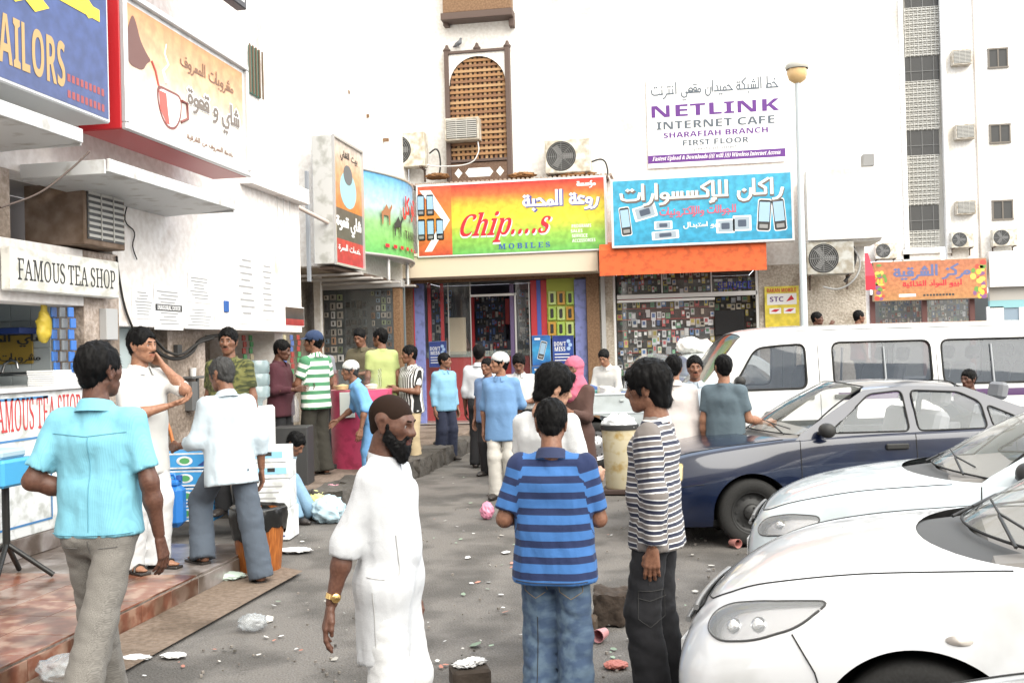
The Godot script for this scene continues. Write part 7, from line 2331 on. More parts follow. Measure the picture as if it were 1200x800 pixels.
	obj("cup_handle", B.new().tube([Vector3(-0.085 * w, -0.1 * h, 0.008), Vector3(-0.045 * w, -0.1 * h, 0.008), Vector3(-0.04 * w, -0.22 * h, 0.008), Vector3(-0.095 * w, -0.27 * h, 0.008)], 0.016, 6).mesh(), mt("cup_line", L(0.2, 0.06, 0.05), 0.5), s)
	obj("steam", B.new().tube([Vector3(-0.2 * w, -0.02 * h, 0.006), Vector3(-0.22 * w, 0.06 * h, 0.006), Vector3(-0.18 * w, 0.13 * h, 0.006), Vector3(-0.205 * w, 0.2 * h, 0.006), Vector3(-0.19 * w, 0.28 * h, 0.006)], 0.02, 6, 0.006).mesh(), mt("ink_white", L(0.75), 0.5), s)
	obj("pouring_stream", B.new().tube([Vector3(-0.3 * w, 0.09 * h, 0.008), Vector3(-0.275 * w, 0.03 * h, 0.008), Vector3(-0.255 * w, -0.07 * h, 0.008)], 0.012, 6).mesh(), cup, s)
	# end of another sign above
	var a := PX(192, 0, X + 0.25)
	var b2 := PX(289, 12, X + 0.25)
	a.y = b2.y + 1.5
	s = board("upper_sign", "bottom edge of a pale sign in a dark metal frame on the upper wall", "sign", a, b2, Vector3.RIGHT, 0.12, mt("dark_case", L(0.05, 0.05, 0.06), 0.5))
	sheet(s, -s.get_meta("w") / 2 + 0.06, s.get_meta("w") / 2 - 0.06, -0.69, 0.7, [[0.0, L(0.7)], [1.0, L(0.7)]])
	for z in [-0.5, 0.5]:
		obj("strut", B.new().tube([Vector3(z, -0.5, -0.12), Vector3(z, -0.5, -0.95)], 0.02, 6).mesh(), alu, s)

# ---------------------------------------------------------------- the phone shops across the end of the street
func zr(called: String, u0: float, v0: float, u1: float, v1: float, z: float, depth: float, ma: Material, parent: Node3D, bev := 0.006) -> MeshInstance3D:
	# a box whose front face lies on the plane z and covers the pixel rectangle
	var a := PZ(u0, (v0 + v1) / 2, z)
	var b := PZ(u1, (v0 + v1) / 2, z)
	var t := PZ((u0 + u1) / 2, v0, z)
	var d := PZ((u0 + u1) / 2, v1, z)
	return span(called, Vector3(a.x, t.y, z) - parent.position, Vector3(b.x, maxf(d.y, 0.0), z - depth) - parent.position, ma, parent, bev)
func lettering_white() -> StandardMaterial3D: return mt("ink_white", L(0.75), 0.5)
func phone_shops() -> void:
	var wallm := mt("render_white", L(0.8, 0.79, 0.77), 0.85, 0.0, {"tex": ntex("plas", 0.04, 5, Color(0.88, 0.86, 0.84), Color(1, 1, 1)), "tri": 0.5, "det": ntex("rend2", 0.006, 6, Color(0.9, 0.88, 0.84), Color(1, 1, 1), 0.08, 0.28), "dtri": 0.12})
	var brown := mt("brown_wood", L(0.22, 0.13, 0.07), 0.7, 0.0, {"tex": ntex("woodg", 0.05, 4, Color(0.8, 0.76, 0.72), Color(1, 1, 1)), "tri": 0.7})
	var o := thing("phone_shop_building", "white building with lattice window over two phone shops", "building", Vector3(0, 0, ZB))
	var xe := PZ(1008, 100, ZB).x
	var xl := PZ(481, 400, ZB).x
	var yo := PZ(600, 322, ZB).y
	var sp := func(called: String, a: Vector3, c: Vector3, m: Material) -> MeshInstance3D: return span(called, a - o.position, c - o.position, m, o)
	sp.call("wall", Vector3(-6.05, yo, ZB), Vector3(xe, 19, ZB - 0.3), wallm)
	sp.call("wall", Vector3(xe, 0.12, ZB - 0.301), Vector3(xe - 0.3, 19, ZB - 8), wallm)
	sp.call("roof", Vector3(-6.05, 18.7, ZB - 0.301), Vector3(xe - 0.301, 18.9, ZB - 8), wallm)
	var x1 := PZ(690, 400, ZB).x
	var x2 := PZ(720, 400, ZB).x
	var x3 := PZ(891, 400, ZB).x
	sp.call("pillar", Vector3(-6.05, 0.0, ZB), Vector3(xl, yo, ZB - 0.3), concrete("pier", L(0.45, 0.4, 0.34)))
	sp.call("pillar", Vector3(x1, 0.12, ZB), Vector3(x2, yo, ZB - 0.3), concrete("pier", L(0.45, 0.4, 0.34)))
	sp.call("pillar", Vector3(x3, 0.12, ZB), Vector3(xe, yo, ZB - 0.3), concrete("pier2", L(0.55, 0.5, 0.44)))
	# lattice windows
	lattice(wallm)
	zr("balcony_screen", 518, -40, 598, 12, ZB + 0.35, 0.3, brown, o)
	zr("balcony_sill", 516, 12, 600, 20, ZB + 0.4, 0.4, mt("dark_wood", L(0.09, 0.06, 0.05), 0.7), o)
	for u in [519, 596]: zr("corbel", u, 20, u + 6, 30, ZB + 0.2, 0.2, mt("dark_wood", L(0.09, 0.06, 0.05), 0.7), o)
	for k in 3:   # old sign brackets
		var p0 := PX(392 + k * 23, 105 + k * 36, -6.02)
		zr("old_bracket", 391 + k * 23, 108 + k * 28, 394 + k * 23, 205 + k * 3, -18.4 - k * 1.1, 0.05, brown, o)
		zr("old_bracket", 391 + k * 23, 106 + k * 28, 409 + k * 23, 110 + k * 28, -18.38 - k * 1.1, 0.05, brown, o)
	# shells of the two shops
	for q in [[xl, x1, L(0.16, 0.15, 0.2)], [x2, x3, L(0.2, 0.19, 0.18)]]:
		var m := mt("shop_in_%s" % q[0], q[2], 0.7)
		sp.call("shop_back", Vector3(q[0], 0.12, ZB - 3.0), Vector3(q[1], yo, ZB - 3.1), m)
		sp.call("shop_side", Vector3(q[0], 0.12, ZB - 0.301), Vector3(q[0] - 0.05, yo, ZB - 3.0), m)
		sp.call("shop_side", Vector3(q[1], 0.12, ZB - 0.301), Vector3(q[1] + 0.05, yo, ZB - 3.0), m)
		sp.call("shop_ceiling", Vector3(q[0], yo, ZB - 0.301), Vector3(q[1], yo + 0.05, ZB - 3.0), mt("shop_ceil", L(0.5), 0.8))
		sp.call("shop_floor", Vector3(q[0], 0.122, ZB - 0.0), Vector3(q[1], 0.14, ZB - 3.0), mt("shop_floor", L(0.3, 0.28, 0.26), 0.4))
	chips_front(o, brown)
	rakan_front(o)
	corner_shop(wallm, brown)
	wall_things(o, wallm)
func lattice(wallm: Material) -> void:
	var wd := [mt("lattice_a", L(0.3, 0.16, 0.07), 0.75), mt("lattice_b", L(0.2, 0.1, 0.05), 0.75), mt("lattice_c", L(0.36, 0.22, 0.11), 0.75)]
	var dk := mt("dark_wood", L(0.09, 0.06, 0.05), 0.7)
	var a := PZ(521, 62, ZB + 0.1)
	var b := PZ(601, 212, ZB + 0.1)
	var base := Vector3((a.x + b.x) / 2, b.y, ZB)
	var o := thing("lattice_window", "arched brown timber lattice window with diamond panelled base", "window", base)
	var w := b.x - a.x
	var h := a.y - b.y
	for s in [-1.0, 1.0]: boxat("jamb", Vector3(s * (w / 2 - 0.05), h * 0.5, 0.1), Vector3(0.1, h, 0.2), dk, o)
	boxat("head", Vector3(0, h - 0.03, 0.1), Vector3(w - 0.202, 0.06, 0.2), dk, o)
	boxat("base_panel", Vector3(0, h * 0.075, 0.1), Vector3(w - 0.202, h * 0.15, 0.16), brownish(), o)
	boxat("rail", Vector3(0, h * 0.165, 0.1), Vector3(w - 0.202, 0.06, 0.22), dk, o)
	for x in [-0.32, 0.32]: decal(o, [Vector2(x * w - 0.09, h * 0.075), Vector2(x * w, h * 0.075 - 0.11), Vector2(x * w + 0.09, h * 0.075), Vector2(x * w, h * 0.075 + 0.11)], lettering_white(), 0.185, "diamond")
	decal(o, [Vector2(-0.32, h * 0.075), Vector2(-0.24, h * 0.075 - 0.1), Vector2(0.24, h * 0.075 - 0.1), Vector2(0.32, h * 0.075), Vector2(0.24, h * 0.075 + 0.1), Vector2(-0.24, h * 0.075 + 0.1)], lettering_white(), 0.185, "diamond")
	boxat("shutter", Vector3(0, h * 0.56, 0.02), Vector3(w - 0.2, h * 0.8, 0.02), dk, o)  # dark sheet painted as the shade behind the lattice holes
	# arch spandrel in white
	var r := w / 2 - 0.1
	var yc := h - 0.12 - r
	var sp := PackedVector2Array([Vector2(-r, yc), Vector2(-r, h - 0.062), Vector2(r, h - 0.062), Vector2(r, yc)])
	for k in 17: sp.append(Vector2(cos(PI * k / 16) * r, yc + sin(PI * k / 16) * r * 0.98))
	obj("spandrel", B.new().prism(sp, 0.11, 0.15).mesh(), wallm, o)
	for k in 12:
		var x := lerpf(-r, r, (k + 0.5) / 12)
		var top := yc + sqrt(maxf(0, r * r - x * x)) * 0.97
		boxat("slat", Vector3(x, (h * 0.18 + top) / 2, 0.075), Vector3(0.06, top - h * 0.18, 0.025), wd[(k * 7 + 1) % 3], o, 0.004)
	var n := 19
	for k in n:
		var y := lerpf(h * 0.2, yc + r * 0.94, (k + 0.5) / n)
		var hw := r if y < yc else sqrt(maxf(0.01, r * r - (y - yc) * (y - yc))) * 0.97
		boxat("slat", Vector3(0, y, 0.102), Vector3(hw * 2, 0.06, 0.022), wd[(k * 5) % 3], o, 0.004)
	for x in [-w / 2 + 0.05, 0.0, w / 2 - 0.05]: obj("finial", B.new().lathe([Vector2(0, 0), Vector2(0.07, 0), Vector2(0.09, 0.05), Vector2(0.05, 0.1), Vector2(0.03, 0.16), Vector2(0, 0.18)], Vector3(x, h + 0.002, 0.1), 10).mesh(), dk, o)
	ac_window("white window air conditioner set in the lattice window", PZ(543, 153, ZB + 0.2), Vector3.BACK, 0.78, 0.5)
	wire("pale hose drooping from the lattice window's air conditioner", [PZ(560, 166, ZB + 0.3), PZ(560, 180, ZB + 0.35), PZ(548, 192, ZB + 0.35), PZ(515, 195, ZB + 0.3), PZ(500, 193, ZB + 0.25)], 0.014, L(0.6))
	var bd := thing("pigeon", "small grey pigeon perched on the lattice window's head", "pigeon", PZ(537, 56, ZB + 0.1), 0.9)
	var bb := B.new()
	put(bb, sdf([cap(Vector3(0, 0.09, -0.06), Vector3(0, 0.11, 0.05), 0.045, 0.05), cap(Vector3(0, 0.12, 0.07), Vector3(0, 0.18, 0.09), 0.03, 0.028), cap(Vector3(0, 0.185, 0.11), Vector3(0, 0.18, 0.135), 0.009, 0.004), cap(Vector3(0, 0.08, -0.08), Vector3(0, 0.06, -0.2), 0.028, 0.014), cap(Vector3(0.015, 0.06, 0), Vector3(0.015, 0.0, 0.01), 0.008), cap(Vector3(-0.015, 0.06, 0), Vector3(-0.015, 0.0, 0.01), 0.008)], 0.012, 0.02))
	obj("body", bb.mesh(), mt("pigeon", L(0.16, 0.17, 0.19), 0.7), bd)
func brownish() -> StandardMaterial3D: return mt("brown_panel", L(0.15, 0.09, 0.06), 0.7, 0, {"tex": ntex("woodg", 0.05, 4, Color(0.8, 0.76, 0.72), Color(1, 1, 1)), "tri": 0.7})
func phone_poster(label: String, u0: float, v0: float, u1: float, v1: float, z: float, c0: Color, c1: Color, kind: int) -> void:
	var o := board("phone_poster", label, "poster", PZ(u0, v0, z), PZ(u1, v1, z), Vector3.BACK, 0.02, mt("poster_edge", L(0.2, 0.25, 0.4), 0.4))
	var w: float = o.get_meta("w")
	var h: float = o.get_meta("h")
	sheet(o, -w / 2 + 0.01, w / 2 - 0.01, -h / 2 + 0.01, h / 2 - 0.01, [[0.0, c0], [0.5, c1], [1.0, c0]])
	if kind == 0:
		phone_print(o, 0.02, 0.0, w * 0.34, h * 0.62, -0.25)
		decal(o, rect(-w * 0.2, h * 0.38, w * 0.3, h * 0.07), lettering_white())
	else:
		text(o, "DON'T", Vector3(-w * 0.14, h * 0.22, 0.006), w * 0.55, h * 0.14, lettering_white())
		text(o, "MISS", Vector3(-w * 0.14, h * 0.05, 0.006), w * 0.5, h * 0.14, lettering_white())
		for k in 3: decal(o, ellipse(w * (0.26 + 0.08 * (k % 2)), h * (0.3 - 0.12 * k), w * 0.09, w * 0.09), mt("ink_pale_blue", L(0.35, 0.5, 0.75), 0.5))
		for k in 3: decal(o, rect(-w * 0.05, -h * (0.12 + 0.1 * k), w * 0.7, h * 0.03), lettering_white())
func chips_front(o: Node3D, brown: Material) -> void:
	var z := ZB
	zr("door_post", 473, 322, 484, 520, z + 0.06, 0.16, brown, o)
	zr("door_post", 689, 318, 704, 520, z + 0.06, 0.16, brown, o)
	zr("door_post", 706, 318, 711, 520, z + 0.08, 0.1, mt("strip_grey", L(0.4), 0.6), o)
	zr("head_beam", 474, 316, 704, 328, z + 0.08, 0.18, brown, o)
	var violet := mt("violet_panel", L(0.2, 0.23, 0.5), 0.5, 0, {"tex": ntex("cwear", 0.012, 5, Color(0.84, 0.84, 0.82), Color(1, 1, 1)), "tri": 0.8})
	var redp := mt("red_panel", L(0.45, 0.03, 0.04), 0.45)
	zr("blue_post", 487, 330, 498, 520, z - 0.1, 0.1, violet, o)
	zr("red_post", 484, 330, 487, 520, z - 0.09, 0.1, redp, o)
	zr("blue_post", 675, 327, 689, 520, z - 0.1, 0.1, violet, o)
	for u in [501, 516, 634]: zr("red_strip", u, 332, u + 4, 402, z - 0.34, 0.03, redp, o)
	zr("red_panel_front", 622, 328, 629, 394, z - 0.2, 0.04, redp, o)
	zr("blue_panel_front", 629, 328, 634, 394, z - 0.2, 0.04, mt("blue_panel", L(0.06, 0.1, 0.4), 0.45), o)
	zr("red_panel_front", 634, 328, 641, 394, z - 0.2, 0.04, redp, o)
	zr("door_frame", 599, 332, 604, 520, z - 0.18, 0.06, mt("plum", L(0.1, 0.07, 0.15), 0.4), o)
	zr("door_frame", 551, 344, 605, 347, z - 0.16, 0.05, mt("alu", L(0.6), 0.35, 0.6), o)
	zr("door_frame", 604.5, 344, 606.5, 520, z - 0.16, 0.05, mt("alu", L(0.6), 0.35, 0.6), o)
	for u in [[498, 527], [527, 553], [606, 622]]:
		zr("window_pane", u[0], 330, u[1], 520, z - 0.22, 0.01, glass(), o, 0.0)
		zr("pane_edge", u[1] - 0.6, 330, u[1] + 0.4, 520, z - 0.2, 0.03, mt("alu", L(0.6), 0.35, 0.6), o, 0.0)
	# window board of green packs, each its own
	zr("display_board", 641, 326, 675, 396, z - 0.2, 0.04, mt("lime_board", L(0.4, 0.45, 0.06), 0.5), o)
	for i in 3:
		for j in 3:
			var q := zr("phone_pack", 642.5 + i * 10.5, 341 + j * 18, 651.5 + i * 10.5, 357 + j * 18, z - 0.14, 0.05, mt("pack%d" % ((i + j * 2) % 3), [L(0.45, 0.55, 0.2), L(0.5, 0.28, 0.05), L(0.35, 0.5, 0.1)][(i + j * 2) % 3], 0.3), o)
			obj("handset", bx(Vector3(0.07, 0.2, 0.03), 0.01), mt("ink_dark", L(0.03), 0.4), q).position.z = 0.035
	phone_poster("sky blue poster of a slider phone in the red and blue shop front", 623, 393, 646, 428, z - 0.15, L(0.02, 0.12, 0.42), L(0.05, 0.35, 0.65), 0)
	phone_poster("lower sky blue phone poster under the slider phone poster", 623, 429, 646, 463, z - 0.15, L(0.02, 0.12, 0.42), L(0.05, 0.35, 0.65), 0)
	phone_poster("dark blue poster reading DON'T MISS beside the green packs", 647, 393, 673, 428, z - 0.15, L(0.02, 0.04, 0.25), L(0.03, 0.08, 0.35), 1)
	phone_poster("lower dark blue poster beside the blue post", 647, 429, 673, 463, z - 0.15, L(0.02, 0.04, 0.25), L(0.03, 0.08, 0.35), 1)
	phone_poster("dark blue poster behind the glass beside the red strips", 502, 400, 524, 430, z - 0.3, L(0.02, 0.04, 0.25), L(0.03, 0.08, 0.35), 1)
	# shelves inside
	var P := [L(0.5), L(0.3, 0.34, 0.4), L(0.05), L(0.4, 0.05, 0.05), L(0.1, 0.2, 0.5), L(0.02), L(0.6, 0.55, 0.5)]
	for q in [[558, 347, 592, 410, -2.0, 9, 7], [505, 340, 520, 400, -1.2, 3, 6], [521, 340, 530, 380, -1.6, 2, 5], [607, 340, 622, 420, -1.4, 3, 8], [556, 400, 600, 425, -1.5, 10, 3], [608, 395, 622, 440, -1.2, 3, 4]]:
		var a := PZ(q[0], q[1], z + q[4])
		var b := PZ(q[2], q[3], z + q[4])
		zr("shelf_back", q[0] - 1, q[1] - 1, q[2] + 1, q[3] + 1, z + q[4], 0.04, mt("shelf_dark", L(0.05, 0.06, 0.09), 0.6), o)
		packs(o, (a + b) / 2 - o.position, Basis(), b.x - a.x, a.y - b.y, q[5], q[6], P)
	zr("inner_red_post", 552, 348, 556, 440, z - 1.4, 0.1, redp, o)
	zr("inner_red_post", 592, 350, 597, 380, z - 1.9, 0.1, redp, o)
	zr("inner_counter", 500, 418, 622, 520, z - 0.9, 0.5, mt("inner_red", L(0.4, 0.05, 0.05), 0.4), o)
	zr("inner_counter_top", 500, 411, 622, 418, z - 0.85, 0.55, glass("counter_glass", Color(0.6, 0.7, 0.65), 0.3), o)
	zr("partition", 525, 372, 546, 415, z - 1.0, 0.04, mt("cream_board", L(0.55, 0.48, 0.36), 0.6), o)
	# fascia and sign
	var fz := z + 0.75
	zr("fascia", 470, 295, 701, 322, fz, 0.72, mt("beige_fascia", L(0.62, 0.52, 0.4), 0.6), o, 0.01)
	zr("fascia_strip", 485, 292.5, 701, 296, fz + 0.03, 0.05, mt("beige_strip", L(0.7, 0.66, 0.58), 0.5), o)
	var tl := PZ(487, 217, fz + 0.05)
	var br := PZ(712, 293, fz + 0.05)
	var s := board("mobile_shop_sign", "red, yellow and green sign lettered Chip....s MOBILES with a band of phones", "sign", tl, br, Vector3.BACK, 0.25, mt("sign_white", L(0.7), 0.4))
	var w: float = s.get_meta("w")
	var h: float = s.get_meta("h")
	sheet(s, -w / 2 + 0.04, w / 2 - 0.04, -h / 2 + 0.04, h / 2 - 0.04, [[0.0, L(0.14, 0.45, 0.1)], [0.25, L(0.3, 0.55, 0.08)], [0.5, L(0.78, 0.7, 0.05)], [0.68, L(0.75, 0.52, 0.04)], [0.85, L(0.6, 0.14, 0.04)], [1.0, L(0.55, 0.03, 0.03)]])
	sheet(s, -w / 2 + 0.04, -w * 0.31, -h / 2 + 0.04, h / 2 - 0.04, [[0.0, L(0.6, 0.08, 0.04)], [0.5, L(0.68, 0.28, 0.04)], [1.0, L(0.55, 0.08, 0.04)]], 0.005)
	decal(s, [Vector2(-w * 0.48, h * 0.42), Vector2(-w * 0.42, h * 0.42), Vector2(-w * 0.32, 0), Vector2(-w * 0.42, -h * 0.42), Vector2(-w * 0.46, -h * 0.42), Vector2(-w * 0.36, 0)], lettering_white(), 0.006)
	for k in 5: phone_print(s, -w * 0.475 + (k % 3) * w * 0.05, h * (0.22 if k < 2 else -0.12) , w * 0.042, h * 0.3)
	arabic(s, "روعة المحبة", Vector3(w * 0.27, h * 0.19, 0.005), w * 0.4, h * 0.3, mt("shade_blue", L(0.08, 0.08, 0.3), 0.5), 0.24)
	arabic(s, "روعة المحبة", Vector3(w * 0.27 - 0.015, h * 0.2, 0.01), w * 0.4, h * 0.29, lettering_white(), 0.17)
	arabic(s, "مؤسسة", Vector3(w * 0.4, h * 0.39, 0.005), w * 0.1, h * 0.1, lettering_white(), 0.17)
	var rl := mt("red_letters", L(0.5, 0.015, 0.03), 0.45)
	text(s, "Chip....s", Vector3(-w * 0.03 + 0.012, -h * 0.13 - 0.015, 0.006), w * 0.48, h * 0.44, lettering_white(), "Droid Serif", true, 0.35)
	text(s, "Chip....s", Vector3(-w * 0.03, -h * 0.12, 0.01), w * 0.47, h * 0.42, rl, "Droid Serif", true, 0.35)
	text(s, "M O B I L E S", Vector3(w * 0.07, -h * 0.39, 0.006), w * 0.27, h * 0.07, mt("blue_letters", L(0.03, 0.08, 0.35), 0.5), "Droid Serif")
	for k in 4: text(s, ["PROGRAMS", "SALES", "SERVICE", "ACCESSORIES"][k], Vector3(w * [0.37, 0.345, 0.36, 0.38][k], -h * (0.16 + 0.065 * k), 0.006), w * [0.1, 0.06, 0.08, 0.12][k], h * 0.045, lettering_white())
	var rf := B.new()   # corrugated strip over the sign
	for k in 46: rf.tube([Vector3(lerpf(tl.x - 0.2, br.x + 0.1, k / 45.0), tl.y + 0.03, ZB) - o.position, Vector3(lerpf(tl.x - 0.2, br.x + 0.1, k / 45.0), tl.y + 0.015, fz + 0.02) - o.position], 0.035, 6)
	obj("corrugated_roof", rf.mesh(), mt("corrugated", L(0.3, 0.24, 0.2), 0.7), o)
func rakan_front(o: Node3D) -> void:
	var z := ZB
	var wf := mt("white_frame", L(0.66), 0.5)
	zr("frame_post", 718, 318, 723, 520, z - 0.02, 0.12, wf, o)
	zr("frame_post", 888, 316, 893, 520, z - 0.02, 0.12, wf, o)
	zr("frame_rail", 723, 343, 888, 348, z - 0.02, 0.12, wf, o)
	zr("frame_rail", 723, 350, 838, 353, z + 0.02, 0.06, wf, o)
	for u in [775, 833]: zr("frame_mullion", u, 318, u + 1.5, 343, z - 0.03, 0.08, wf, o)
	zr("red_strip", 724, 346.5, 800, 351, z - 0.2, 0.05, mt("red_panel", L(0.45, 0.03, 0.04), 0.45), o)
	zr("window_pane", 723, 318, 888, 343, z - 0.12, 0.01, glass(), o, 0.0)
	zr("window_pane", 723, 353, 838, 520, z - 0.12, 0.01, glass(), o, 0.0)
	var P := [L(0.7), L(0.6, 0.62, 0.66), L(0.06), L(0.62, 0.55, 0.45), L(0.1, 0.2, 0.42), L(0.03), L(0.75), L(0.5, 0.1, 0.1), L(0.55, 0.45, 0.1), L(0.15, 0.35, 0.2)]
	for q in [[724, 319, 775, 342, -0.35, 13, 3], [777, 319, 832, 342, -0.35, 11, 3], [836, 326, 886, 342, -0.4, 9, 3], [724, 354, 838, 415, -0.35, 20, 6], [838, 346, 887, 362, -0.6, 8, 2], [874, 362, 888, 400, -0.5, 3, 5], [724, 416, 838, 440, -0.5, 18, 3]]:
		zr("shelf_back", q[0] - 1, q[1] - 1, q[2] + 1, q[3] + 1, z + q[4], 0.04, mt("shelf_brown", L(0.08, 0.07, 0.06), 0.7), o)
		var a := PZ(q[0], q[1], z + q[4])
		var b := PZ(q[2], q[3], z + q[4])
		packs(o, (a + b) / 2 - o.position, Basis(), b.x - a.x, a.y - b.y, q[5], q[6], P, "hanging_packets", true, Vector2(0.95, 0.85))
	for k in 5: zr("shelf", 724, 360 + k * 13, 838, 361 + k * 13, z - 0.3, 0.06, mt("shelf_red", L(0.3, 0.06, 0.05), 0.5), o, 0.002)
	zr("dark_panel", 838, 363, 873, 392, z - 0.2, 0.05, mt("screen_black", L(0.012), 0.2), o)
	zr("shop_door", 838, 393, 888, 520, z - 0.5, 0.05, mt("shop_door", L(0.34, 0.3, 0.28), 0.5), o)
	var sv := Node3D.new()
	sv.name = "window_sign"
	o.add_child(sv)
	sv.position = PZ(861, 334, z - 0.08) - o.position
	text(sv, "SERVICE", Vector3.ZERO, 0.72, 0.16, mt("service_blue", L(0.03, 0.04, 0.3), 0.5))
	# orange awning, sign
	var az := z + 1.0
	var tl := PZ(702, 287, az)
	var br := PZ(899, 316, az)
	var aw := thing("orange_awning", "plain orange awning over the accessories shop", "awning", Vector3((tl.x + br.x) / 2, br.y, z))
	var w := br.x - tl.x
	var h := tl.y - br.y
	var om := mt("orange_cloth", L(0.62, 0.1, 0.02), 0.7, 0, {"tex": ntex("cwear", 0.012, 5, Color(0.84, 0.84, 0.82), Color(1, 1, 1)), "tri": 0.8})
	var b := B.new()
	var prof := PackedVector2Array([Vector2(0, h + 0.15), Vector2(0.85, h + 0.02), Vector2(1.0, h * 0.82), Vector2(1.02, 0), Vector2(0.99, 0), Vector2(0.97, h * 0.8), Vector2(0.84, h - 0.03), Vector2(0, h + 0.1)])
	b.xf = Transform3D(Basis(Vector3(0, 0, 1), Vector3(0, 1, 0), Vector3(-1, 0, 0)), Vector3.ZERO)
	b.prism(prof, -w / 2, w / 2)
	obj("awning_cloth", b.mesh(), om, aw)
	tl = PZ(715, 210, az + 0.1)
	br = PZ(932, 282, az + 0.1)
	var s := board("accessories_sign", "sky blue sign with white Arabic lettering and pictures of phones", "sign", tl, br, Vector3.BACK, 0.22, mt("sign_white", L(0.7), 0.4))
	w = s.get_meta("w")
	h = s.get_meta("h")
	sheet(s, -w / 2 + 0.05, w / 2 - 0.05, -h / 2 + 0.05, h / 2 - 0.05, [[0.0, L(0.03, 0.3, 0.5)], [0.5, L(0.05, 0.38, 0.58)], [1.0, L(0.05, 0.36, 0.56)]])
	arabic(s, "راكان للإكسسوارات", Vector3(0.012, h * 0.24 - 0.018, 0.005), w * 0.9, h * 0.34, mt("shade_brown", L(0.12, 0.1, 0.1), 0.5), 0.2)
	arabic(s, "راكان للإكسسوارات", Vector3(0, h * 0.25, 0.01), w * 0.9, h * 0.33, mt("cream_letters", L(0.76, 0.74, 0.66), 0.5), 0.15)
	arabic(s, "للجوالات والإلكترونيات", Vector3(-w * 0.02, -h * 0.02, 0.006), w * 0.42, h * 0.16, mt("rose_letters", L(0.5, 0.1, 0.16), 0.5), 0.16)
	arabic(s, "بيع استبدال", Vector3(0, -h * 0.22, 0.006), w * 0.2, h * 0.1, mt("cream_letters", L(0.76), 0.5), 0.14)
	phone_print(s, -w * 0.42, -h * 0.12, w * 0.06, h * 0.42, 0.1)
	phone_print(s, w * 0.34, -h * 0.12, w * 0.075, h * 0.46, -0.08)
	phone_print(s, w * 0.42, -h * 0.12, w * 0.07, h * 0.46, 0.08)
	for q in [[-0.31, 0.0, 0.13, 0.2, 0.25], [-0.21, -0.2, 0.1, 0.12, 0.0], [-0.2, -0.34, 0.15, 0.12, 0.05], [0.13, -0.25, 0.1, 0.2, 0.0], [0.22, -0.22, 0.1, 0.22, 0.0]]:
		for l in [[1.0, lettering_white(), 0.005], [0.8, mt("gadget", L(0.3, 0.36, 0.42), 0.4), 0.006], [0.45, mt("gadget_dark", L(0.06, 0.08, 0.12), 0.4), 0.007]]:
			var d := decal(s, rect(0, 0, w * q[2] * l[0], h * q[3] * l[0], 0.02), l[1], l[2], "printed_gadget")
			d.transform = Transform3D(Basis(Vector3.BACK, q[4]), Vector3(w * q[0], h * q[1], 0))
	# yellow operator's board
	s = board("yellow_board", "yellow board lettered RAKAN MOBILE and STC beside the accessories shop", "sign", PZ(896, 336, z + 0.06), PZ(938, 400, z + 0.06), Vector3.BACK, 0.04, mt("yellow_edge", L(0.6, 0.45, 0.03), 0.5))
	w = s.get_meta("w")
	h = s.get_meta("h")
	sheet(s, -w / 2, w / 2, -h / 2, h / 2, [[0.0, L(0.72, 0.55, 0.04)], [1.0, L(0.74, 0.62, 0.08)]], 0.003)
	text(s, "RAKAN MOBILE", Vector3(0, h * 0.43, 0.005), w * 0.85, h * 0.07, mt("red_letters", L(0.5, 0.015, 0.03), 0.45))
	decal(s, rect(0, h * 0.27, w * 0.86, h * 0.2), lettering_white(), 0.005)
	text(s, "STC", Vector3(-w * 0.15, h * 0.27, 0.007), w * 0.4, h * 0.09, mt("violet_letters", L(0.12, 0.05, 0.2), 0.45))
	decal(s, [Vector2(w * 0.12, h * 0.22), Vector2(w * 0.36, h * 0.26), Vector2(w * 0.28, h * 0.34)], mt("red_letters", L(0.5), 0.45), 0.008)
	for x in [-0.2, 0.22]:
		decal(s, rect(w * x, h * 0.06, w * 0.34, h * 0.1), lettering_white(), 0.005)
		decal(s, [Vector2(w * x - 0.1, h * 0.05), Vector2(w * x + 0.02, h * 0.04), Vector2(w * x + 0.1, h * 0.09), Vector2(w * x - 0.02, h * 0.09)], mt("red_letters", L(0.5), 0.45), 0.007)
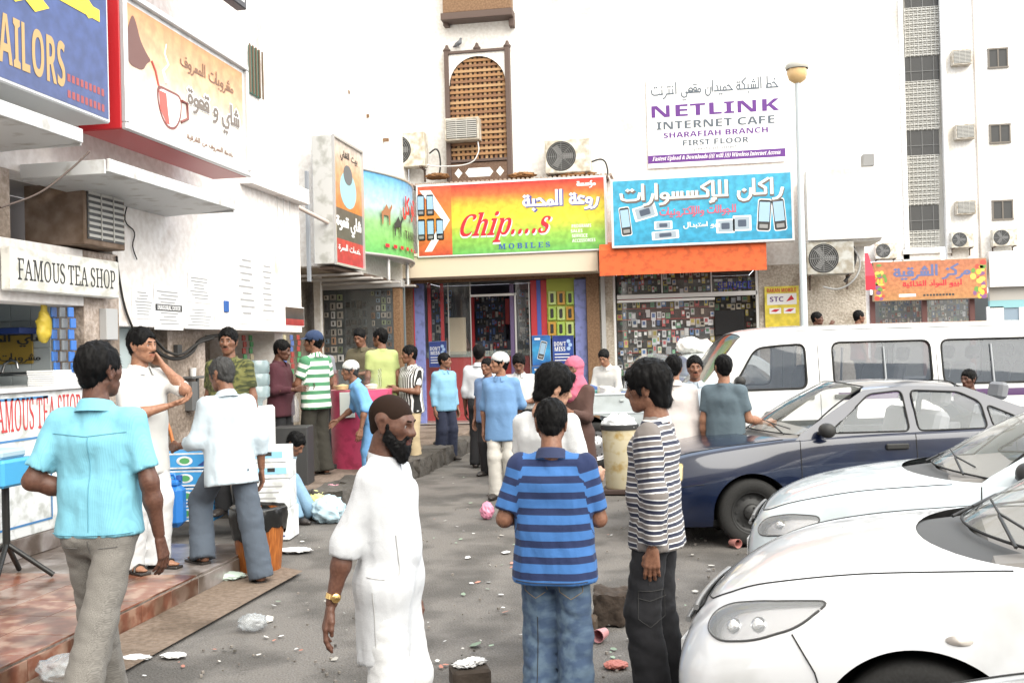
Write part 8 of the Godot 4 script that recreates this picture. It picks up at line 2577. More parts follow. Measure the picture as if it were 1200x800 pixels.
func corner_shop(wallm: Material, brown: Material) -> void:
	var o := thing("corner_shop_building", "white corner block over a small card shop between tea house and phone shops", "building", Vector3(-7, 0, -20))
	var sp := func(called: String, a: Vector3, c: Vector3, m: Material) -> MeshInstance3D: return span(called, a - o.position, c - o.position, m, o)
	sp.call("wall", Vector3(-6.06, 3.3, -17.0), Vector3(-11, 18, -17.3), wallm)
	sp.call("wall", Vector3(-6.05, 3.3, -17.301), Vector3(-6.35, 18, ZB), wallm)
	sp.call("soffit", Vector3(-6.36, 3.3, -17.302), Vector3(-11, 3.45, ZB), concrete("pier", L(0.45, 0.4, 0.34)))
	sp.call("roof", Vector3(-6.36, 17.8, -17.302), Vector3(-11, 17.9, ZB), wallm)
	sp.call("wall", Vector3(-7.6, 0.22, -14.6), Vector3(-7.8, 3.3, ZB), concrete("pier", L(0.45, 0.4, 0.34)))
	var z := -19.9
	zr("shop_back", 372, 330, 476, 520, z - 0.5, 0.05, mt("card_back", L(0.12, 0.14, 0.15), 0.6), o)
	zr("door_post", 370, 330, 377, 520, z, 0.2, concrete("pier", L(0.45), 0.9), o)
	zr("door_post", 462, 336, 471, 520, z, 0.2, brown, o)
	zr("head_beam", 370, 330, 471, 338, z + 0.03, 0.2, mt("alu", L(0.6), 0.35, 0.6), o)
	zr("window_pane", 377, 338, 462, 520, z - 0.08, 0.01, glass("glass"), o, 0.0)
	var P := [L(0.55), L(0.5, 0.46, 0.4), L(0.3, 0.36, 0.2), L(0.35, 0.2, 0.12), L(0.2, 0.28, 0.36), L(0.6, 0.56, 0.5), L(0.12, 0.12, 0.13)]
	for q in [[379, 344, 404, 425, 3, 8], [434, 340, 461, 425, 4, 10]]:
		var a := PZ(q[0], q[1], z - 0.3)
		var b := PZ(q[2], q[3], z - 0.3)
		packs(o, (a + b) / 2 - o.position, Basis(), b.x - a.x, a.y - b.y, q[4], q[5], P, "greeting_card", false)
	var a := PZ(405, 352, z - 0.4)
	var b := PZ(433, 425, z - 0.4)
	packs(o, (a + b) / 2 - o.position, Basis(), b.x - a.x, a.y - b.y, 4, 7, [L(0.04, 0.06, 0.07), L(0.08, 0.1, 0.11), L(0.02)], "dark_case", false)
	zr("white_pilaster", 369, 322, 377, 520, -19.2, 0.12, wallm, o)
	# tall panel sign
	var x := PZ(390, 230, -16.5).x
	var z1 := PX(424, 230, x).z
	var tl := Vector3(x, PZ(390, 157, -16.5).y, -16.5)
	var br := Vector3(x, PZ(390, 309, -16.5).y, z1)
	var s := board("panel_sign", "tall box sign with orange and grey print of a teapot man, fixed to the corner", "sign", tl, br, Vector3.RIGHT, 0.36, mt("sign_side", L(0.5, 0.5, 0.49), 0.6, 0, {"tex": ntex("cwear", 0.012, 5, Color(0.84, 0.84, 0.82), Color(1, 1, 1)), "tri": 0.5}))
	var w: float = s.get_meta("w")
	var h: float = s.get_meta("h")
	sheet(s, -w / 2 + 0.03, w / 2 - 0.03, -h / 2 + 0.03, h / 2 - 0.03, [[0.0, L(0.45, 0.03, 0.04)], [0.2, L(0.5, 0.05, 0.05)], [0.201, L(0.1, 0.095, 0.09)], [0.45, L(0.1, 0.095, 0.09)], [0.451, L(0.62, 0.2, 0.04)], [0.75, L(0.68, 0.38, 0.2)], [1.0, L(0.66, 0.6, 0.55)]])
	decal(s, ellipse(0, h * 0.12, w * 0.28, h * 0.15), mt("print_aqua", L(0.3, 0.55, 0.6), 0.5), 0.006)
	decal(s, ellipse(0, h * 0.24, w * 0.15, h * 0.08), mt("print_grey", L(0.12, 0.13, 0.14), 0.5), 0.008)
	arabic(s, "شاي قهوة", Vector3(0, -h * 0.17, 0.006), w * 0.86, h * 0.17, lettering_white(), 0.2)
	arabic(s, "بيت الشاي", Vector3(w * 0.05, h * 0.38, 0.006), w * 0.6, h * 0.09, mt("ink_dark", L(0.03), 0.4), 0.16)
	arabic(s, "خدمات العمرة", Vector3(0, -h * 0.36, 0.006), w * 0.75, h * 0.07, lettering_white(), 0.16)
	obj("frame", B.new().box(Vector3(0, h / 2 - 0.01, 0.02), Vector3(w, 0.04, 0.04)).box(Vector3(0, -h / 2 + 0.01, 0.02), Vector3(w, 0.04, 0.04)).box(Vector3(-w / 2 + 0.015, 0, 0.02), Vector3(0.03, h - 0.062, 0.04)).box(Vector3(w / 2 - 0.015, 0, 0.02), Vector3(0.03, h - 0.062, 0.04)).mesh(), mt("alu", L(0.6), 0.35, 0.6), s)
	obj("strut", B.new().tube([Vector3(-w / 2 - 1.6, -h * 0.05, -0.45), Vector3(-w / 2 - 0.02, -h * 0.18, -0.1)], 0.035, 8).mesh(), mt("strut_pink", L(0.55, 0.45, 0.4), 0.6), s)
	# curved sign
	var za := z1 - 0.2
	var zb := -21.75
	var top := PZ(425, 197, za).y
	var bot := PZ(425, 296, za).y
	var c := thing("curved_sign", "bowed sign with sky, meadow, a camel and red Arabic lettering over TAWAKAL", "sign", Vector3(x - 0.1, bot, (za + zb) / 2))
	var rows := []
	var cols := [L(0.12, 0.42, 0.12), L(0.2, 0.5, 0.14), L(0.26, 0.5, 0.2), L(0.45, 0.62, 0.62), L(0.3, 0.55, 0.75), L(0.08, 0.35, 0.65)]
	var f := B.new()
	var arcp := func(t: float) -> Vector3: return Vector3(0.42 * sin(PI * t) + 0.02, 0, lerpf(za, zb, t) - c.position.z)
	for k in 6:
		var row := []
		for q in 25: row.append(arcp.call(q / 24.0) + Vector3(0, (top - bot) * k / 5.0, 0))
		rows.append(row)
	f.grid(rows)
	for k in 6:
		for q in 25: f.c[k * 25 + q] = cols[k]
	obj("printed_face", f.mesh(), mt("print", Color.WHITE, 0.45, 0, {"vc": true}), c)
	var e := B.new()
	for yy in [0.0, top - bot]:
		var path := []
		for q in 25: path.append(arcp.call(q / 24.0) + Vector3(0.0, yy, 0))
		e.tube(path, 0.03, 6)
		e.face(path.map(func(p): return p + Vector3(0, 0.001 if yy > 0 else -0.001, 0)), Vector3.UP if yy > 0 else Vector3.DOWN)
	obj("rim", e.mesh(), mt("alu", L(0.6), 0.35, 0.6), c)
	var on := func(t: float, y: float) -> Transform3D:
		var p: Vector3 = arcp.call(t)
		var d: Vector3 = (arcp.call(t + 0.02) - arcp.call(t - 0.02)).normalized()
		return Transform3D(Basis(d, Vector3.UP, d.cross(Vector3.UP)), p + Vector3(0, y * (top - bot), 0) + d.cross(Vector3.UP) * 0.045)
	var wl := [["ال", 0.7, 0.64], ["تو", 0.57, 0.64], ["كل", 0.43, 0.64]]
	for q in wl:
		var n := Node3D.new()
		n.name = "lettering"
		c.add_child(n, true)
		n.transform = on.call(q[1], q[2])
		arabic(n, q[0], Vector3.ZERO, 0.42, 0.5, mt("red_letters", L(0.5, 0.015, 0.03), 0.45), 0.22)
	for k in 7:
		var n := Node3D.new()
		n.name = "lettering"
		c.add_child(n, true)
		n.transform = on.call(0.42 + k * 0.045, 0.3)
		text(n, "TAWAKAL"[k], Vector3.ZERO, 0.13, 0.16, mt("ink_dark", L(0.03), 0.4))
	for k in 8:
		var n := Node3D.new()
		n.name = "printed_line"
		c.add_child(n, true)
		n.transform = on.call(0.2 + k * 0.08, 0.12)
		decal(n, rect(0, 0, 0.14, 0.07), mt("red_letters", L(0.5), 0.45), 0.0)
	for q in [[0.2, 0.5, mt("camel", L(0.3, 0.13, 0.06), 0.6)], [0.32, 0.38, mt("goat", L(0.03), 0.6)]]:
		var n := Node3D.new()
		n.name = "printed_animal"
		c.add_child(n, true)
		n.transform = on.call(q[0], q[1])
		decal(n, [Vector2(-0.16, -0.2), Vector2(-0.13, -0.2), Vector2(-0.1, -0.02), Vector2(0.06, -0.02), Vector2(0.08, -0.2), Vector2(0.11, -0.2), Vector2(0.13, 0.06), Vector2(0.2, 0.16), Vector2(0.18, 0.22), Vector2(0.08, 0.1), Vector2(0.0, 0.2), Vector2(-0.1, 0.08), Vector2(-0.18, 0.04)], q[2], 0.0)
	for t in [0.3, 0.75]:
		obj("support", B.new().tube([arcp.call(t) + Vector3(-0.15, 0, 0), arcp.call(t) + Vector3(-0.15, -0.45, 0)], 0.04, 8).mesh(), mt("alu", L(0.6), 0.35, 0.6), c)
	sp.call("rail", Vector3(-5.8, 3.2, -16.6), Vector3(-6.05, 3.26, ZB + 0.3), mt("rusty", L(0.09, 0.06, 0.045), 0.8))
	for k in 7: sp.call("old_slat", Vector3(-5.5, 3.14 - 0.03 * (k % 2), -17.2 - k * 0.6), Vector3(-6.9, 3.18 - 0.03 * (k % 2), -17.32 - k * 0.6), mt("old_alu", L(0.4, 0.38, 0.36), 0.6))
	zr("drain_pipe", 358, 200, 362, 330, -16.4, 0.06, mt("pipe_grey", L(0.25, 0.27, 0.3), 0.5), o)
func wall_things(o: Node3D, wallm: Material) -> void:
	ac_outdoor("air conditioner with blue corner mark, on the wall beside the lattice window", PZ(474, 177, ZB + 0.3), Vector3.BACK, 1.0, 0.78, L(0.6, 0.58, 0.52))
	ac_outdoor("air conditioner on the wall above the red and green sign", PZ(666, 184, ZB + 0.3), Vector3.BACK, 1.0, 0.74, L(0.62, 0.61, 0.57))
	for q in [[512, 207, 0.5, "beside the lattice window"], [612, 206, 0.55, "below the air conditioner's near corner"], [676, 206, 0.8, "under the wall air conditioner"]]:
		var dp := tag(obj("dirt_heap", crumple(Vector3.ZERO, Vector3(q[2], 0.13, 0.35), int(q[0]), 0.3), concrete("rust_dirt", L(0.34, 0.17, 0.07))), "rusty dirt gathered on the corrugated strip %s" % q[3], "dirt") as MeshInstance3D
		dp.position = PZ(q[0], q[1], ZB + 0.3) + Vector3(0, -0.06, 0)
	wire("black cables drooping beside the lattice window", [PZ(503, 180, ZB + 0.2), PZ(512, 175, ZB + 0.2), PZ(516, 190, ZB + 0.2), PZ(514, 210, ZB + 0.2)], 0.02)
	wire("black cable looping from the second air conditioner", [PZ(692, 190, ZB + 0.2), PZ(706, 187, ZB + 0.2), PZ(712, 198, ZB + 0.3), PZ(711, 214, ZB + 0.3)], 0.02)
	var s := board("internet_cafe_sign", "white banner lettered NETLINK INTERNET CAFE in purple on the upper wall", "sign", PZ(757, 93, ZB + 0.05), PZ(921, 189, ZB + 0.05), Vector3.BACK, 0.03, mt("banner", L(0.76, 0.76, 0.77), 0.6))
	var w: float = s.get_meta("w")
	var h: float = s.get_meta("h")
	var pu := mt("purple", L(0.1, 0.02, 0.19), 0.6)
	var gr := mt("grey_teal", L(0.08, 0.1, 0.125), 0.6)
	arabic(s, "خط الشبكة حميدان مقهي انترنت", Vector3(0, h * 0.34, 0.003), w * 0.93, h * 0.22, gr, 0.13)
	text(s, "NETLINK", Vector3(0, h * 0.13, 0.003), w * 0.93, h * 0.13, pu)
	text(s, "INTERNET CAFE", Vector3(0, -h * 0.03, 0.003), w * 0.86, h * 0.085, gr)
	text(s, "SHARAFIAH BRANCH", Vector3(0, -h * 0.14, 0.003), w * 0.76, h * 0.06, pu)
	text(s, "FIRST FLOOR", Vector3(0, -h * 0.235, 0.003), w * 0.48, h * 0.06, gr)
	text(s, "Speed Unlimited...", Vector3(0, -h * 0.31, 0.003), w * 0.36, h * 0.04, gr, "Droid Serif", false, 0.3)
	decal(s, rect(0, -h * 0.4, w, h * 0.09), pu, 0.003)
	text(s, "Fastest Upload & Downloads (((( wifi )))) Wireless Internet Access", Vector3(0, -h * 0.4, 0.005), w * 0.93, h * 0.06, lettering_white(), "Droid Serif", true, 0.25)
	# white box projecting at the building's end, air conditioner under it
	var z := ZB + 1.4
	var bx0 := PZ(946, 238, z)
	var bx1 := PZ(1034, 238, z)
	zr("projecting_box", 946, 197, 1034, 280, z, 1.4, wallm, o)
	zr("box_soffit", 946, 280, 1034, 283, z - 0.1, 1.3, wallm, o)
	ac_outdoor("big air conditioner under the white projecting box", PZ(972, 303, z - 0.2), Vector3.BACK, 0.92, 0.66, L(0.42, 0.42, 0.4))
	wire("tangled grey cables under the projecting box", [PZ(1000, 290, z - 0.3), PZ(1008, 306, z - 0.3), PZ(1003, 325, z - 0.2), PZ(985, 338, z - 0.2), PZ(965, 336, z - 0.2)], 0.02, L(0.3))
	wire("dark cables bundled beside the big air conditioner", [PZ(998, 284, z - 0.4), PZ(1003, 300, z - 0.35), PZ(998, 318, z - 0.35), PZ(990, 330, z - 0.3)], 0.03, L(0.04))
	tag(zr("pipe_cover", 1012, 180, 1025, 194, z - 0.8, 0.3, mt("cowl", L(0.2, 0.2, 0.2), 0.6), self), "small dark vent cowl on the white box's roof", "vent")
	# rolled shutter in buff and blue
	var sh := thing("roller_shutter", "buff and pale blue roller shutter beyond the lamp post", "shutter", Vector3(PZ(985, 380, ZB - 1.0).x, 0, ZB - 1.0))
	for k in 16:
		var v := 343 + k * 4.0
		zr("slat", 948, v, 1012, v + 3.6, ZB - 1.0, 0.03, mt("buff", L(0.55, 0.38, 0.2), 0.5), sh, 0.004)
		zr("slat", 990 - k * 1.0, v + 0.1, 1008, v + 3.5, ZB - 0.985, 0.02, mt("pale_blue", L(0.3, 0.5, 0.6), 0.5), sh, 0.003)
	# lamp post
	var D := 17.5
	var base := PD(943.5, 402, D)
	base.y = 0
	var lp := thing("lamp_post", "tall grey street lamp with an amber box lantern", "street lamp", base)
	var top := PD(936, 97, D).y
	obj("pole", B.new().lathe([Vector2(0.09, 0), Vector2(0.085, 0.3), Vector2(0.07, 0.32), Vector2(0.045, top), Vector2(0, top)], Vector3.ZERO, 16).mesh(), mt("galvanised", L(0.42, 0.46, 0.48), 0.45, 0.5), lp)
	var ln := B.new()
	ln.lathe([Vector2(0.05, 0), Vector2(0.14, 0.06), Vector2(0.17, 0.16), Vector2(0.17, 0.24), Vector2(0, 0.24)], Vector3(0, top, 0.0), 8)
	obj("lantern", ln.mesh(), mt("amber", L(0.62, 0.42, 0.2), 0.35), lp)
	obj("lantern_cap", B.new().lathe([Vector2(0.19, 0), Vector2(0.2, 0.03), Vector2(0.19, 0.08), Vector2(0.13, 0.12), Vector2(0, 0.13)], Vector3(0, top + 0.242, 0), 12).mesh(), mt("lamp_cap", L(0.35, 0.34, 0.3), 0.5), lp)

# ---------------------------------------------------------------- the far block
func far_block() -> void:
	var o := thing("far_apartment_block", "white apartment block with patterned stairwell strip over a grocery", "building", Vector3(0, 0, ZF))
	var wallm := mt("far_white", L(0.8, 0.79, 0.77), 0.85, 0.0, {"tex": ntex("plas", 0.04, 5, Color(0.88, 0.86, 0.84), Color(1, 1, 1)), "tri": 0.4, "det": ntex("rend2", 0.006, 6, Color(0.9, 0.88, 0.84), Color(1, 1, 1), 0.08, 0.28), "dtri": 0.08})
	var z := ZF
	zr("wall", 960, -230, 1059, 306, z, 0.4, wallm, o)
	zr("wall", 1103, -230, 1500, 304, z, 0.4, wallm, o)
	zr("wall", 1059, 290, 1103, 305, z, 0.4, wallm, o)
	zr("wall", 960, 306, 1021, 420, z, 0.4, wallm, o)
	zr("wall", 1021, 305, 1500, 318, z - 0.1, 0.3, wallm, o)
	for u in [1054, 1103]: zr("stair_surround", u, -230, u + 5, 297, z + 0.12, 0.12, wallm, o)
	zr("stair_surround", 1059, 291, 1103, 297, z + 0.12, 0.12, wallm, o)
	zr("strip_back", 1059, -230, 1103, 290, z - 0.35, 0.05, mt("strip_grey2", L(0.55, 0.54, 0.51), 0.8), o)
	var bm := mt("screen_block", L(0.56, 0.55, 0.52), 0.85)
	var wins := [[-22, 9], [66, 95], [153, 182], [241, 270]]
	var cell := B.new()   # pierced blocks: two crossed bars and a rim
	var ws := absf(PZ(1060, 100, z).x - PZ(1102, 100, z).x) / 8.0
	cell.box(Vector3.ZERO, Vector3(ws * 0.96, ws * 0.12, 0.08)).box(Vector3(0, ws * 0.46, 0), Vector3(ws * 0.96, ws * 0.1, 0.1)).box(Vector3(-ws * 0.46, 0, 0.001), Vector3(ws * 0.1, ws * 0.8, 0.1)).box(Vector3.ZERO, Vector3(ws * 0.1, ws * 0.7, 0.06), Basis(Vector3.BACK, 0.78)).box(Vector3.ZERO, Vector3(ws * 0.1, ws * 0.7, 0.05), Basis(Vector3.BACK, -0.78))
	var cm := cell.mesh()
	var screen_b := B.new()
	for k in 4:
		var v0: float = wins[k][1] + 1
		var v1: float = wins[k + 1][0] - 1 if k < 3 else 290.0
		var a := PZ(1060, v0, z - 0.2)
		var b := PZ(1102, v1, z - 0.2)
		var rows := int((a.y - b.y) / ws)
		for i in 8:
			for j in rows:
				screen_b.xf = Transform3D(Basis(), Vector3(lerpf(a.x, b.x, (i + 0.5) / 8), a.y - (j + 0.5) * (a.y - b.y) / rows, z - 0.2) - o.position)
				var base := screen_b.v.size()
				var ca := cm.surface_get_arrays(0)
				for q in ca[Mesh.ARRAY_VERTEX].size(): screen_b.pt(ca[Mesh.ARRAY_VERTEX][q], ca[Mesh.ARRAY_NORMAL][q])
				for q in ca[Mesh.ARRAY_INDEX]: screen_b.i.append(base + q)
	screen_b.xf = Transform3D()
	var scr := obj("pierced_block_screen", screen_b.mesh(), bm, o)
	scr.set_meta("kind", "stuff")
	for q in wins:
		var wn := zr("window", 1061, q[0], 1101, q[1], z - 0.22, 0.04, mt("dark_glass", L(0.05, 0.055, 0.065), 0.12), o)
		var sz: Vector3 = (wn.mesh as ArrayMesh).get_aabb().size
		for k in 3: boxat("mullion", Vector3(-sz.x / 3 + k * sz.x / 3, 0, 0.03), Vector3(0.03, sz.y, 0.03), mt("frame_grey", L(0.12), 0.5), wn, 0.0)
		boxat("transom", Vector3(0, -sz.y * 0.1, 0.035), Vector3(sz.x, 0.03, 0.03), mt("frame_grey", L(0.12), 0.5), wn, 0.0)
	var g := "small sliding windows of the far block"
	for q in [[1159, 57, 1181, 79], [1161, 146, 1184, 167], [1164, 235, 1187, 257]]:
		var wn := zr("window", q[0], q[1], q[2], q[3], z + 0.03, 0.025, mt("dark_glass", L(0.05), 0.12), o)
		var sz: Vector3 = (wn.mesh as ArrayMesh).get_aabb().size
		for k in 2: boxat("window_frame", Vector3(0, (k - 0.5) * sz.y, 0.02), Vector3(sz.x + 0.08, 0.06, 0.06), mt("frame_brown", L(0.14, 0.12, 0.1), 0.6), wn, 0.0)
		for k in 3: boxat("window_frame", Vector3((k - 1) * sz.x / 2, 0, 0.018), Vector3(0.05, sz.y, 0.055), mt("frame_brown", L(0.14, 0.12, 0.1), 0.6), wn, 0.0)
	for q in [[1115, 60, 1138, 76, "below the eaves"], [1119, 147, 1142, 163, "of the middle floor"], [1120, 236, 1143, 251, "of the lowest floor"]]:
		var a := PZ(q[0], q[1], z + 0.2)
		var b := PZ(q[2], q[3], z + 0.2)
		ac_window("beige window air conditioner %s beside the far stairwell" % q[4], (a + b) / 2, Vector3.BACK, b.x - a.x, a.y - b.y)
	for q in [[1114, 272, 1141, 290, "split air conditioner hung to one side of the far stairwell foot"], [1162, 269, 1192, 288, "split air conditioner on brackets over the white shop band"], [1025, 285, 1051, 303, "split air conditioner low on the far wall by the white box"]]:
		var a := PZ(q[0], q[1], z + 0.3)
		var b := PZ(q[2], q[3], z + 0.3)
		ac_outdoor(q[4], (a + b) / 2, Vector3.BACK, b.x - a.x, a.y - b.y, L(0.6, 0.59, 0.55))
	wire("long cable down the far block's wall", [PZ(1140, -10, z + 0.05), PZ(1144, 120, z + 0.05), PZ(1150, 305, z + 0.05)], 0.03, L(0.45, 0.4, 0.36))
	# grocery sign and shop front
	var s := board("grocery_sign", "orange grocery sign with blue Arabic lettering and fruit along its edges", "sign", PZ(1023, 307, z + 0.5), PZ(1158, 349, z + 0.5), Vector3.BACK, 0.3, mt("sign_edge", L(0.3, 0.2, 0.12), 0.6))
	var w: float = s.get_meta("w")
	var h: float = s.get_meta("h")
	sheet(s, -w / 2 + 0.03, w / 2 - 0.03, -h / 2 + 0.03, h / 2 - 0.03, [[0.0, L(0.46, 0.22, 0.08)], [0.5, L(0.5, 0.19, 0.08)], [1.0, L(0.44, 0.16, 0.08)]])
	arabic(s, "مركز الشرقية", Vector3(w * 0.02, h * 0.2, 0.006), w * 0.68, h * 0.4, mt("slate_letters", L(0.1, 0.12, 0.25), 0.5), 0.18)
	arabic(s, "لبيع المواد الغذائية", Vector3(w * 0.02, -h * 0.1, 0.006), w * 0.52, h * 0.2, mt("red_letters", L(0.5, 0.015, 0.03), 0.45), 0.17)
	for k in 60:
		var sx := -1.0 if k % 2 == 0 else 1.0
		decal(s, ellipse(sx * w * (0.47 - 0.1 * rng.randf() * rng.randf()), h * rng.randf_range(-0.45, 0.42), rng.randf_range(0.05, 0.13), rng.randf_range(0.04, 0.12)), mt("fruit%d" % (k % 5), [L(0.6, 0.42, 0.05), L(0.12, 0.25, 0.05), L(0.5, 0.06, 0.04), L(0.65, 0.5, 0.1), L(0.2, 0.08, 0.2)][k % 5], 0.5), 0.006 + 0.0003 * (k % 9), "printed_fruit")
	decal(s, rect(-w * 0.2, -h * 0.37, w * 0.15, h * 0.07), lettering_white())
	for k in 10: decal(s, rect(w * (-0.05 + 0.028 * k), -h * 0.38, w * 0.02, h * 0.05), mt("ink_dark", L(0.03), 0.4))
	zr("shop_back", 1021, 345, 1160, 440, z - 1.6, 0.1, mt("grocery_in", L(0.2, 0.2, 0.19), 0.7), o)
	var P := [L(0.5), L(0.4, 0.36, 0.25), L(0.2, 0.26, 0.2), L(0.3, 0.1, 0.07), L(0.15, 0.2, 0.3), L(0.6, 0.58, 0.5)]
	var a := PZ(1030, 352, z - 1.2)
	var b := PZ(1140, 385, z - 1.2)
	packs(o, (a + b) / 2 - o.position, Basis(), b.x - a.x, a.y - b.y, 30, 5, P, "shelf_goods")
	for u in [1021, 1082, 1138]: zr("shop_post", u, 345, u + 6, 440, z + 0.1, 0.2, mt("maroon_post", L(0.1, 0.035, 0.03), 0.6), o)
	zr("window_pane", 1027, 350, 1138, 440, z - 0.05, 0.02, glass(), o, 0.0)
	zr("white_band", 1160, 292, 1300, 334, z + 0.4, 0.4, wallm, o)
	zr("shutter_band", 1160, 334, 1300, 350, z + 0.1, 0.2, mt("band_grey", L(0.4, 0.38, 0.35), 0.7), o)
	zr("teal_front", 1160, 350, 1300, 359, z + 0.1, 0.2, mt("teal", L(0.22, 0.42, 0.45), 0.5), o)
	zr("door_leaf", 1178, 359, 1196, 440, z + 0.05, 0.05, mt("blue_door", L(0.2, 0.26, 0.32), 0.5), o)
	zr("white_leaf", 1158, 359, 1178, 440, z + 0.1, 0.1, wallm, o)
	zr("white_leaf", 1196, 359, 1300, 440, z + 0.1, 0.1, wallm, o)
	var aw := thing("red_awning", "small red awning between shutter and grocery sign", "awning", PZ(1013, 330, z + 1.2))
	var ab := B.new()
	ab.xf = Transform3D(Basis(Vector3(0, 0, 1), Vector3(0, 1, 0), Vector3(-1, 0, 0)), Vector3.ZERO)
	ab.prism(PackedVector2Array([Vector2(-1.0, 1.2), Vector2(0.4, 0.2), Vector2(0.4, -0.35), Vector2(0.36, -0.35), Vector2(0.36, 0.18), Vector2(-1.0, 1.15)]), -0.35, 0.35)
	obj("awning_cloth", ab.mesh(), mt("red_cloth", L(0.45, 0.02, 0.04), 0.7), aw)

# ---------------------------------------------------------------- loose things in the street
func carton(label: String, group: String, at: Vector3, s: Vector3, turn: float, kind: int) -> Node3D:
	var o := thing("carton", label, "carton", at, turn, group)
	var white := mt("carton_white", L(0.66, 0.68, 0.7), 0.6, 0, {"tex": ntex("cwear", 0.012, 5, Color(0.84, 0.84, 0.82), Color(1, 1, 1)), "tri": 0.8})
	var blue := mt("carton_blue", L(0.04, 0.26, 0.55), 0.5)
	obj("box", bx(s, 0.008), white if kind != 0 else blue, o).position.y = s.y / 2
	var f := Node3D.new()
	f.name = "printed_side"
	o.add_child(f)
	f.position = Vector3(0, s.y / 2, s.z / 2 + 0.001)
	if kind == 0:
		decal(f, rect(0, s.y * 0.42, s.x * 0.96, s.y * 0.1), white, 0.001)
		decal(f, rect(0, -s.y * 0.42, s.x * 0.96, s.y * 0.1), white, 0.001)
		decal(f, ellipse(-s.x * 0.05, 0, s.x * 0.16, s.y * 0.28), white, 0.002)
		decal(f, ellipse(-s.x * 0.05, 0, s.x * 0.1, s.y * 0.18), mt("leaf_green", L(0.08, 0.3, 0.1), 0.5), 0.003)
		decal(f, [Vector2(s.x * 0.46, -s.y * 0.3), Vector2(s.x * 0.46, s.y * 0.25), Vector2(s.x * 0.2, -s.y * 0.3)], mt("navy_ink", L(0.02, 0.05, 0.2), 0.5), 0.002)
	elif kind == 1:
		for k in 3: decal(f, rect(0, s.y * (0.25 - 0.2 * k), s.x * (0.7 - 0.15 * k), 0.012), mt("ink_faint", L(0.3), 0.8), 0.001)
		decal(f, rect(0, -s.y * 0.36, s.x * 0.8, 0.014), mt("navy_ink", L(0.02, 0.05, 0.2), 0.5), 0.001)
	else:
		decal(f, rect(0, 0, s.x * 0.8, s.y * 0.4), mt("pale_band", L(0.25, 0.5, 0.68), 0.5), 0.001)
		decal(f, rect(0, 0.01, s.x * 0.2, s.y * 0.25), mt("ink_dark", L(0.03), 0.4), 0.002)
	return o
func crumple(at: Vector3, s: Vector3, sd: int, amp := 0.5) -> ArrayMesh:
	var nz := noise(7.0, 3, FastNoiseLite.TYPE_SIMPLEX, sd)
	nz.fractal_type = FastNoiseLite.FRACTAL_RIDGED
	var n2 := noise(9.0, 2, FastNoiseLite.TYPE_SIMPLEX_SMOOTH, sd)
	var b := B.new()
	var rows := []
	for i in 19:
		var la := -PI / 2 + PI * i / 18.0
		var row := []
		for j in 28:
			var lo := TAU * j / 28.0
			var d := Vector3(cos(la) * cos(lo), sin(la), cos(la) * sin(lo))
			var r := 1.0 + amp * (nz.get_noise_3dv(d * 0.2) + 0.8 * n2.get_noise_3dv(d * 0.22))
			var p := d * s * 0.5 * r
			p.y = maxf(p.y + s.y * 0.5, 0.002)
			row.append(at + p)
		rows.append(row)
	b.grid(rows, true, true)
	return b.mesh()
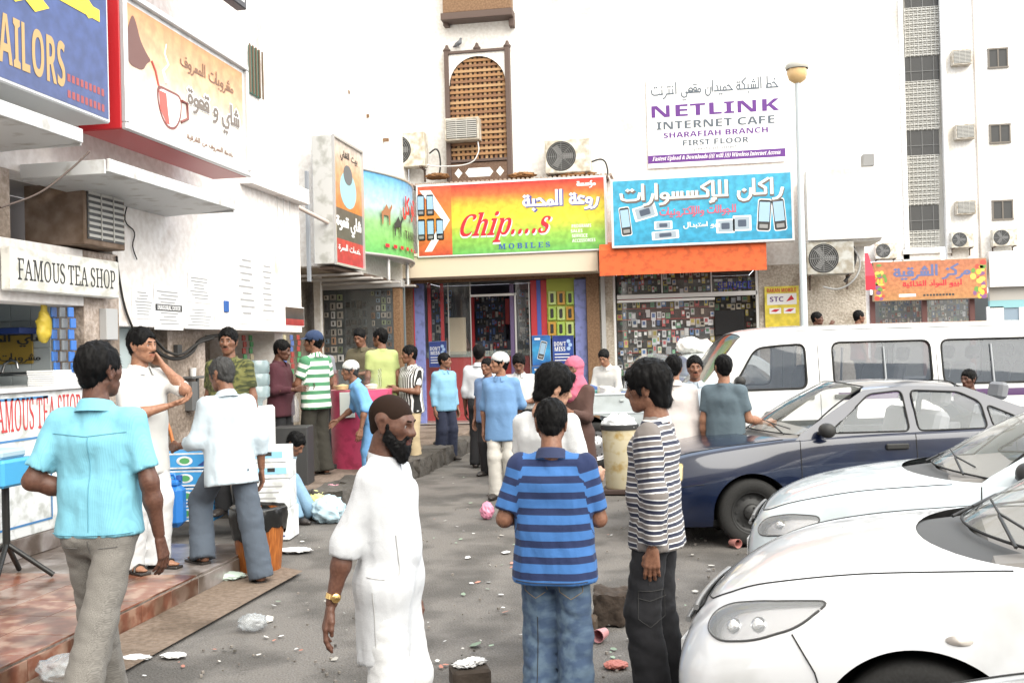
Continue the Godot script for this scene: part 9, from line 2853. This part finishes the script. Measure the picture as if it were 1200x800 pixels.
func props() -> void:
	# cartons of water, jerrycan
	var cp := PG(213, 613, 0.15)
	var turn := deg_to_rad(YAW)
	for k in 4: carton("blue water carton printed with a leaf, %s stack by the pillar" % ["lowest of the", "second lowest of the", "third up in the", "topmost of the"][k], "blue water cartons", cp + Vector3(0, 0.15 * 0 + k * 0.172, -0.25), Vector3(0.5, 0.165, 0.34), turn + rng.randf_range(-0.04, 0.04), 0)
	var j := thing("jerrycan", "blue plastic jerrycan before the water cartons", "jerrycan", PG(200, 617, 0.15), turn)
	var jb := B.new()
	jb.box(Vector3(0, 0.2, 0), Vector3(0.27, 0.4, 0.2), Basis(), 0.05)
	jb.box(Vector3(0, 0.42, 0), Vector3(0.2, 0.06, 0.16), Basis(), 0.03)
	obj("body", jb.mesh(), mt("jerry_blue", L(0.02, 0.16, 0.5), 0.35, 0, {"sss": 0.1}), j)
	obj("handle", B.new().tube([Vector3(-0.07, 0.43, 0), Vector3(-0.06, 0.5, 0), Vector3(0.04, 0.5, 0), Vector3(0.07, 0.44, 0)], 0.02, 8).mesh(), mt("jerry_blue", L(0.02, 0.16, 0.5), 0.35), j)
	obj("spout", B.new().lathe([Vector2(0.03, 0), Vector2(0.03, 0.05), Vector2(0, 0.05)], Vector3(0.09, 0.44, 0), 12).mesh(), mt("jerry_cap", L(0.02, 0.08, 0.3), 0.4), j)
	# white cartons by the bin
	var wp := PG(309, 634, 0.0)
	var y := 0.0
	for q in [["white carton with thin print at the bottom of the white stack", 0.44, 0.3, 1], ["white carton with thin print on top of the lowest one", 0.42, 0.28, 1], ["pale blue banded carton on the white stack", 0.36, 0.15, 2], ["open pale blue banded carton topmost on the white stack", 0.34, 0.15, 2]]:
		carton(q[0], "white cartons", wp + Vector3(0.02 * (int(y * 10) % 3), y, -0.2), Vector3(q[1], q[2], 0.34), turn + rng.randf_range(-0.1, 0.1), q[3])
		y += q[2] + 0.003
	carton("upright white carton behind the bin", "white cartons", PG(292, 634, 0.0) + Vector3(-0.2, 0, -0.55), Vector3(0.36, 1.0, 0.34), turn + 0.1, 1)
	# bin
	var bp := PG(304, 668)
	var bn := thing("waste_bin", "orange wood-grain waste bin lined with a black bag", "bin", bp)
	obj("body", B.new().lathe([Vector2(0, 0.0), Vector2(0.17, 0.0), Vector2(0.175, 0.02), Vector2(0.215, 0.5), Vector2(0.2, 0.5), Vector2(0.165, 0.03)], Vector3.ZERO, 28).mesh(), mt("bin_orange", L(0.42, 0.14, 0.03), 0.4, 0, {"tex": ntex("woodg2", 0.02, 5, Color(0.74, 0.68, 0.64), Color(1, 1, 1)), "uvs": Vector3(6, 0.6, 1)}), bn)
	var rows := []
	for k in 7:
		var row := []
		for q in 40:
			var a := TAU * q / 40
			var rr: float = [0.17, 0.2, 0.222, 0.234, 0.236, 0.226, 0.214][k] + 0.006 * sin(a * 9.0 + k)
			var yy: float = [0.36, 0.5, 0.53, 0.51, 0.45, 0.38, 0.32][k] + (0.05 * sin(a * 2.0 + 0.8) + 0.012 * sin(a * 13)) * (1.0 if k > 4 else 0.1)
			row.append(Vector3(cos(a) * rr, yy, sin(a) * rr))
		rows.append(row)
	obj("bin_liner", B.new().grid(rows, true, true).mesh(), mt("black_film", L(0.01), 0.25), bn)
	# water cooler
	var wc := thing("water_cooler", "water cooler with big smoky blue bottle in the grocery", "water cooler", PG(300, 590, 0.22) * Vector3(1, 0, 1) + Vector3(0, 0.22, 0), turn)
	wc.position = PD(302, 470, 11.6) * Vector3(1, 0, 1) + Vector3(0, 0.22, 0)
	obj("stand", bx(Vector3(0.32, 0.98, 0.32), 0.03), mt("cooler_white", L(0.66), 0.4), wc).position.y = 0.49
	obj("bottle", B.new().lathe([Vector2(0, 0), Vector2(0.05, 0.0), Vector2(0.06, 0.05), Vector2(0.135, 0.1), Vector2(0.138, 0.2), Vector2(0.125, 0.22), Vector2(0.138, 0.24), Vector2(0.138, 0.34), Vector2(0.125, 0.36), Vector2(0.138, 0.38), Vector2(0.138, 0.48), Vector2(0.12, 0.51), Vector2(0, 0.51)], Vector3(0, 0.982, 0), 24).mesh(), mt("cooler_bottle", L(0.25, 0.34, 0.36), 0.2, 0, {"alpha": 0.6}), wc)
	# pink counter
	var pc := PG(412, 550, 0.22)
	var c := thing("pink_counter", "curved pink kiosk counter with a glass case on top", "counter", pc + Vector3(0.0, 0, -0.5), turn)
	var fr := []
	for k in 2:
		var row := []
		for q in 25:
			var a := lerpf(-PI * 0.05, PI * 1.05, q / 24.0)
			row.append(Vector3(cos(a) * 0.42, k * 1.05, sin(a) * 0.5))
		fr.append(row)
	obj("front", B.new().grid(fr).mesh(), mt("pink_laminate", L(0.52, 0.06, 0.14), 0.4, 0, {"tex": ntex("cwear", 0.012, 5, Color(0.84, 0.84, 0.82), Color(1, 1, 1)), "tri": 0.8}), c)
	var top := B.new()
	top.face(fr[1], Vector3.UP)
	obj("top", top.mesh(), mt("pink_top", L(0.55, 0.2, 0.24), 0.4), c)
	span("plinth", Vector3(-0.38, -0.0, -0.1), Vector3(0.38, 0.06, 0.34), mt("plinth_dark", L(0.04), 0.7), c)
	boxat("glass_case", Vector3(-0.02, 1.19, 0.16), Vector3(0.6, 0.27, 0.4), glass("case_glass"), c, 0.0)
	boxat("price_card", Vector3(-0.12, 0.86, 0.5), Vector3(0.2, 0.34, 0.012), mt("card_pale", L(0.62, 0.66, 0.62), 0.6), c)
	for k in 6: tag(obj("snack_tray", B.new().lathe([Vector2(0, 0), Vector2(0.07, 0), Vector2(0.08, 0.05), Vector2(0, 0.07)], c.transform * Vector3(-0.24 + (k % 3) * 0.2, 1.06, 0.08 + (k / 3) * 0.16), 12).mesh(), mt("snack%d" % (k % 3), [L(0.5, 0.4, 0.2), L(0.4, 0.15, 0.1), L(0.6, 0.55, 0.45)][k % 3], 0.6)), "small tray of snacks in the pink counter's glass case", "snack tray", "snack trays on the pink counter")
	var wb := thing("water_bottle", "clear plastic water bottle on a ledge by the striped polo", "bottle", PD(346, 494, 12.3), 0)
	obj("body", B.new().lathe([Vector2(0, 0), Vector2(0.045, 0), Vector2(0.045, 0.22), Vector2(0.018, 0.29), Vector2(0.018, 0.32), Vector2(0, 0.32)], Vector3.ZERO, 14).mesh(), glass("pet", Color(0.4, 0.43, 0.5), 0.1), wb)
	tag(obj("bottle_crate", B.new().box(PD(343, 508, 12.3) + Vector3(0, -0.36, 0), Vector3(0.42, 0.9, 0.4), Basis(Vector3.UP, turn), 0.01).mesh(), mt("crate_dark", L(0.03), 0.6)), "dark crate below the clear water bottle", "crate")
	# stand with blue tray
	var sp := PG(8, 680, 0.15)
	var sd := thing("tripod_stand", "black tripod stand carrying a blue tray on the terrace", "stand", sp)
	var tb := B.new()
	tb.tube([Vector3(0, 0.25, 0), Vector3(0, 0.72, 0)], 0.028, 10)
	obj("pole", tb.mesh(), mt("black_metal", L(0.015), 0.4, 0.3), sd)
	for k in 4: obj("leg", B.new().tube([Vector3(0, 0.27, 0), Basis(Vector3.UP, turn + 0.2 + k * PI / 2) * Vector3(0.32, 0.02, 0)], 0.02, 8).mesh(), mt("black_metal", L(0.015), 0.4, 0.3), sd)
	boxat("tray", Vector3(-0.1, 0.8, 0), Vector3(0.46, 0.2, 0.4), mt("tray_blue", L(0.05, 0.3, 0.55), 0.4), sd, 0.02)
	tag(boxat("tray_goods", sp + Vector3(-0.1, 0.935, 0), Vector3(0.36, 0.07, 0.3), mt("tray_pale", L(0.3, 0.4, 0.45), 0.6), null, 0.03), "pale packet lying in the blue tray", "packet")
	# barrel
	var bb := thing("plastic_barrel", "stained cream plastic barrel with black rim standing by the pickup", "barrel", PG(728, 577))
	obj("body", B.new().lathe([Vector2(0, 0.06), Vector2(0.2, 0.06), Vector2(0.21, 0.08), Vector2(0.25, 0.72), Vector2(0.255, 0.78), Vector2(0.235, 0.78), Vector2(0.2, 0.1)], Vector3.ZERO, 26).mesh(), mt("barrel_cream", L(0.5, 0.45, 0.32), 0.5, 0, {"tex": ntex("barrel_t", 0.01, 6, Color(0.85, 0.74, 0.5), Color(1, 1, 1), 0.1, 0.45), "tri": 1.0}), bb)
	obj("rim", B.new().lathe([Vector2(0.25, 0.76), Vector2(0.272, 0.77), Vector2(0.272, 0.82), Vector2(0.25, 0.83)], Vector3.ZERO, 26).mesh(), mt("rim_black", L(0.02), 0.5), bb)
	obj("base", B.new().box(Vector3(0, 0.03, 0), Vector3(0.5, 0.058, 0.5), Basis(), 0.01).mesh(), mt("pallet_dark", L(0.05, 0.03, 0.025), 0.8), bb)
	bb.scale = Vector3(0.86, 1, 0.86)
	obj("bag_lining", crumple(Vector3(0, 0.7, 0), Vector3(0.44, 0.24, 0.44), 5, 0.25), mt("film_white", L(0.7, 0.72, 0.74), 0.35), bb)
	# goods on the pickup and sacks on its cab
	var pk := PG(700, 549)
	var hv := Vector3(cos(deg_to_rad(YAW)), 0, -sin(deg_to_rad(YAW)))
	var back := Vector3(hv.z, 0, -hv.x)
	var gc := [L(0.5, 0.05, 0.06), L(0.06, 0.12, 0.3), L(0.6, 0.58, 0.5), L(0.5, 0.4, 0.06), L(0.5), L(0.1, 0.3, 0.3), L(0.55, 0.2, 0.3)]
	for k in 30:
		var p := pk + hv * rng.randf_range(-0.5, 1.1) + back * rng.randf_range(0.1, 0.9)
		var g := tag(obj("goods_packet", bx(Vector3(0.2, 0.12, 0.14), 0.015), mt("goods%d" % (k % 7), gc[k % 7], 0.5)), "small %s packet spread for sale on the pickup bed" % ["red", "navy", "cream", "yellow", "grey", "teal", "rose"][k % 7], "packet", "goods on the pickup bed") as MeshInstance3D
		g.position = p + Vector3(0, 0.9 + 0.1 * (k % 2) + 0.12 * (k % 3) * 0.5, 0)
		g.rotation = Vector3(rng.randf_range(-0.2, 0.2), rng.randf() * 3.0, rng.randf_range(-0.2, 0.2))
	var dome := thing("display_case", "rounded clear display case on the pickup bed", "display case", pk + hv * 0.95 + back * 0.6 + Vector3(0, 0.86, 0))
	obj("cover", B.new().lathe([Vector2(0.46, 0), Vector2(0.46, 0.4), Vector2(0.4, 0.62), Vector2(0.22, 0.76), Vector2(0, 0.8)], Vector3.ZERO, 20).mesh(), glass("dome_glass", Color(0.4, 0.43, 0.45), 0.1), dome)
	for k in 2:
		var sk := tag(obj("white_sack", crumple(Vector3.ZERO, Vector3(0.36, 0.26, 0.32), 30 + k, 0.2), mt("sack_white", L(0.66, 0.64, 0.6), 0.6)), ["white bulging sack on the pickup cab's roof", "white sack heaped against the bulging one on the cab", "lumpy white sack behind the cab's heap", "white sack topmost on the cab's heap"][k], "sack", "white sacks on the pickup cab") as MeshInstance3D
		sk.position = PD(808 + k * 16, 412, 15.7) * Vector3(1, 0, 1) + Vector3(0, 1.62 - 0.05 * k, 0)
	# stones and blocks
	var stm := concrete("stone_brown", L(0.12, 0.085, 0.06))
	var st := tag(obj("stone_stump", rough_block(Vector3(0.22, 0.2, 0.22), 0.35, 3, 9), concrete("stone_dark", L(0.07, 0.05, 0.038))), "round brown stone stump on the road behind the striped polo", "stone") as MeshInstance3D
	st.position = PG(716, 728) + Vector3(0, 0.1, 0)
	var bk := tag(obj("dark_block", bx(Vector3(0.2, 0.11, 0.18), 0.015), concrete("block_dark", L(0.06, 0.045, 0.035))), "dark timber block with scraps of white paper on it", "block") as MeshInstance3D
	bk.position = PG(550, 806) + Vector3(0, 0.055, -0.02)
	bk.rotation.y = turn + 0.2
	for k in 2:
		var q := tag(obj("paper_scrap", crumple(Vector3.ZERO, Vector3(0.1, 0.03, 0.08), 60 + k, 0.5), mt("scrap_white", L(0.72), 0.7)), ["crumpled white paper on the dark timber block", "flattened paper scrap at the dark block's edge"][k], "paper") as MeshInstance3D
		q.position = bk.position + Vector3(-0.02 + k * 0.04, 0.056, 0.03 - k * 0.06)
	var b2 := tag(obj("brown_brick", bx(Vector3(0.1, 0.09, 0.16), 0.012), stm), "small brown brick lying beside the stone stump", "brick") as MeshInstance3D
	b2.position = PG(690, 740) + Vector3(0, 0.045, 0)
func litter() -> void:
	var film := mt("film_clear", L(0.5, 0.53, 0.55), 0.25, 0, {"alpha": 0.35})
	var white := mt("scrap_white", L(0.72), 0.7)
	var cup := B.new().lathe([Vector2(0, 0), Vector2(0.028, 0), Vector2(0.04, 0.1), Vector2(0.037, 0.1), Vector2(0.026, 0.004)], Vector3.ZERO, 16).mesh()
	for q in [[709, 748, mt("cup_pink", L(0.5, 0.24, 0.25), 0.5), "pink paper cup lying by the stone stump", 1.2], [697, 738, mt("cup_white", L(0.7), 0.5), "white paper cup lying against the stone stump", 0.2], [857, 640, mt("cup_red2", L(0.45, 0.2, 0.18), 0.5), "red and white paper cup by the navy car's wheel", 2.2]]:
		var o := tag(obj("paper_cup", cup, q[2]), q[3], "cup") as MeshInstance3D
		o.position = PG(q[0], q[1]) + Vector3(0, 0.038, 0)
		o.rotation = Vector3(0, q[4], PI / 2)
	for q in [[76, 798, Vector3(0.28, 0.14, 0.24), film, "clear plastic bag at the terrace riser"], [296, 738, Vector3(0.18, 0.1, 0.14), film, "crushed clear plastic bottle on the road by the tan strip"], [385, 612, Vector3(0.34, 0.26, 0.3), mt("bag_paleblue", L(0.45, 0.6, 0.68), 0.4), "pale blue plastic bag against the rough kerb"], [372, 603, Vector3(0.28, 0.24, 0.26), mt("bag_lime", L(0.55, 0.58, 0.25), 0.4), "lime plastic bag leaning on the rough kerb"], [390, 596, Vector3(0.24, 0.26, 0.22), mt("bag_pink", L(0.65, 0.3, 0.38), 0.4), "pink plastic bag tucked behind the pale blue one"],
		[571, 608, Vector3(0.13, 0.17, 0.13), mt("bag_rose", L(0.65, 0.25, 0.36), 0.4), "rose plastic bag beside the white prayer cap's feet"], [262, 679, Vector3(0.32, 0.06, 0.22), mt("scrap_mint", L(0.55, 0.66, 0.58), 0.5), "heap of mint and white wrappers by the bin"], [722, 783, Vector3(0.12, 0.04, 0.1), mt("card_red", L(0.45, 0.15, 0.12), 0.5), "flattened red food carton on the road"], [465, 575, Vector3(0.3, 0.05, 0.14), film, "clear film beside the khaki trousers"], [345, 646, Vector3(0.3, 0.03, 0.18), white, "flat white paper by the bin"], [160, 772, Vector3(0.16, 0.02, 0.1), white, "torn white paper with red stain on the tan strip"], [203, 770, Vector3(0.14, 0.025, 0.09), white, "crumpled white paper at the asphalt's edge"]]:
		var o := tag(obj("litter_bag" if q[2].y > 0.08 else "litter_sheet", crumple(Vector3.ZERO, q[2], int(q[0]), 0.24), q[3]), q[4], "litter") as MeshInstance3D
		o.position = PG(q[0], q[1]) + Vector3(0, 0.0, 0)
	# small scraps nobody would count
	var b := B.new()
	var tint := [L(0.7), L(0.66, 0.64, 0.6), L(0.5, 0.48, 0.44), L(0.7), L(0.45, 0.2, 0.15), L(0.3, 0.4, 0.3)]
	for k in 420:
		var u := rng.randf_range(120, 860)
		var v := 505.0 + 290.0 * pow(rng.randf(), 1.4)
		var p := PG(u, v)
		if p.x < -3.0 and p.z > -8.4: continue
		if p.x < -3.9: continue
		var s := rng.randf_range(0.008, 0.03) * (2.2 if k % 11 == 0 else 1.0)
		b.col = tint[rng.randi() % 6] * rng.randf_range(0.6, 1.0)
		b.xf = Transform3D(Basis.from_euler(Vector3(rng.randf_range(-0.25, 0.25), rng.randf() * TAU, rng.randf_range(-0.25, 0.25))), p + Vector3(0, 0.006, 0))
		var ps := []
		for q in 5: ps.append(Vector3(cos(TAU * q / 5), 0, sin(TAU * q / 5) * 0.7) * s * rng.randf_range(0.6, 1.2))
		b.face(ps, Vector3.UP)
	b.xf = Transform3D()
	for k in 260:   # grit
		var p := PG(rng.randf_range(200, 900), 520.0 + 280.0 * rng.randf())
		if p.x < -3.0: continue
		b.col = L(0.2, 0.18, 0.16) * rng.randf_range(0.4, 1.3)
		b.box(p + Vector3(0, 0.004, 0), Vector3.ONE * rng.randf_range(0.006, 0.016), Basis(Vector3.UP, rng.randf() * 3), 0.0)
	var o := obj("litter", b.mesh(), mt("scraps", Color.WHITE, 0.8, 0, {"vc": true}))
	tag(o, "small paper scraps and grit strewn over the road", "litter")
	o.set_meta("kind", "stuff")
